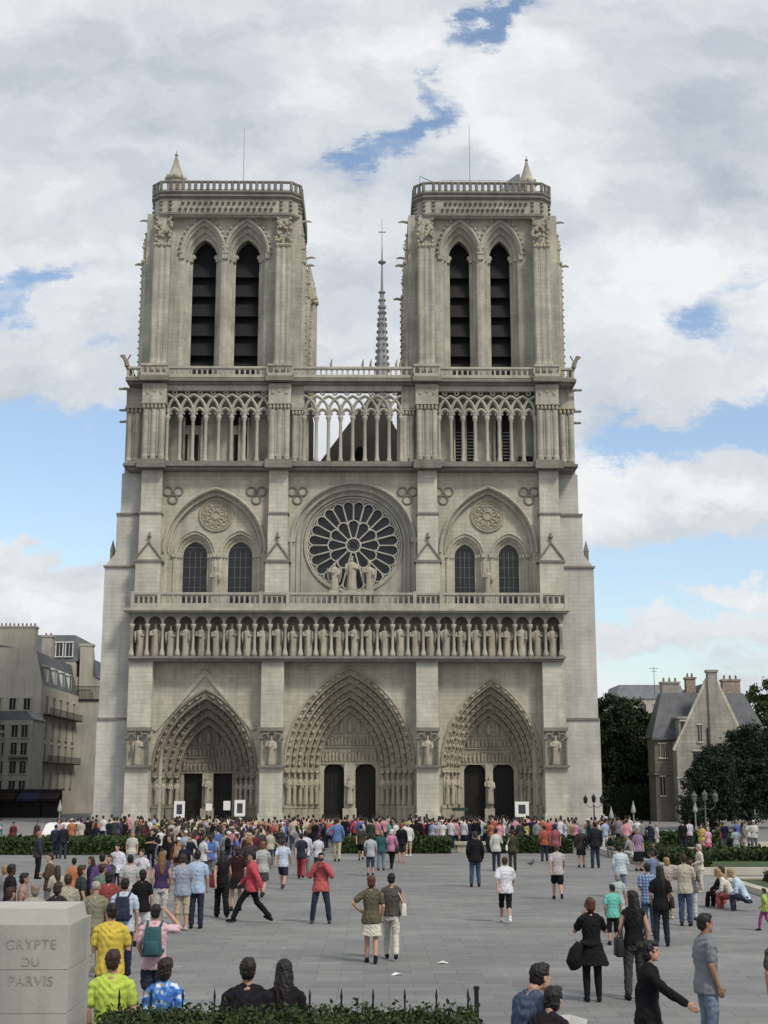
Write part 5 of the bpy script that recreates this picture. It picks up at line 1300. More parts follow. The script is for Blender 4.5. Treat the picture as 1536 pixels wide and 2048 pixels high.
tree(44.5, 30, [(0, 0, 7, 3.5, 3, 4)], 3.5, .3, 5000, .22, TREE_D, 'dark tree just behind the right end of the house roof', 'trees behind the house', 10)
for i, x in enumerate((36,)):
    tree(x, 60 + 6 * i, [(0, 0, 5.5, 4.2, 3.5, 4.8)], 2.5, .3, 3500, .3, TREE_D, ['distant dark tree seen low behind the side wing of the house', 'distant tree hidden behind the stone house', 'distant tree behind the yews'][i], 'trees behind the house', 20 + i)

# ================================================================== PEOPLE
def remesh(mb, voxel, it=2, fac=.5):
    """one continuous skin over overlapping solids"""
    me = bpy.data.meshes.new('solid'); me.from_pydata(mb.v, [], mb.f)
    o = bpy.data.objects.new('solid', me); COL.objects.link(o)
    r = o.modifiers.new('r', 'REMESH'); r.mode = 'VOXEL'; r.voxel_size = voxel
    if it: s = o.modifiers.new('s', 'SMOOTH'); s.factor = fac; s.iterations = it
    dg = bpy.context.evaluated_depsgraph_get()
    m2 = bpy.data.meshes.new_from_object(o.evaluated_get(dg)); bpy.data.objects.remove(o); bpy.data.meshes.remove(me)
    m2.polygons.foreach_set('use_smooth', [True] * len(m2.polygons)); return m2

POSES = {
 'stand': {}, 'stand2': dict(yaw=.5, al=(-.13, -.02, .085), ar=(.12, .05, .085), kl=(-.115, .02, .5), kr=(.10, .08, .5), wl=(-.20, .12, .92)),
 'walk': dict(yaw=-.2, kl=(-.09, .20, .54), al=(-.09, .26, .10), kr=(.09, -.02, .50), ar=(.09, -.30, .15), er=(.24, .06, 1.15), wr=(.22, .24, .97), el=(-.24, -.13, 1.16), wl=(-.23, -.20, .92)),
 'stride': dict(kl=(-.08, .27, .55), al=(-.08, .45, .12), kr=(.08, -.12, .50), ar=(.08, -.45, .14), er=(.25, .08, 1.16), wr=(.23, .28, 1.0), el=(-.25, -.15, 1.17), wl=(-.23, -.24, .94), drop=.04),
 'photo': dict(el=(-.29, .14, 1.17), wl=(-.075, .25, 1.50), er=(.29, .14, 1.17), wr=(.075, .25, 1.50)),
 'shade': dict(er=(.40, .10, 1.38), wr=(.17, .16, 1.62), el=(-.24, -.02, 1.14), wl=(-.20, .12, .95)),
 'hold': dict(bow=.02, yaw=.2, el=(-.23, -.02, 1.14), wl=(-.10, .26, 1.14), er=(.23, -.02, 1.14), wr=(.10, .26, 1.14)),
 'read': dict(el=(-.23, .02, 1.14), wl=(-.13, .28, 1.18), er=(.23, .02, 1.14), wr=(.13, .28, 1.18), bow=.055, lean=.14),
 'fold': dict(yaw=.35, el=(-.25, .02, 1.14), wl=(.08, .20, 1.18), er=(.25, .02, 1.14), wr=(-.08, .18, 1.22)),
 'strap': dict(yaw=-.55, er=(.26, .0, 1.15), wr=(.12, .16, 1.30), el=(-.24, -.02, 1.14), wl=(-.21, .06, .9)),
 'hips': dict(el=(-.42, -.06, 1.20), wl=(-.22, .08, 1.02), er=(.27, -.04, 1.14), wr=(.23, .06, .92), kl=(-.09, .05, .5), al=(-.09, .08, .085), ar=(.09, -.18, .11), kr=(.09, 0, .5)),
 'reach': dict(er=(.30, .20, 1.22), wr=(.34, .44, 1.08), el=(-.24, -.10, 1.15), wl=(-.22, -.10, .92), kl=(-.09, .20, .54), al=(-.09, .26, .10), kr=(.09, -.02, .50), ar=(.09, -.30, .15), lean=.06),
 'apart': dict(al=(-.22, 0, .085), ar=(.22, 0, .085), kl=(-.17, .03, .5), kr=(.17, .03, .5), el=(-.29, .14, 1.17), wl=(-.075, .25, 1.50), er=(.29, .14, 1.17), wr=(.075, .25, 1.50)),
 'lookup': dict(bow=-.03, wl=(-.2, .12, .92), wr=(.2, .1, .92)),
 'turn': dict(el=(-.23, -.02, 1.14), wl=(-.05, .24, 1.05), er=(.24, -.02, 1.14), wr=(.20, .1, .92)),
 'sit': dict(sit=True, kl=(-.13, .44, .50), al=(-.13, .48, .09), kr=(.13, .44, .50), ar=(.13, .46, .09), wl=(-.13, .32, .62), wr=(.13, .32, .62), el=(-.25, .10, .72), er=(.25, .10, .72)),
 'sitbow': dict(sit=True, kl=(-.13, .40, .52), al=(-.13, .36, .09), kr=(.13, .40, .52), ar=(.13, .36, .09), wl=(-.09, .42, .60), wr=(.09, .42, .60), el=(-.26, .26, .66), er=(.26, .26, .66), lean=.5, bow=.07),
}
def lerp3(a, b, t): return tuple(a[i] + (b[i] - a[i]) * t for i in range(3))
class Fig:
    """the joints of one pose, 1.75 m tall, facing +y"""
    def __init__(s, pose, fem):
        q = POSES[pose]; s.fem = fem; s.sit = q.get('sit', False); s.lean = q.get('lean', 0); s.bow = q.get('bow', 0); s.yaw = q.get('yaw', 0)
        s.dz = -.45 if s.sit else -q.get('drop', 0)
        s.hl, s.hr = (-.09, 0, .93 + s.dz), (.09, 0, .93 + s.dz)
        for k, d in (('kl', (-.10, .025, .50)), ('kr', (.10, .025, .50)), ('al', (-.105, -.02, .085)), ('ar', (.105, -.02, .085))): setattr(s, k, q.get(k, d))
        sw = .165 if fem else .185
        s.sl, s.sr = s.up((-sw, 0, 1.385 + s.dz)), s.up((sw, 0, 1.385 + s.dz))
        for k, d in (('el', (-.245, -.03, 1.145)), ('er', (.245, -.03, 1.145)), ('wl', (-.235, .055, .905)), ('wr', (.235, .055, .905))):
            p = q.get(k, d); 
            if not s.sit: p = (p[0] * (.94 if fem else 1), p[1], p[2] + s.dz)
            setattr(s, k, s.up(p) if not s.sit else p)
        s.neck = s.up((0, .0, 1.47 + s.dz)); s.head = s.up((0, .02 + s.bow, 1.635 + s.dz - abs(s.bow) * .4))
    def up(s, p): return (p[0], p[1] + s.lean * (p[2] - .93 - s.dz), p[2])
    def torso(s, mb, g, z0=.86, z1=1.46, flare=0):
        R_ = ((.80, .160, .115), (.90, .172, .122), (1.0, .150, .108), (1.08, .132, .10), (1.22, .150, .115), (1.33, .160, .115), (1.41, .165, .092), (1.455, .10, .075), (1.49, .062, .060)) if s.fem else \
             ((.80, .158, .112), (.90, .166, .118), (1.0, .158, .112), (1.08, .155, .108), (1.22, .170, .118), (1.33, .182, .118), (1.41, .182, .094), (1.455, .11, .078), (1.49, .066, .064))
        v = []; f = []; n = 18; rings = [r for r in R_ if z0 - .07 <= r[0] <= z1 + .001]
        for z, rx, ry in rings:
            fl = flare * max(0, 1.05 - z)
            for i in range(n):
                a = 2 * math.pi * i / n; p = s.up((0, 0, z + s.dz)); v.append(((rx + g + fl) * math.cos(a), p[1] + (ry + g + fl) * math.sin(a), p[2]))
        m = len(rings)
        for j in range(m - 1):
            for i in range(n): f.append((j * n + i, j * n + (i + 1) % n, (j + 1) * n + (i + 1) % n, (j + 1) * n + i))
        f.append(tuple(range(n - 1, -1, -1))); f.append(tuple((m - 1) * n + i for i in range(n))); mb.add(v, f)
        if z1 > 1.4:
            for p in (s.sl, s.sr): mb.capsule([lerp3(s.neck, p, .18), lerp3(s.neck, p, .55), lerp3(s.neck, p, .86)], [.050 + g, .052 + g, .050 + g], 8)
    def legs(s, mb, g, end=1.0, n=10, flare=0):
        for h, k, a in ((s.hl, s.kl, s.al), (s.hr, s.kr, s.ar)):
            if end <= .5:
                e = lerp3(h, k, end * 2); mb.capsule([h, lerp3(h, e, .5), e], [.080 + g, .083 + g + flare, .075 + g + flare * 1.5], n)
            else:
                mb.capsule([h, lerp3(h, k, .5), k, lerp3(k, a, .35), lerp3(k, a, (end - .5) * 2)], [.080 + g, .078 + g, .058 + g, .057 + g, .040 + g + flare], n)
    def arms(s, mb, g, end=1.0, n=9):
        for h, k, a in ((s.sl, s.el, s.wl), (s.sr, s.er, s.wr)):
            if end <= .5: e = lerp3(h, k, end * 2); mb.capsule([h, lerp3(h, e, .5), e], [.050 + g, .049 + g * 1.2, .047 + g * 1.5], n)
            else: mb.capsule([h, lerp3(h, k, .5), k, lerp3(k, a, .4), lerp3(k, a, (end - .5) * 2)], [.050 + g, .046 + g, .040 + g, .038 + g, .028 + g], n)
    def hands(s, mb, fine):
        for k, a, sd in ((s.el, s.wl, -1), (s.er, s.wr, 1)):
            d = (Vector(a) - Vector(k)).normalized(); w = Vector(a); inn = Vector((-sd, .25, 0)); inn = (inn - d * inn.dot(d)).normalized(); sp = d.cross(inn) * -sd
            if sp.y < 0 and abs(d.z) > .5: sp = -sp
            if not fine: mb.capsule([w, w + d * .05, w + d * .12], [.030, .036, .022], 8); continue
            for q in (-.022, -.007, .008, .022): mb.capsule([w, w + d * .045 + sp * q, w + d * .085 + sp * q * 1.1], [.020, .017, .013], 7)
            for q, ln in ((-.031, .062), (-.011, .078), (.011, .082), (.031, .070)):
                b = w + d * .085 + sp * q; m_ = b + d * ln * .55 + inn * .012; mb.capsule([b, m_, m_ + d * ln * .40 + inn * .028], [.0105, .0098, .0085], 6)
            t = w + d * .03 + sp * .028; m_ = t + d * .035 + sp * .028 + inn * .012; mb.capsule([t, m_, m_ + d * .034 + inn * .016 + sp * .004], [.0145, .0125, .0095], 6)
    def turn(s, mb, i0):
        """turn what was added since i0 about the neck"""
        if s.yaw:
            n = s.head; c, q = math.cos(s.yaw), math.sin(s.yaw)
            mb.v[i0:] = [(n[0] + (x - n[0]) * c - (y - n[1] + .02) * q, n[1] - .02 + (x - n[0]) * q + (y - n[1] + .02) * c, z) for x, y, z in mb.v[i0:]]
    def headmesh(s, mb, fine):
        i0 = len(mb.v); s.headmesh_(mb, fine); s.turn(mb, i0)
    def headmesh_(s, mb, fine):
        h = Vector(s.head); nk = Vector(s.neck)
        mb.capsule([nk - Vector((0, 0, .04)), nk + Vector((0, .01, .05)), h - Vector((0, .015, .05))], [.060 if not s.fem else .052, .053 if not s.fem else .046, .055], 10)
        mb.ell(h + Vector((0, -.008, .028)), (.074, .094, .088), 14, 10)
        mb.ell(h + Vector((0, .026, -.045)), (.056, .066, .072), 12, 8)
        mb.ell(h + Vector((0, .068, -.092)), (.026, .022, .022), 8, 6)                                  # chin
        mb.tube([h + Vector((0, .080, .018)), h + Vector((0, .102, -.020)), h + Vector((0, .088, -.030))], [.010, .016, .014], 7)   # nose
        if fine:
            mb.ell(h + Vector((0, .085, -.060)), (.022, .010, .008), 8, 5); mb.ell(h + Vector((0, .084, .034)), (.052, .012, .010), 10, 5)
        for q in (-1, 1): mb.ell(h + Vector((.076 * q, -.006, -.008)), (.012, .022, .032), 7, 6)
    def hair(s, mb, style):
        i0 = len(mb.v); s.hair_(mb, style); s.turn(mb, i0)
    def hair_(s, mb, style):
        h = Vector(s.head)
        if style in ('short', 'bald'):
            mb.ell(h + Vector((0, -.022, .040)), (.083, .094, .090), 14, 10)
            if style == 'short': mb.ell(h + Vector((0, -.048, -.012)), (.072, .064, .075), 12, 8); mb.ell(h + Vector((0, .030, .092)), (.062, .060, .036), 10, 7)
        elif style == 'cap':
            mb.ell(h + Vector((0, -.010, .058)), (.088, .104, .076), 14, 9); mb.ell(h + Vector((0, .105, .058)), (.060, .070, .010), 10, 5)
        elif style == 'hat':
            mb.ell(h + Vector((0, -.005, .075)), (.085, .098, .080), 12, 8); mb.lathe(h.x, h.y, [(.17, h.z + .055), (.17, h.z + .068)], 18)
        else:
            mb.ell(h + Vector((0, -.026, .040)), (.090, .098, .096), 14, 10); mb.ell(h + Vector((0, -.050, -.030)), (.086, .072, .095), 12, 8); mb.ell(h + Vector((0, .034, .094)), (.066, .058, .036), 10, 7)
            if style == 'long':
                n = Vector(s.neck); mb.capsule([h + Vector((0, -.055, -.02)), n + Vector((0, -.075, -.02)), n + Vector((0, -.105, -.20))], [.085, .085, .055], 10)
                for q in (-1, 1): mb.capsule([h + Vector((.066 * q, -.02, .0)), h + Vector((.076 * q, -.03, -.12)), n + Vector((.075 * q, -.06, -.10))], [.030, .032, .024], 8)
            if style == 'bun': mb.ell(h + Vector((0, -.125, .055)), (.055, .05, .055), 10, 8)
            if style == 'tail': mb.capsule([h + Vector((0, -.11, .03)), h + Vector((0, -.15, -.06)), h + Vector((0, -.13, -.20))], [.03, .035, .018], 8)
    def shoe(s, mb, i, big=1.0):
        k, a = ((s.kl, s.al), (s.kr, s.ar))[i]; a = Vector(a); up = (Vector(k) - a); pitch = max(-.5, min(.7, -up.y / max(.2, up.z)))
        d = Vector(((-.12, .12)[i], 1, -pitch * .7 if a.y < -.1 else 0)).normalized(); b = Vector((a.x, a.y, max(.042, a.z - .045)))
        mb.capsule([b - d * .045, b + d * .05, b + d * .145 - Vector((0, 0, .010 if a.z < .12 else 0))], [.046 * big, .043 * big, .034 * big], 9)
        mb.capsule([a + Vector((0, 0, .03)), a - Vector((0, 0, .03))], [.044, .046], 8)

CACHE = {}
def hash_(s): return sum(ord(c) * (i + 3) for i, c in enumerate(s))
def piece(key, pose, fem, voxel, fn, it=2, fac=.5):
    k = (key, pose, fem, voxel)
    if k not in CACHE:
        mb = MB(); fn(Fig(pose, fem), mb); me = remesh(mb, voxel, it, fac); CACHE[k] = me
        hairy, clothy = key.startswith('hair'), key.startswith(('top', 'bot'))
        if hairy or clothy:                                     # locks in the hair, folds in the cloth
            n = len(me.vertices); co = np.empty(n * 3); no = np.empty(n * 3); me.vertices.foreach_get('co', co); me.vertices.foreach_get('normal', no)
            co = co.reshape(-1, 3); no = no.reshape(-1, 3); x, y, z = co.T; h = (hash_(key) % 97) / 10
            if hairy: d = .006 * np.sin(70 * x + 9 * np.sin(14 * z + h)) * np.sin(60 * y + 8 * np.sin(11 * z)) + .003 * np.sin(130 * x + 90 * y + 30 * z + h) + .003
            else:
                d = .0034 * np.sin(34 * z + 16 * x + 5 * np.sin(13 * x + h) + 6 * np.sin(9 * z)) + .0030 * np.sin(42 * x - 25 * z + 4 * np.sin(12 * y + 7 * z + h)) + .002 * np.sin(60 * z + 30 * y + h)
                d = d * (.25 if 'leggings' in key else 1) + (.011 if key.startswith('top') else .005)
            me.vertices.foreach_set('co', (co + no * d[:, None]).ravel()); me.update()
    return CACHE[k]
def lathe_skirt(F, mb, zt, zb, w0, w1):
    v = []; f = []; n = 20; prof = [(zt, w0), ((zt * 2 + zb) / 3, (w0 * 2 + w1) / 3 + .012), (zb, w1)]
    for z, w in prof:
        for i in range(n):
            a = 2 * math.pi * i / n; q = 1 + .05 * math.sin(7 * a) * (z == zb); v.append((w * q * math.cos(a), w * .78 * q * math.sin(a), z + F.dz))
    for j in range(2):
        for i in range(n): f.append((j * n + i, j * n + (i + 1) % n, (j + 1) * n + (i + 1) % n, (j + 1) * n + i))
    f.append(tuple(range(n))); f.append(tuple(2 * n + i for i in range(n - 1, -1, -1))); mb.add(v, [x[::-1] for x in f])
TOPS = {'tee': (.5 * .62, .012), 'shirt': (.97, .012), 'tank': (0, .008), 'jacket': (.98, .024), 'loose': (.36, .024)}
def f_top(kind):
    e, g = TOPS[kind]
    def fn(F, mb):
        F.torso(mb, g, .95 if F.sit else .88 if kind == 'tank' else .84, 1.46, 0 if F.sit else .16 if kind in ('jacket', 'loose') else .10)
        if e: F.arms(mb, g * .8, e)
        else:
            for p in (F.sl, F.sr): mb.ell(lerp3(p, F.neck, .12), (.055, .07, .05), 8, 6)
    return fn
def f_bot(kind):
    def fn(F, mb):
        if kind in ('skirt', 'midi', 'flare'):
            lathe_skirt(F, mb, .99, {'skirt': .55, 'midi': .40, 'flare': .62}[kind], .142, {'skirt': .215, 'midi': .24, 'flare': .31}[kind]); return
        F.torso(mb, .006, .80, 1.0)
        F.legs(mb, {'trousers': .012, 'leggings': .009, 'wide': .024}.get(kind, .014), {'shorts': .42, 'long shorts': .58}.get(kind, .965), flare={'shorts': .012, 'wide': .02, 'trousers': .008}.get(kind, 0))
    return fn
def f_body(fine):
    def fn(F, mb): F.torso(mb, 0, .80, 1.49); F.legs(mb, 0); F.arms(mb, 0); F.hands(mb, fine); F.headmesh(mb, fine)
    return fn

def cloth(c):
    if isinstance(c, str): return globals()[c]()
    return clothmat(c)
def clothmat(c):
    k = 'cloth %.3f %.3f %.3f' % c
    if k in MATS: return MATS[k]
    m, nt, N, L, b = nodes_of(k); b.inputs['Roughness'].default_value = .92; b.inputs['Specular IOR Level'].default_value = .12
    tc = N('ShaderNodeTexCoord'); mp = N('ShaderNodeMapping'); mp.inputs['Scale'].default_value = (1.0, 1.0, .55); mp.inputs['Rotation'].default_value = (.3, .5, 0); L(tc.outputs['Object'], mp.inputs[0])
    n = N('ShaderNodeTexNoise'); n.inputs['Scale'].default_value = 11; n.inputs['Detail'].default_value = 4; n.inputs['Distortion'].default_value = 1.4; L(mp.outputs[0], n.inputs['Vector'])
    w = N('ShaderNodeTexNoise'); w.inputs['Scale'].default_value = 3.5; w.inputs['Detail'].default_value = 2; L(tc.outputs['Object'], w.inputs['Vector'])
    mr = N('ShaderNodeMapRange'); mr.inputs['From Min'].default_value = .3; mr.inputs['From Max'].default_value = .7; mr.inputs['To Min'].default_value = .80; mr.inputs['To Max'].default_value = 1.18; L(w.outputs[0], mr.inputs[0])
    hs = N('ShaderNodeHueSaturation'); hs.inputs['Color'].default_value = (*c, 1); hs.inputs['Saturation'].default_value = .88; L(mr.outputs[0], hs.inputs['Value']); L(hs.outputs[0], b.inputs['Base Color'])
    bp = N('ShaderNodeBump'); bp.inputs['Strength'].default_value = .9; bp.inputs['Distance'].default_value = .035; L(n.outputs[0], bp.inputs['Height']); L(bp.outputs[0], b.inputs['Normal'])
    MATS[k] = m; return m
def skin(c): return mat('skin %.2f %.2f %.2f' % c, c, .6, .05, 12.0, spec=.3)
def hairm(c): return mat('hair %.3f %.3f %.3f' % c, c, .55, .35, 40.0, .4, spec=.35)
def PLAID():
    if 'plaid' in MATS: return MATS['plaid']
    m, nt, N, L, b = nodes_of('plaid'); b.inputs['Roughness'].default_value = .9
    tc = N('ShaderNodeTexCoord'); prev = None
    for ax in ('X', 'Z'):
        w = N('ShaderNodeTexWave'); w.bands_direction = ax; w.inputs['Scale'].default_value = 4.2; L(tc.outputs['Object'], w.inputs['Vector'])
        if prev is None: prev = w.outputs['Fac']
        else: a = N('ShaderNodeMath'); a.operation = 'ADD'; L(prev, a.inputs[0]); L(w.outputs['Fac'], a.inputs[1]); prev = a.outputs[0]
    h = N('ShaderNodeMath'); h.operation = 'MULTIPLY'; h.inputs[1].default_value = .5; L(prev, h.inputs[0])
    cr = N('ShaderNodeValToRGB'); cr.color_ramp.elements[0].color = (.035, .075, .22, 1); cr.color_ramp.elements[1].color = (.30, .38, .50, 1); cr.color_ramp.elements[0].position = .2
    L(h.outputs[0], cr.inputs[0]); L(cr.outputs[0], b.inputs['Base Color']); MATS['plaid'] = m; return m
def SPLASH():
    if 'splash' in MATS: return MATS['splash']
    m, nt, N, L, b = nodes_of('splash'); b.inputs['Roughness'].default_value = .9
    tc = N('ShaderNodeTexCoord'); n = N('ShaderNodeTexNoise'); n.inputs['Scale'].default_value = 11; n.inputs['Detail'].default_value = 2; L(tc.outputs['Object'], n.inputs['Vector'])
    cr = N('ShaderNodeValToRGB'); cr.color_ramp.interpolation = 'CONSTANT'; e = cr.color_ramp.elements; e[0].color = (.04, .13, .45, 1); e[1].position = .5; e[1].color = (.12, .30, .62, 1); k = e.new(.58); k.color = (.6, .65, .7, 1)
    L(n.outputs[0], cr.inputs[0]); L(cr.outputs[0], b.inputs['Base Color']); MATS['splash'] = m; return m

def setmat(o, m): o.material_slots[0].link = 'OBJECT'; o.material_slots[0].material = m
def put(me, name, m, parent):
    if not me.materials: me.materials.append(skin((.42, .25, .18)))
    o = bpy.data.objects.new(name, me); COL.objects.link(o); o.parent = parent; setmat(o, m); return o

def person(x, y, h, face, pose, fem, top, topc, bot, botc, hair, hairc, shoec, label, det=1, sk=(.42, .25, .18), z=0.0, group=None, extra=None):
    """det 2: fingers and face, 1: mid distance; the body is the thing, clothes and hair are its parts"""
    vx = {2: .0075, 1: .014}[det]
    b = put(piece('body%d' % det, pose, fem, vx, f_body(det == 2), 1 if det == 2 else 2, .35 if det == 2 else .5), 'person', skin(sk), None)
    k = h / 1.75; b.location = (x, y, z); b.rotation_euler = (0, 0, -R(face)); b.scale = (k, k, k)
    tag(b, label, 'person', group)
    vc = .011 if det == 2 else .016
    put(piece('bot' + bot, pose, fem, vc, f_bot(bot)), {'shorts': 'shorts', 'long shorts': 'shorts', 'skirt': 'skirt', 'midi': 'skirt', 'flare': 'skirt', 'leggings': 'leggings'}.get(bot, 'trousers'), cloth(botc), b)
    if extra == 'legs': put(piece('botleggings', pose, fem, vc, f_bot('leggings')), 'leggings', cloth((.012, .012, .014)), b)
    put(piece('top' + top, pose, fem, vc, f_top(top)), {'tee': 't_shirt', 'shirt': 'shirt', 'tank': 'tank_top', 'jacket': 'jacket', 'loose': 't_shirt'}[top], cloth(topc), b)
    put(piece('hair' + hair, pose, fem, .012 if det == 2 else .016, lambda F, mb: F.hair(mb, hair)), {'cap': 'cap', 'hat': 'hat'}.get(hair, 'hair'), hairm(hairc) if hair not in ('cap', 'hat') else cloth(hairc), b)
    for i in (0, 1): put(piece('shoe%d' % i, pose, fem, .012, lambda F, mb, i=i: F.shoe(mb, i), 1), 'shoe', cloth(shoec), b)
    if det == 2 and abs((face + 180) % 360 - 180) > 60:
        F = Fig(pose, fem)
        for q in (-1, 1):
            k_ = ('eye', q, pose, fem)
            if k_ not in CACHE:
                e = MB(); hd = Vector(F.head); e.ell(hd + Vector((.031 * q, .076, .014)), (.012, .006, .006), 8, 6); e.tube([hd + Vector((.016 * q, .084, .034)), hd + Vector((.048 * q, .072, .036))], .004, 5); F.turn(e, 0)
                o = e.build('eye', None, None, True); CACHE[k_] = o.data; bpy.data.objects.remove(o)
            put(CACHE[k_], 'eye', mat('eye dark', (.015, .012, .01), .3), b)
    return b

# ---- things people carry
def at_person(p, v): bpy.context.view_layer.update(); return p.matrix_world @ Vector(v)
def carry(p, name, mb, m, label, cat, rz=0, strap=None, strapm=None):
    """a bag and the like: a thing of its own, placed at its bearer"""
    o = mb.build(name, m, None, smooth=True); o.location = p.location; o.rotation_euler = p.rotation_euler; o.scale = p.scale; tag(o, label, cat)
    bv = o.modifiers.new('round', 'BEVEL'); bv.width = .02; bv.segments = 2; bv.limit_method = 'ANGLE'
    if strap: s = MB(); s.tube(strap, .012, 6); s.build('strap', strapm or m, o)
    return o
def bag(p, side, m, label, zt=1.05, w=.15, hgt=.24, d=.09, yoff=0.0):
    mb = MB(); x = .26 * side; mb.box(x - d / 2, x + d / 2, yoff - w, yoff + w, zt - hgt, zt, .01, .03)
    return carry(p, 'shoulder_bag', mb, m, label, 'bag', strap=[(x, yoff - w * .7, zt), (.15 * side, -.09, 1.36), (.10 * side, 0, 1.48), (.15 * side, .10, 1.38), (x, yoff + w * .7, zt)])
def backpack(p, m, label):
    mb = MB(); mb.box(-.15, .15, -.30, -.13, 1.0, 1.44, .03, .03); mb.box(-.12, .12, -.36, -.29, 1.03, 1.24, .02, .01)
    o = carry(p, 'backpack', mb, m, label, 'backpack')
    for s in (-1, 1): q = MB(); q.tube([(.10 * s, -.14, 1.44), (.115 * s, -.02, 1.505), (.115 * s, .12, 1.40), (.13 * s, .13, 1.22), (.15 * s, -.12, 1.06)], .02, 6); q.build('strap', m, o)
    return o
def camera_thing(p, label):
    mb = MB(); mb.box(-.06, .06, .30, .345, 1.56, 1.64); mb.tube([(0, .345, 1.60), (0, .40, 1.60)], .03, 10)
    return carry(p, 'camera', mb, mat('camera black', (.02, .02, .022), .4), label, 'camera')

BLACK = (.012, .012, .014); DKGREY = (.05, .05, .055); NAVY = (.014, .018, .045); JEANS = (.045, .07, .13); DJEANS = (.022, .03, .058); LJEANS = (.13, .18, .26); WHITE_C = (.62, .62, .62); CREAM = (.50, .46, .37)
KHAKI = (.36, .30, .21); BEIGE = (.40, .36, .29); BROWN = (.03, .018, .012); HBLACK = (.008, .007, .007); HBROWN = (.035, .018, .010); BLOND = (.25, .16, .07); GREY_H = (.22, .21, .20); RED_C = (.38, .03, .035); AUBURN = (.075, .025, .012)
LBLUE = (.30, .42, .60); SKIN2 = (.30, .17, .11); SKIN3 = (.06, .035, .022); OLIVE = (.10, .09, .055); TAUPE = (.075, .068, .058)
PEOPLE = {}
def put_person(key, *a, **k): PEOPLE[key] = person(*a, **k)
put_person('black dress', 5.64, -107.40, 1.66, 0, 'photo', 1, 'tee', BLACK, 'flare', BLACK, 'bob', AUBURN, BLACK, 'woman with reddish hair in a black dress and tights taking a photo', 2, extra='legs')
put_person('tank woman', 6.39, -107.25, 1.76, 0, 'stand2', 1, 'tank', BLACK, 'trousers', DKGREY, 'long', HBLACK, BLACK, 'woman with long black hair in a black tank top and grey jeans', 2)
put_person('cardigan woman', 5.19, -114.30, 1.70, 100, 'reach', 1, 'shirt', BLACK, 'trousers', (.03, .03, .034), 'bun', HBLACK, BLACK, 'woman in a black cardigan striding right with an arm held out', 2)
put_person('grey tee man', 6.39, -112.26, 1.83, 80, 'stand', 0, 'tee', (.19, .20, .225), 'trousers', LJEANS, 'short', HBLACK, DKGREY, 'man in a grey T-shirt and pale jeans seen from the side', 2, sk=SKIN2)
put_person('edge man', 7.24, -113.01, 1.80, 0, 'strap', 0, 'tee', TAUPE, 'trousers', JEANS, 'short', HBROWN, DKGREY, 'person cut off by the right edge, only an arm in view', 2)
put_person('edge child', 11.78, -96.20, 1.02, -60, 'walk', 1, 'tee', (.28, .42, .05), 'leggings', (.28, .03, .16), 'short', HBLACK, BLACK, 'small child in lime green and magenta at the right edge', 1)
put_person('teal boy', 7.45, -99.20, 1.32, 0, 'stand2', 0, 'tee', (.10, .45, .38), 'long shorts', BLACK, 'short', HBLACK, BLACK, 'boy in a turquoise T-shirt and black shorts', 1)
put_person('plaid man', 8.65, -97.32, 1.69, 0, 'turn', 0, 'tee', 'PLAID', 'trousers', JEANS, 'short', HBLACK, DKGREY, 'man in a blue plaid shirt and jeans', 1)
put_person('dark long hair', 8.49, -99.50, 1.74, 10, 'stand2', 1, 'tee', BLACK, 'trousers', (.02, .024, .035), 'long', HBLACK, BLACK, 'woman with long dark hair and black clothes beside the plaid shirt', 1)
put_person('beige shirt man', 10.08, -94.95, 1.79, 20, 'fold', 0, 'tee', BEIGE, 'trousers', JEANS, 'short', HBROWN, BLACK, 'man in a beige shirt and blue jeans with folded arms', 1)
put_person('blond woman', 10.04, -93.07, 1.62, 0, 'hold', 1, 'tee', (.34, .27, .25), 'trousers', KHAKI, 'bob', BLOND, CREAM, 'blond woman in dusty pink half hidden by the beige shirt', 1)
put_person('light blue pair', 10.09, -85.78, 1.62, 10, 'strap', 0, 'jacket', (.42, .52, .58), 'trousers', LJEANS, 'short', HBLACK, WHITE_C, 'person in a pale blue jacket standing near the kerb', 1)
put_person('pale trousers', 8.12, -96.17, 1.39, 15, 'stand', 1, 'tee', (.36, .44, .44), 'wide', (.42, .50, .50), 'bob', GREY_H, CREAM, 'grey-haired person in pale clothes behind the turquoise boy', 1)
put_person('tall dark', 13.43, -71.66, 1.78, 160, 'stand', 1, 'tee', (.25, .16, .28), 'midi', BLACK, 'bob', (.3, .2, .22), BLACK, 'woman in a lilac top and long black skirt by the kerb', 1)
put_person('white scarf', 13.18, -83.68, 1.58, -100, 'turn', 1, 'shirt', (.50, .46, .38), 'trousers', CREAM, 'bob', (.42, .38, .32), CREAM, 'pale-haired woman in cream clothes bending beside the bed', 1)
put_person('legs crossed', 10.61, -93.35, 1.56, 30, 'strap', 1, 'shirt', (.10, .10, .13), 'trousers', (.40, .42, .46), 'short', HBROWN, BLACK, 'person in dark top and pale trousers behind the beige shirt', 1)
put_person('blue squat', 11.14, -85.79, 1.45, -20, 'hold', 0, 'tee', (.12, .17, .27), 'trousers', DKGREY, 'short', HBROWN, BLACK, 'person in a slate blue shirt crouching by the kerb', 1)
put_person('yellow seated', 19.27, -58.86, 1.64, -150, 'hold', 1, 'tee', (.52, .36, .08), 'skirt', (.4, .2, .2), 'long', HBLACK, BROWN, 'dark-haired woman in a yellow top in the garden', 1)
put_person('pink seated', 19.35, -59.89, 1.49, -30, 'stand', 1, 'tee', (.55, .25, .38), 'skirt', (.55, .06, .22), 'bob', (.4, .35, .3), CREAM, 'woman in pink next to the yellow top in the garden', 1)
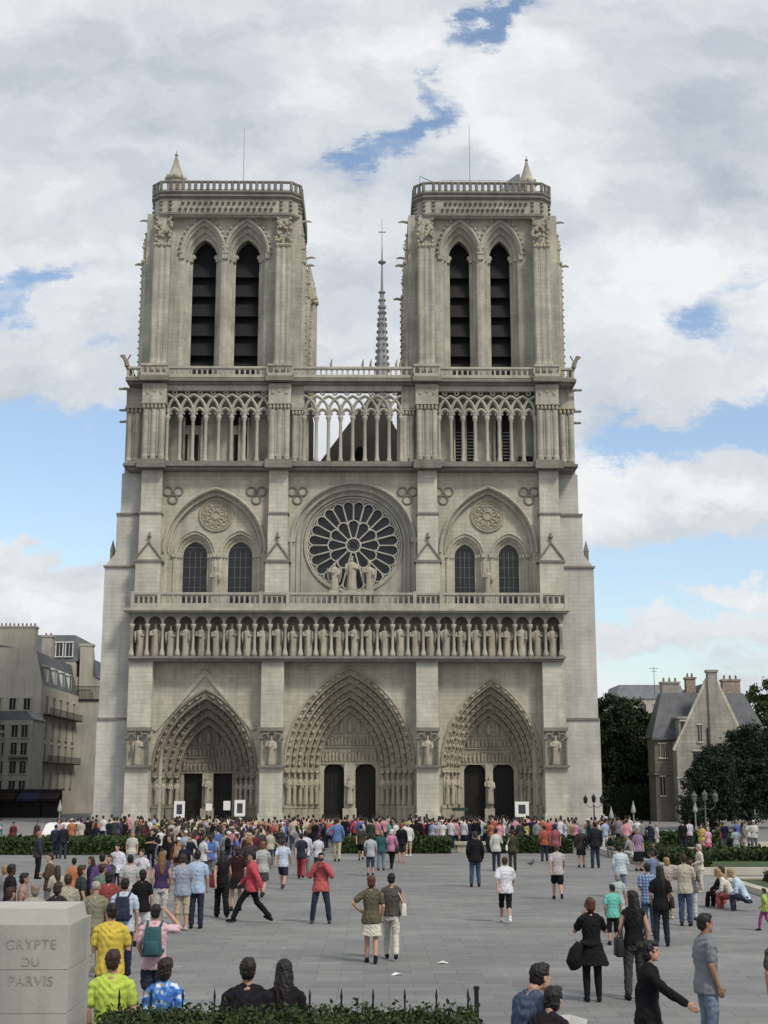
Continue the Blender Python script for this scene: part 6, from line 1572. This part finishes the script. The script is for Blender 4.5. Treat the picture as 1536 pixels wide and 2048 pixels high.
put_person('grey dress', 19.74, -63.73, 1.60, 0, 'stand', 1, 'tee', (.25, .33, .34), 'skirt', (.36, .40, .42), 'bob', HBROWN, BLACK, 'woman in a grey-green dress on the pale path', 1)
put_person('dark left', 19.50, -63.73, 1.29, 0, 'stand2', 0, 'shirt', BLACK, 'trousers', BLACK, 'short', HBLACK, BLACK, 'dark figure beside the grey-green dress on the path', 1)
put_person('thin figure', 7.89, -86.74, 1.71, 0, 'walk', 0, 'tee', (.40, .36, .37), 'shorts', BLACK, 'short', AUBURN, BLACK, 'slim runner in black shorts alone on the open paving', 1)
put_person('couple far a', 11.37, -69.07, 1.75, 0, 'stand', 1, 'shirt', (.04, .035, .035), 'skirt', BLACK, 'short', GREY_H, BLACK, 'person in black with bare legs before the right crowd', 1)
put_person('couple far b', 11.95, -69.45, 1.98, 0, 'stand2', 0, 'jacket', (.016, .018, .022), 'trousers', (.025, .035, .07), 'short', HBLACK, BLACK, 'man in a dark jacket and navy trousers before the right crowd', 1)
put_person('map man', 3.41, -117.41, 1.84, 60, 'read', 0, 'shirt', (.06, .085, .15), 'trousers', DJEANS, 'short', HBLACK, DKGREY, 'man in a blue jacket bowing his head over a map', 2)
put_person('map woman', 3.55, -117.72, 1.66, 40, 'read', 1, 'shirt', (.02, .016, .02), 'trousers', DJEANS, 'bob', HBLACK, DKGREY, 'dark-haired person beside the bowing man, holding a map', 2)
put_person('seat a', 12.44, -89.52, 1.75, -40, 'sit', 1, 'shirt', (.03, .02, .02), 'trousers', BLACK, 'bob', HBROWN, BLACK, 'brown-haired woman sitting at the corner of the grassy bed', 1, z=-0.12)
put_person('seat b', 12.59, -90.02, 1.72, -60, 'sitbow', 1, 'shirt', (.52, .50, .46), 'trousers', (.3, .06, .06), 'long', BLOND, CREAM, 'blond girl in white bowing forward at the grassy bed', 1, z=-0.12)
put_person('seat c', 12.82, -90.68, 1.75, -70, 'sitbow', 0, 'shirt', (.36, .50, .62), 'trousers', DJEANS, 'short', BLOND, DKGREY, 'man in a pale blue shirt sitting at the edge of the grassy bed', 1, z=-0.12)
put_person('couple woman', 1.94, -102.33, 1.71, 0, 'hips', 1, 'tee', OLIVE, 'skirt', (.55, .52, .44), 'bob', AUBURN, BLACK, 'woman in an olive top with a cream skirt over her hips', 2)
put_person('couple man', 2.36, -101.85, 1.73, 0, 'walk', 0, 'tank', TAUPE, 'trousers', (.50, .48, .44), 'short', HBLACK, BLACK, 'person in a taupe sleeveless top and white trousers', 2)
put_person('white tee man', 5.50, -94.12, 1.68, 0, 'walk', 0, 'loose', (.58, .58, .64), 'long shorts', BLACK, 'short', HBROWN, WHITE_C, 'stout man in a white T-shirt, black shorts and white shoes', 1)
put_person('black jacket', 5.71, -81.02, 1.93, 0, 'stand2', 0, 'jacket', BLACK, 'trousers', JEANS, 'short', HBROWN, BLACK, 'man in a black jacket and blue jeans on the open paving', 1)
put_person('white strap top', 7.34, -71.59, 1.78, 0, 'strap', 1, 'shirt', (.48, .47, .46), 'trousers', DJEANS, 'short', HBLACK, BLACK, 'person in a white top crossed by a strap and dark jeans', 1)
put_person('green top', 8.04, -71.60, 1.72, 0, 'stand', 1, 'shirt', (.05, .05, .03), 'trousers', (.04, .045, .03), 'short', HBROWN, BLACK, 'person in a dark green top behind the white T-shirt', 1)
put_person('red yellow', 10.37, -64.08, 1.68, 0, 'stand2', 0, 'shirt', (.30, .06, .03), 'trousers', DJEANS, 'short', HBLACK, BLACK, 'person in a rust red top and jeans by the right crowd', 1)
put_person('red stripe', 10.61, -66.25, 1.78, 10, 'stand', 1, 'tee', (.28, .05, .07), 'shorts', BLACK, 'short', HBLACK, BLACK, 'person in a crimson T-shirt and black shorts by the right crowd', 1)
put_person('grey tee back', 1.94, -74.86, 1.66, 0, 'stand', 0, 'tee', (.34, .36, .42), 'long shorts', (.04, .05, .085), 'short', HBLACK, BLACK, 'person in a pale grey top and slate shorts left of the pink jacket', 1)
put_person('teal back', 2.40, -71.19, 1.67, 0, 'stand2', 1, 'shirt', (.02, .09, .11), 'trousers', LJEANS, 'tail', BLOND, BLACK, 'woman in a dark teal top left of the pink jacket', 1)
put_person('pink jacket', 2.86, -70.47, 1.69, 20, 'walk', 1, 'jacket', (.45, .16, .30), 'trousers', BLACK, 'bob', (.55, .45, .45), BLACK, 'woman in a pink jacket and black trousers', 1)
put_person('black red', 3.43, -64.90, 1.80, 10, 'stand', 0, 'shirt', BLACK, 'shorts', (.03, .03, .03), 'short', (.25, .04, .04), (.4, .1, .1), 'person in a black top with reddish hair near the hedge end', 1)
put_person('white khaki', 3.92, -59.21, 1.70, 0, 'stand', 0, 'shirt', (.56, .57, .54), 'long shorts', KHAKI, 'short', GREY_H, WHITE_C, 'man in a white shirt and khaki shorts near the hedge end', 1)
put_person('dark stroll', 1.49, -63.54, 1.71, 0, 'walk', 0, 'tee', (.05, .045, .04), 'shorts', BLACK, 'short', HBLACK, BLACK, 'dark-clad walker left of the group by the hedge end', 1)
put_person('red camera man', 0.62, -94.20, 1.80, 180, 'apart', 0, 'jacket', (.40, .055, .06), 'trousers', DJEANS, 'short', HBLACK, DKGREY, 'man in a red top facing the camera with his own camera raised', 2)
put_person('blue khaki man', 0.33, -63.98, 2.03, 0, 'hips', 0, 'shirt', (.07, .15, .34), 'trousers', (.42, .36, .24), 'short', HBROWN, BLACK, 'man in a blue shirt and khaki trousers with a hand on his hip', 1)
put_person('red jacket walker', -1.21, -94.05, 1.86, -90, 'stride', 0, 'jacket', (.42, .02, .05), 'trousers', BLACK, 'short', HBLACK, BLACK, 'man in a crimson jacket striding left with legs wide apart', 1)
put_person('maroon bag woman', -2.13, -92.80, 1.78, -15, 'walk', 1, 'tank', BLACK, 'wide', (.012, .016, .015), 'long', HBLACK, BLACK, 'woman with long black hair, black top and wide trousers', 1)
put_person('black dress bare', -1.96, -90.52, 1.81, -10, 'stand2', 1, 'tee', (.03, .01, .012), 'flare', BLACK, 'bob', HBROWN, BROWN, 'woman in a short black dress with bare legs', 1)
put_person('light blue jeans man', -2.50, -95.45, 1.91, 0, 'stand', 0, 'tee', LBLUE, 'trousers', DJEANS, 'short', HBLACK, BLACK, 'man in a light blue T-shirt and dark blue jeans', 1)
put_person('grey blue khaki', -2.80, -95.93, 1.85, -5, 'hold', 0, 'tee', (.24, .28, .36), 'long shorts', (.40, .34, .25), 'short', HBROWN, (.35, .33, .3), 'man in a grey-blue shirt and khaki knee shorts', 1)
put_person('blond purple', -3.51, -94.81, 1.84, -15, 'stand', 1, 'tank', (.05, .025, .10), 'trousers', (.50, .49, .48), 'long', (.16, .08, .03), CREAM, 'woman with long fair hair and a purple top', 1)
put_person('navy shorts', -1.14, -82.16, 1.70, 10, 'walk', 0, 'tee', (.44, .50, .64), 'shorts', (.02, .026, .045), 'short', HBROWN, DKGREY, 'walker in a pale blue T-shirt and navy shorts', 1)
put_person('red trousers', -0.77, -76.65, 1.72, 0, 'walk', 1, 'tee', (.02, .03, .05), 'wide', (.26, .015, .03), 'short', HBLACK, BROWN, 'person in a dark top and wide red trousers', 1)
put_person('white shirt a', -0.70, -74.83, 1.76, 0, 'stand', 0, 'shirt', (.52, .50, .60), 'trousers', (.16, .16, .17), 'short', HBLACK, BLACK, 'person in a white shirt and grey trousers behind the red trousers', 1)
put_person('white shirt b', -0.18, -74.83, 1.62, 10, 'hold', 1, 'tee', (.52, .54, .60), 'trousers', DKGREY, 'short', HBLACK, BLACK, 'person in a white T-shirt right behind the man with a camera', 1)
put_person('white bag woman', -1.57, -85.86, 1.77, 10, 'walk', 1, 'tee', (.38, .37, .36), 'skirt', (.05, .05, .05), 'bob', (.16, .07, .03), BROWN, 'woman in a pale top and dark skirt behind the crimson jacket', 1)
put_person('tan head', -2.12, -84.61, 1.89, 0, 'stand', 1, 'tee', (.05, .04, .045), 'skirt', (.04, .03, .03), 'bob', (.28, .15, .05), BROWN, 'person with sandy hair behind the crimson jacket', 1)
put_person('dark suit man', -11.08, -76.54, 1.80, 60, 'stand', 0, 'jacket', (.04, .04, .05), 'trousers', (.014, .014, .016), 'short', (.3, .12, .1), BLACK, 'man in a dark suit jacket alone on the left', 1)
put_person('pair a', -13.95, -61.03, 1.65, 0, 'stand', 0, 'shirt', (.025, .03, .055), 'trousers', (.04, .05, .08), 'short', HBLACK, BLACK, 'person in a slate blue outfit standing before the left hedge', 1)
put_person('pair b', -13.44, -61.52, 1.71, 0, 'stand2', 1, 'shirt', (.02, .022, .03), 'trousers', (.035, .045, .075), 'short', (.35, .34, .33), BLACK, 'grey-haired person in navy standing before the left hedge', 1)
put_person('black shirt man', -7.70, -70.00, 1.67, 180, 'fold', 0, 'tee', BLACK, 'trousers', BLACK, 'short', AUBURN, BLACK, 'man in black with folded arms facing the camera', 1)
put_person('blond white', -8.06, -72.81, 1.68, 170, 'stand', 1, 'tee', (.48, .47, .42), 'skirt', (.24, .26, .32), 'long', BLOND, CREAM, 'blond woman in a white top facing the camera', 1)
put_person('school a', -6.36, -85.45, 1.68, 175, 'strap', 0, 'shirt', (.52, .53, .64), 'trousers', NAVY, 'short', HBLACK, BLACK, 'young man in a white shirt with a dark blue strap, facing the camera', 1)
put_person('school b', -4.99, -88.95, 1.66, 170, 'strap', 1, 'tee', (.52, .53, .62), 'skirt', NAVY, 'short', HBROWN, BLACK, 'young woman in a white shirt with a strap, facing the camera', 1)
put_person('dark back a', -4.39, -94.41, 1.75, 0, 'stand', 0, 'tee', (.4, .4, .4), 'trousers', DJEANS, 'short', HBLACK, BLACK, 'dark-haired man between the two white shirts, seen from behind', 1)
put_person('black top girl', -3.25, -99.35, 1.66, 0, 'stand2', 1, 'tee', BLACK, 'shorts', (.5, .5, .55), 'bob', HBLACK, BLACK, 'woman in a black T-shirt and white shorts, seen from behind', 1)
put_person('blue shirt pack', -2.80, -104.17, 1.78, 0, 'stand', 0, 'tee', (.40, .48, .60), 'trousers', NAVY, 'short', HBLACK, BLACK, 'man in a pale blue shirt, seen from behind', 2)
put_person('sage man', -3.31, -104.40, 1.74, 0, 'stand', 0, 'tee', (.20, .19, .13), 'trousers', KHAKI, 'bald', (.32, .27, .24), BROWN, 'grey-haired man in a sage green shirt, seen from behind', 2)
put_person('yellow tee', -1.89, -110.37, 1.82, 0, 'fold', 0, 'tee', (.55, .40, .01), 'trousers', KHAKI, 'short', HBLACK, DKGREY, 'person in a bright yellow T-shirt, seen from behind', 2)
put_person('pink tee', -1.40, -109.37, 1.72, 0, 'shade', 0, 'tee', (.60, .36, .44), 'shorts', DJEANS, 'short', HBLACK, DKGREY, 'person in a pink T-shirt shading the eyes with one hand', 2)
put_person('lime tee', -0.89, -115.65, 1.76, 0, 'stand', 0, 'tee', (.42, .55, .03), 'trousers', DJEANS, 'short', HBROWN, DKGREY, 'person in a lime yellow T-shirt just behind the front hedge', 2)
put_person('splash shirt', -0.33, -115.57, 1.66, 15, 'stand', 1, 'tee', 'SPLASH', 'trousers', DJEANS, 'bob', (.02, .010, .008), DKGREY, 'person in a blue and white patterned shirt behind the front hedge', 2)
put_person('hedge man', 0.66, -116.57, 1.78, 0, 'stand', 0, 'shirt', (.014, .013, .018), 'trousers', BLACK, 'short', (.012, .009, .008), BLACK, 'short-haired man in black behind the front hedge', 2)
put_person('hedge woman', 1.01, -116.26, 1.72, 0, 'stand', 1, 'shirt', (.014, .013, .015), 'trousers', BLACK, 'long', (.012, .009, .009), BLACK, 'long-haired woman in black behind the front hedge', 2)
put_person('left a', -6.35, -98.93, 1.76, 60, 'stand', 0, 'tee', (.02, .016, .018), 'trousers', DJEANS, 'short', HBLACK, BLACK, 'dark-haired man in black at the left edge', 1, sk=SKIN3)
put_person('left b', -5.64, -100.56, 1.66, 80, 'stand', 1, 'tee', (.34, .20, .17), 'trousers', DJEANS, 'bob', HBLACK, BLACK, 'dark-haired woman in dusty pink near the left edge', 1, sk=SKIN2)
put_person('left c', -4.17, -103.79, 1.68, 20, 'stand', 1, 'tee', (.03, .025, .03), 'trousers', DJEANS, 'bob', (.028, .016, .012), BLACK, 'person with thick brown hair behind the stone pillar', 1)
put_person('left d', -4.43, -101.71, 1.70, -30, 'stand', 0, 'tee', (.30, .28, .22), 'trousers', KHAKI, 'short', HBROWN, BLACK, 'brown-haired man in a stone coloured shirt behind the pillar', 1, sk=SKIN2)
put_person('left e', -4.79, -98.63, 1.72, 60, 'stand', 1, 'tee', (.04, .05, .05), 'trousers', DJEANS, 'bob', HBROWN, BLACK, 'brown-haired woman looking right, left of the sage shirt', 1)
put_person('left f', -4.43, -98.03, 1.72, 20, 'stand', 1, 'tee', (.12, .18, .15), 'trousers', DJEANS, 'short', HBROWN, BLACK, 'brown-haired person in grey-green above the sage shirt', 1)
put_person('left g', -3.76, -100.72, 1.70, -10, 'stand', 0, 'tee', (.22, .03, .03), 'trousers', DJEANS, 'bob', HBLACK, BLACK, 'dark-haired person in dark red beside the pale blue shirt', 1)
put_person('left h', -4.69, -103.46, 1.62, -20, 'stand', 1, 'shirt', (.30, .29, .25), 'trousers', KHAKI, 'bob', (.2, .16, .12), BROWN, 'fair-haired woman in a pale cardigan low behind the pillar', 1)
put_person('purple bag', -5.04, -103.98, 1.60, 40, 'stand', 1, 'tee', (.10, .06, .14), 'trousers', DKGREY, 'bob', HBROWN, BLACK, 'short person in purple at the left edge behind the pillar', 1)
# bags and the like, each hung on its bearer
BM = lambda n, c: mat(n, c, .6, .15, 6, .2)
bag(PEOPLE['couple man'], 1, BM('pale bag', (.55, .52, .48)), 'pale handbag with a pink edge hanging from the shoulder of the person in white trousers', 1.14, .17, .25, .12)
bag(PEOPLE['tank woman'], -1, BM('black bag', BLACK), 'big black shoulder bag of the long-haired woman in a black tank top', 1.0, .17, .3, .14)
bag(PEOPLE['dark long hair'], 1, BM('black leather', (.016, .015, .014)), 'small black bag of the woman with long dark hair beside the plaid shirt', 1.08)
bag(PEOPLE['maroon bag woman'], -1, BM('maroon bag', (.12, .012, .025)), 'maroon shoulder bag of the dark-haired woman in black', 1.15, .18, .34, .16)
bag(PEOPLE['green top'], -1, BM('white bag', (.6, .6, .58)), 'white bag hanging from the shoulder of the person in the dark green top', 1.1)
bag(PEOPLE['pink jacket'], 1, BM('black handbag', (.014, .013, .013)), 'black handbag of the woman in a pink jacket', 1.0)
bag(PEOPLE['grey tee back'], -1, BM('dark side bag', (.02, .02, .024)), 'dark bag slung at the side of the person in a pale grey top', 1.08)
backpack(PEOPLE['pink tee'], BM('teal pack', (.025, .085, .10)), 'teal backpack on the person in a pink T-shirt shading their eyes')
backpack(PEOPLE['blue shirt pack'], BM('navy pack', NAVY), 'navy backpack worn by the person in a pale blue shirt')
camera_thing(PEOPLE['red camera man'], 'black camera held to the face of the man in a red top')
camera_thing(PEOPLE['black dress'], 'camera held up by the woman in black with reddish hair')
mb = MB(); mb.tube([(-.22, -.12, 1.0), (-.3, -.12, .86), (-.34, -.08, .68), (-.3, -.06, .56)], [.07, .12, .14, .10], 9); mb.tube([(.1, -.12, 1.0), (.0, -.15, .97), (-.22, -.12, 1.0)], [.04, .05, .06], 8)
carry(PEOPLE['black dress'], 'tied_jacket', mb, cloth(BLACK), 'black jacket tied round the waist of the woman taking a photo', 'jacket')
mb = MB(); mb.add([(-.2, .30, 1.12), (0, .33, 1.14), (.2, .30, 1.12), (.2, .42, 1.34), (0, .45, 1.36), (-.2, .42, 1.34)], [(0, 1, 4, 5), (1, 2, 3, 4)])
o = mb.build('paper_map', WHITE); o.location = PEOPLE['map woman'].location; o.rotation_euler = PEOPLE['map woman'].rotation_euler; tag(o, 'open white paper map held by the stooping pair at the front', 'map'); o.modifiers.new('t', 'SOLIDIFY').thickness = .003
mb = MB(); mb.ell((0, 0, .14), (.2, .13, .15), 10, 7); o = mb.build('red_bag', cloth(RED_C), None, True, (12.55, -88.75, 0)); tag(o, 'red bag on the ground by the people sitting at the grassy bed', 'bag')

# ---- the crowd: small figures with skin, top, bottom and hair on one body
CR_POSE = [('stand', 0), ('stand2', 0), ('walk', 0), ('photo', 0), ('hold', 0), ('stand', 1), ('stand2', 1), ('strap', 1), ('fold', 0), ('walk', 1)]
def crowd_mesh(pose, fem, top, bot, hair):
    k = ('crowd', pose, fem, top, bot, hair)
    if k in CACHE: return CACHE[k]
    V, Fc, MI = [], [], []
    for i, (key, fn) in enumerate((('cbody', f_body(False)), ('ctop' + top, f_top(top)), ('cbot' + bot, f_bot(bot)), ('chair' + hair, lambda F, mb: F.hair(mb, hair)))):
        me = piece(key, pose, fem, .026, fn, 1)
        n = len(me.vertices); a = np.empty(n * 3); me.vertices.foreach_get('co', a); o = len(V); V += a.reshape(-1, 3).tolist()
        for p in me.polygons: Fc.append(tuple(v + o for v in p.vertices)); MI.append(i)
    m = bpy.data.meshes.new('person'); m.from_pydata(V, [], Fc); m.polygons.foreach_set('material_index', MI); m.polygons.foreach_set('use_smooth', [True] * len(Fc))
    for _ in range(4): m.materials.append(WHITE)
    CACHE[k] = m; return m
C_TOP = [('white', (.54, .54, .55), 6), ('black', BLACK, 8), ('navy blue', NAVY, 5), ('light blue', (.24, .33, .48), 3), ('bright red', (.42, .03, .03), 2), ('grey', (.2, .2, .21), 3), ('cream', (.42, .39, .32), 2), ('dark green', (.03, .055, .035), 1),
         ('pink', (.55, .22, .28), 2), ('purple', (.10, .04, .16), 1), ('lime yellow', (.42, .44, .08), .6), ('orange', (.38, .12, .04), .5), ('teal', (.03, .18, .20), 1), ('royal blue', (.04, .10, .34), 2), ('brown', (.08, .05, .03), 2), ('maroon', (.12, .015, .02), 2), ('pale lilac', (.42, .38, .52), 2), ('beige', BEIGE, 2), ('charcoal', DKGREY, 5), ('turquoise', (.08, .30, .31), .6)]
C_BOT = [('blue jeans', JEANS), ('dark trousers', BLACK), ('khaki trousers', KHAKI), ('white trousers', (.55, .55, .54)), ('dark jeans', DJEANS), ('grey trousers', (.14, .14, .15))]
C_HAIR = [('black-haired', 'short', HBLACK), ('brown-haired', 'short', HBROWN), ('long-haired dark', 'long', HBLACK), ('blond', 'bob', BLOND), ('grey-haired', 'short', GREY_H), ('white-capped', 'cap', (.6, .6, .6)), ('dark-capped', 'cap', NAVY), ('long-haired brown', 'long', HBROWN), ('red-capped', 'cap', (.35, .03, .03)), ('straw-hatted', 'hat', (.42, .33, .18)), ('ponytailed', 'tail', HBROWN)]
FORWARD = []; rc = random.Random(42); used = set(); spots = [(p.location.x, p.location.y) for p in PEOPLE.values()]
def crowd(n, xr, yr, zone, group, hidden, dmin=.55, z=0.0, sit=False, keep=None):
    made = tries = 0
    while made < n and tries < 5000:
        tries += 1; x, y = rc.uniform(*xr), rc.uniform(*yr)
        if keep and not keep(x, y): continue
        if any((x - a) ** 2 + (y - b) ** 2 < dmin ** 2 for a, b in spots): continue
        for _ in range(40):
            t = rc.choices(C_TOP, [c[2] for c in C_TOP])[0]; b = rc.choice(C_BOT); hr = rc.choices(C_HAIR, [5, 4, 3, 2, 1.5, 1.2, .8, 2, .4, .6, 1])[0]
            k = (zone, t[0], hr[0]) if hidden else (zone, t[0], b[0], hr[0])
            if k not in used: break
        else: continue
        used.add(k); spots.append((x, y)); made += 1
        pose, fem = rc.choice(CR_POSE); 
        if sit: pose = rc.choice(('sit', 'sitbow'))
        if hr[1] in ('long', 'tail', 'bob'): fem = 1
        top = 'tee' if (t[0] in ('white', 'light blue', 'pink')) else 'shirt'; bot = 'shorts' if b[0] == 'khaki trousers' and not sit else 'trousers'
        bn = 'khaki shorts' if bot == 'shorts' else b[0]
        o = bpy.data.objects.new('person', crowd_mesh(pose, fem, top, bot, hr[1])); COL.objects.link(o)
        s = rc.uniform(.93, 1.05) * (.94 if fem else 1); o.scale = (s, s, s); o.location = (x, y, z); o.rotation_euler = (0, 0, R(rc.choice((0, 0, 0, 15, -20, 40, -50, 90, -90, 180, 150))))
        for i, m in enumerate((skin(rc.choice(((.42, .25, .18), (.38, .22, .15), SKIN2, (.46, .30, .22)))), cloth(t[1]), cloth(b[1]), hairm(hr[2]) if hr[1] not in ('cap', 'hat') else cloth(hr[2]))):
            o.material_slots[i].link = 'OBJECT'; o.material_slots[i].material = m
        FORWARD.append((o, '%s person in the %s top' % (hr[0], t[0])))
        tag(o, '%s person, %s top%s, %s' % (hr[0], t[0], '' if hidden else ' and ' + bn, zone), 'person', group)
# zones: behind the hedges, and the crowd that comes forward through the gap in the hedges
crowd(10, (-16.2, -9.2), (-54, -49), 'in the crowd behind the left hedge', 'people behind the left hedge', True)
crowd(9, (-9.0, -4.4), (-55.0, -50), 'in the crowd below the left portal', 'people in the middle of the crowd', True, .5)
crowd(8, (-4.3, .3), (-55.0, -50), 'in the crowd left of the central portal', 'people in the middle of the crowd', True, .5)
crowd(10, (.4, 6.4), (-52.9, -49), 'behind the hedge left of the stone bench', 'people behind the middle hedges', True)
crowd(10, (6.5, 12.9), (-52.7, -49), 'behind the hedge right of the stone bench', 'people behind the middle hedges', True)
crowd(11, (13.0, 16.5), (-53.0, -46), 'below the right buttress of the cathedral', 'people near the right buttress', True)
crowd(14, (-10.5, -5.0), (-100, -86), 'in the near group at the left', 'people in the near left group', False, .5)
crowd(48, (-9.2, -.6), (-66, -55.5), 'in the gap between the hedges', 'people in the middle of the crowd', False, .44, keep=lambda x, y: x < -1.0 + (y + 55) * .12)
crowd(34, (-8.8, -2.0), (-83.0, -65), 'at the crowd front', 'people in the middle of the crowd', False, .48, keep=lambda x, y: x < -2.0 + (y + 64) * .14 and x > -8.8 - (y + 64) * .22)
crowd(9, (-22.5, -17.2), (-53.5, -45), 'behind the far left end of the hedge', 'people behind the left hedge', True)
crowd(10, (17.0, 24), (-56.3, -50), 'in the garden beyond the grassy bed', 'people in the garden on the right', True, .9)
crowd(9, (24.5, 33), (-48.0, -40), 'on the pale path', 'people in the garden on the right', False, .9)
crowd(3, (14.2, 14.4), (-72, -60), 'sitting on the long pale kerb', 'people sitting on the kerb', False, .8, .0, True)

# beyond the three hundred: the mass of the crowd packed farther back, one object
def far_crowd(n, zones):
    ms = [crowd_far_mesh(p, f) for p, f in CR_POSE[:6]]; V, Fc, MI = [], [], []; pal = [cloth(c[1]) for c in C_TOP[:12]]; fixed = [skin((.42, .25, .18)), hairm(HBLACK), cloth(DJEANS)]
    for _ in range(n):
        xr, yr = rc.choices([z[:2] for z in zones], [z[2] for z in zones])[0]; x, y = rc.uniform(*xr), rc.uniform(*yr); a = rc.uniform(-.8, .8); s = rc.uniform(.90, 1.04); vv, ff, mm = rc.choice(ms); t = rc.randrange(len(pal)); o = len(V)
        c_, s_ = math.cos(a) * s, math.sin(a) * s; V += [(x + p[0] * c_ - p[1] * s_, y + p[0] * s_ + p[1] * c_, p[2] * s) for p in vv]; Fc += [tuple(q + o for q in f) for f in ff]
        MI += [(0, 3 + t, 2, 1)[m] for m in mm]
    m = bpy.data.meshes.new('crowd'); m.from_pydata(V, [], Fc); m.polygons.foreach_set('material_index', MI); m.polygons.foreach_set('use_smooth', [True] * len(Fc))
    for k in fixed + pal: m.materials.append(k)
    o = bpy.data.objects.new('crowd', m); COL.objects.link(o); tag(o, 'dense mass of visitors queuing in front of the portals', 'crowd', None, 'stuff')
def crowd_far_mesh(pose, fem):
    V, Fc, MI = [], [], []
    for i, (key, fn) in enumerate((('cbody', f_body(False)), ('ctopshirt', f_top('shirt')), ('cbottrousers', f_bot('trousers')), ('chairshort', lambda F, mb: F.hair(mb, 'short')))):
        me = piece(key, pose, fem, .045, fn, 0); o = len(V); V += [tuple(v.co) for v in me.vertices]
        for p in me.polygons: Fc.append(tuple(v + o for v in p.vertices)); MI.append(i)
    return V, Fc, MI
far_crowd(280, [((-16.5, -9), (-52, -40), 34), ((-9, .4), (-53, -40), 55), ((.4, 13), (-52.6, -40), 75), ((13, 18.5), (-52, -41), 24)])

seen = set()
for i, (o, who) in enumerate(FORWARD):
    if o['group'] != 'people in the middle of the crowd' or i % 4 or who in seen or len(seen) > 17: continue
    seen.add(who); cn, cc = [('black', BLACK), ('navy', NAVY), ('red', (.25, .02, .03)), ('grey', (.15, .15, .16)), ('green', (.05, .09, .04)), ('tan', (.28, .2, .12))][len(seen) % 6]
    backpack(o, BM('%s pack' % cn, cc), '%s backpack on the back of the %s' % (cn, who))
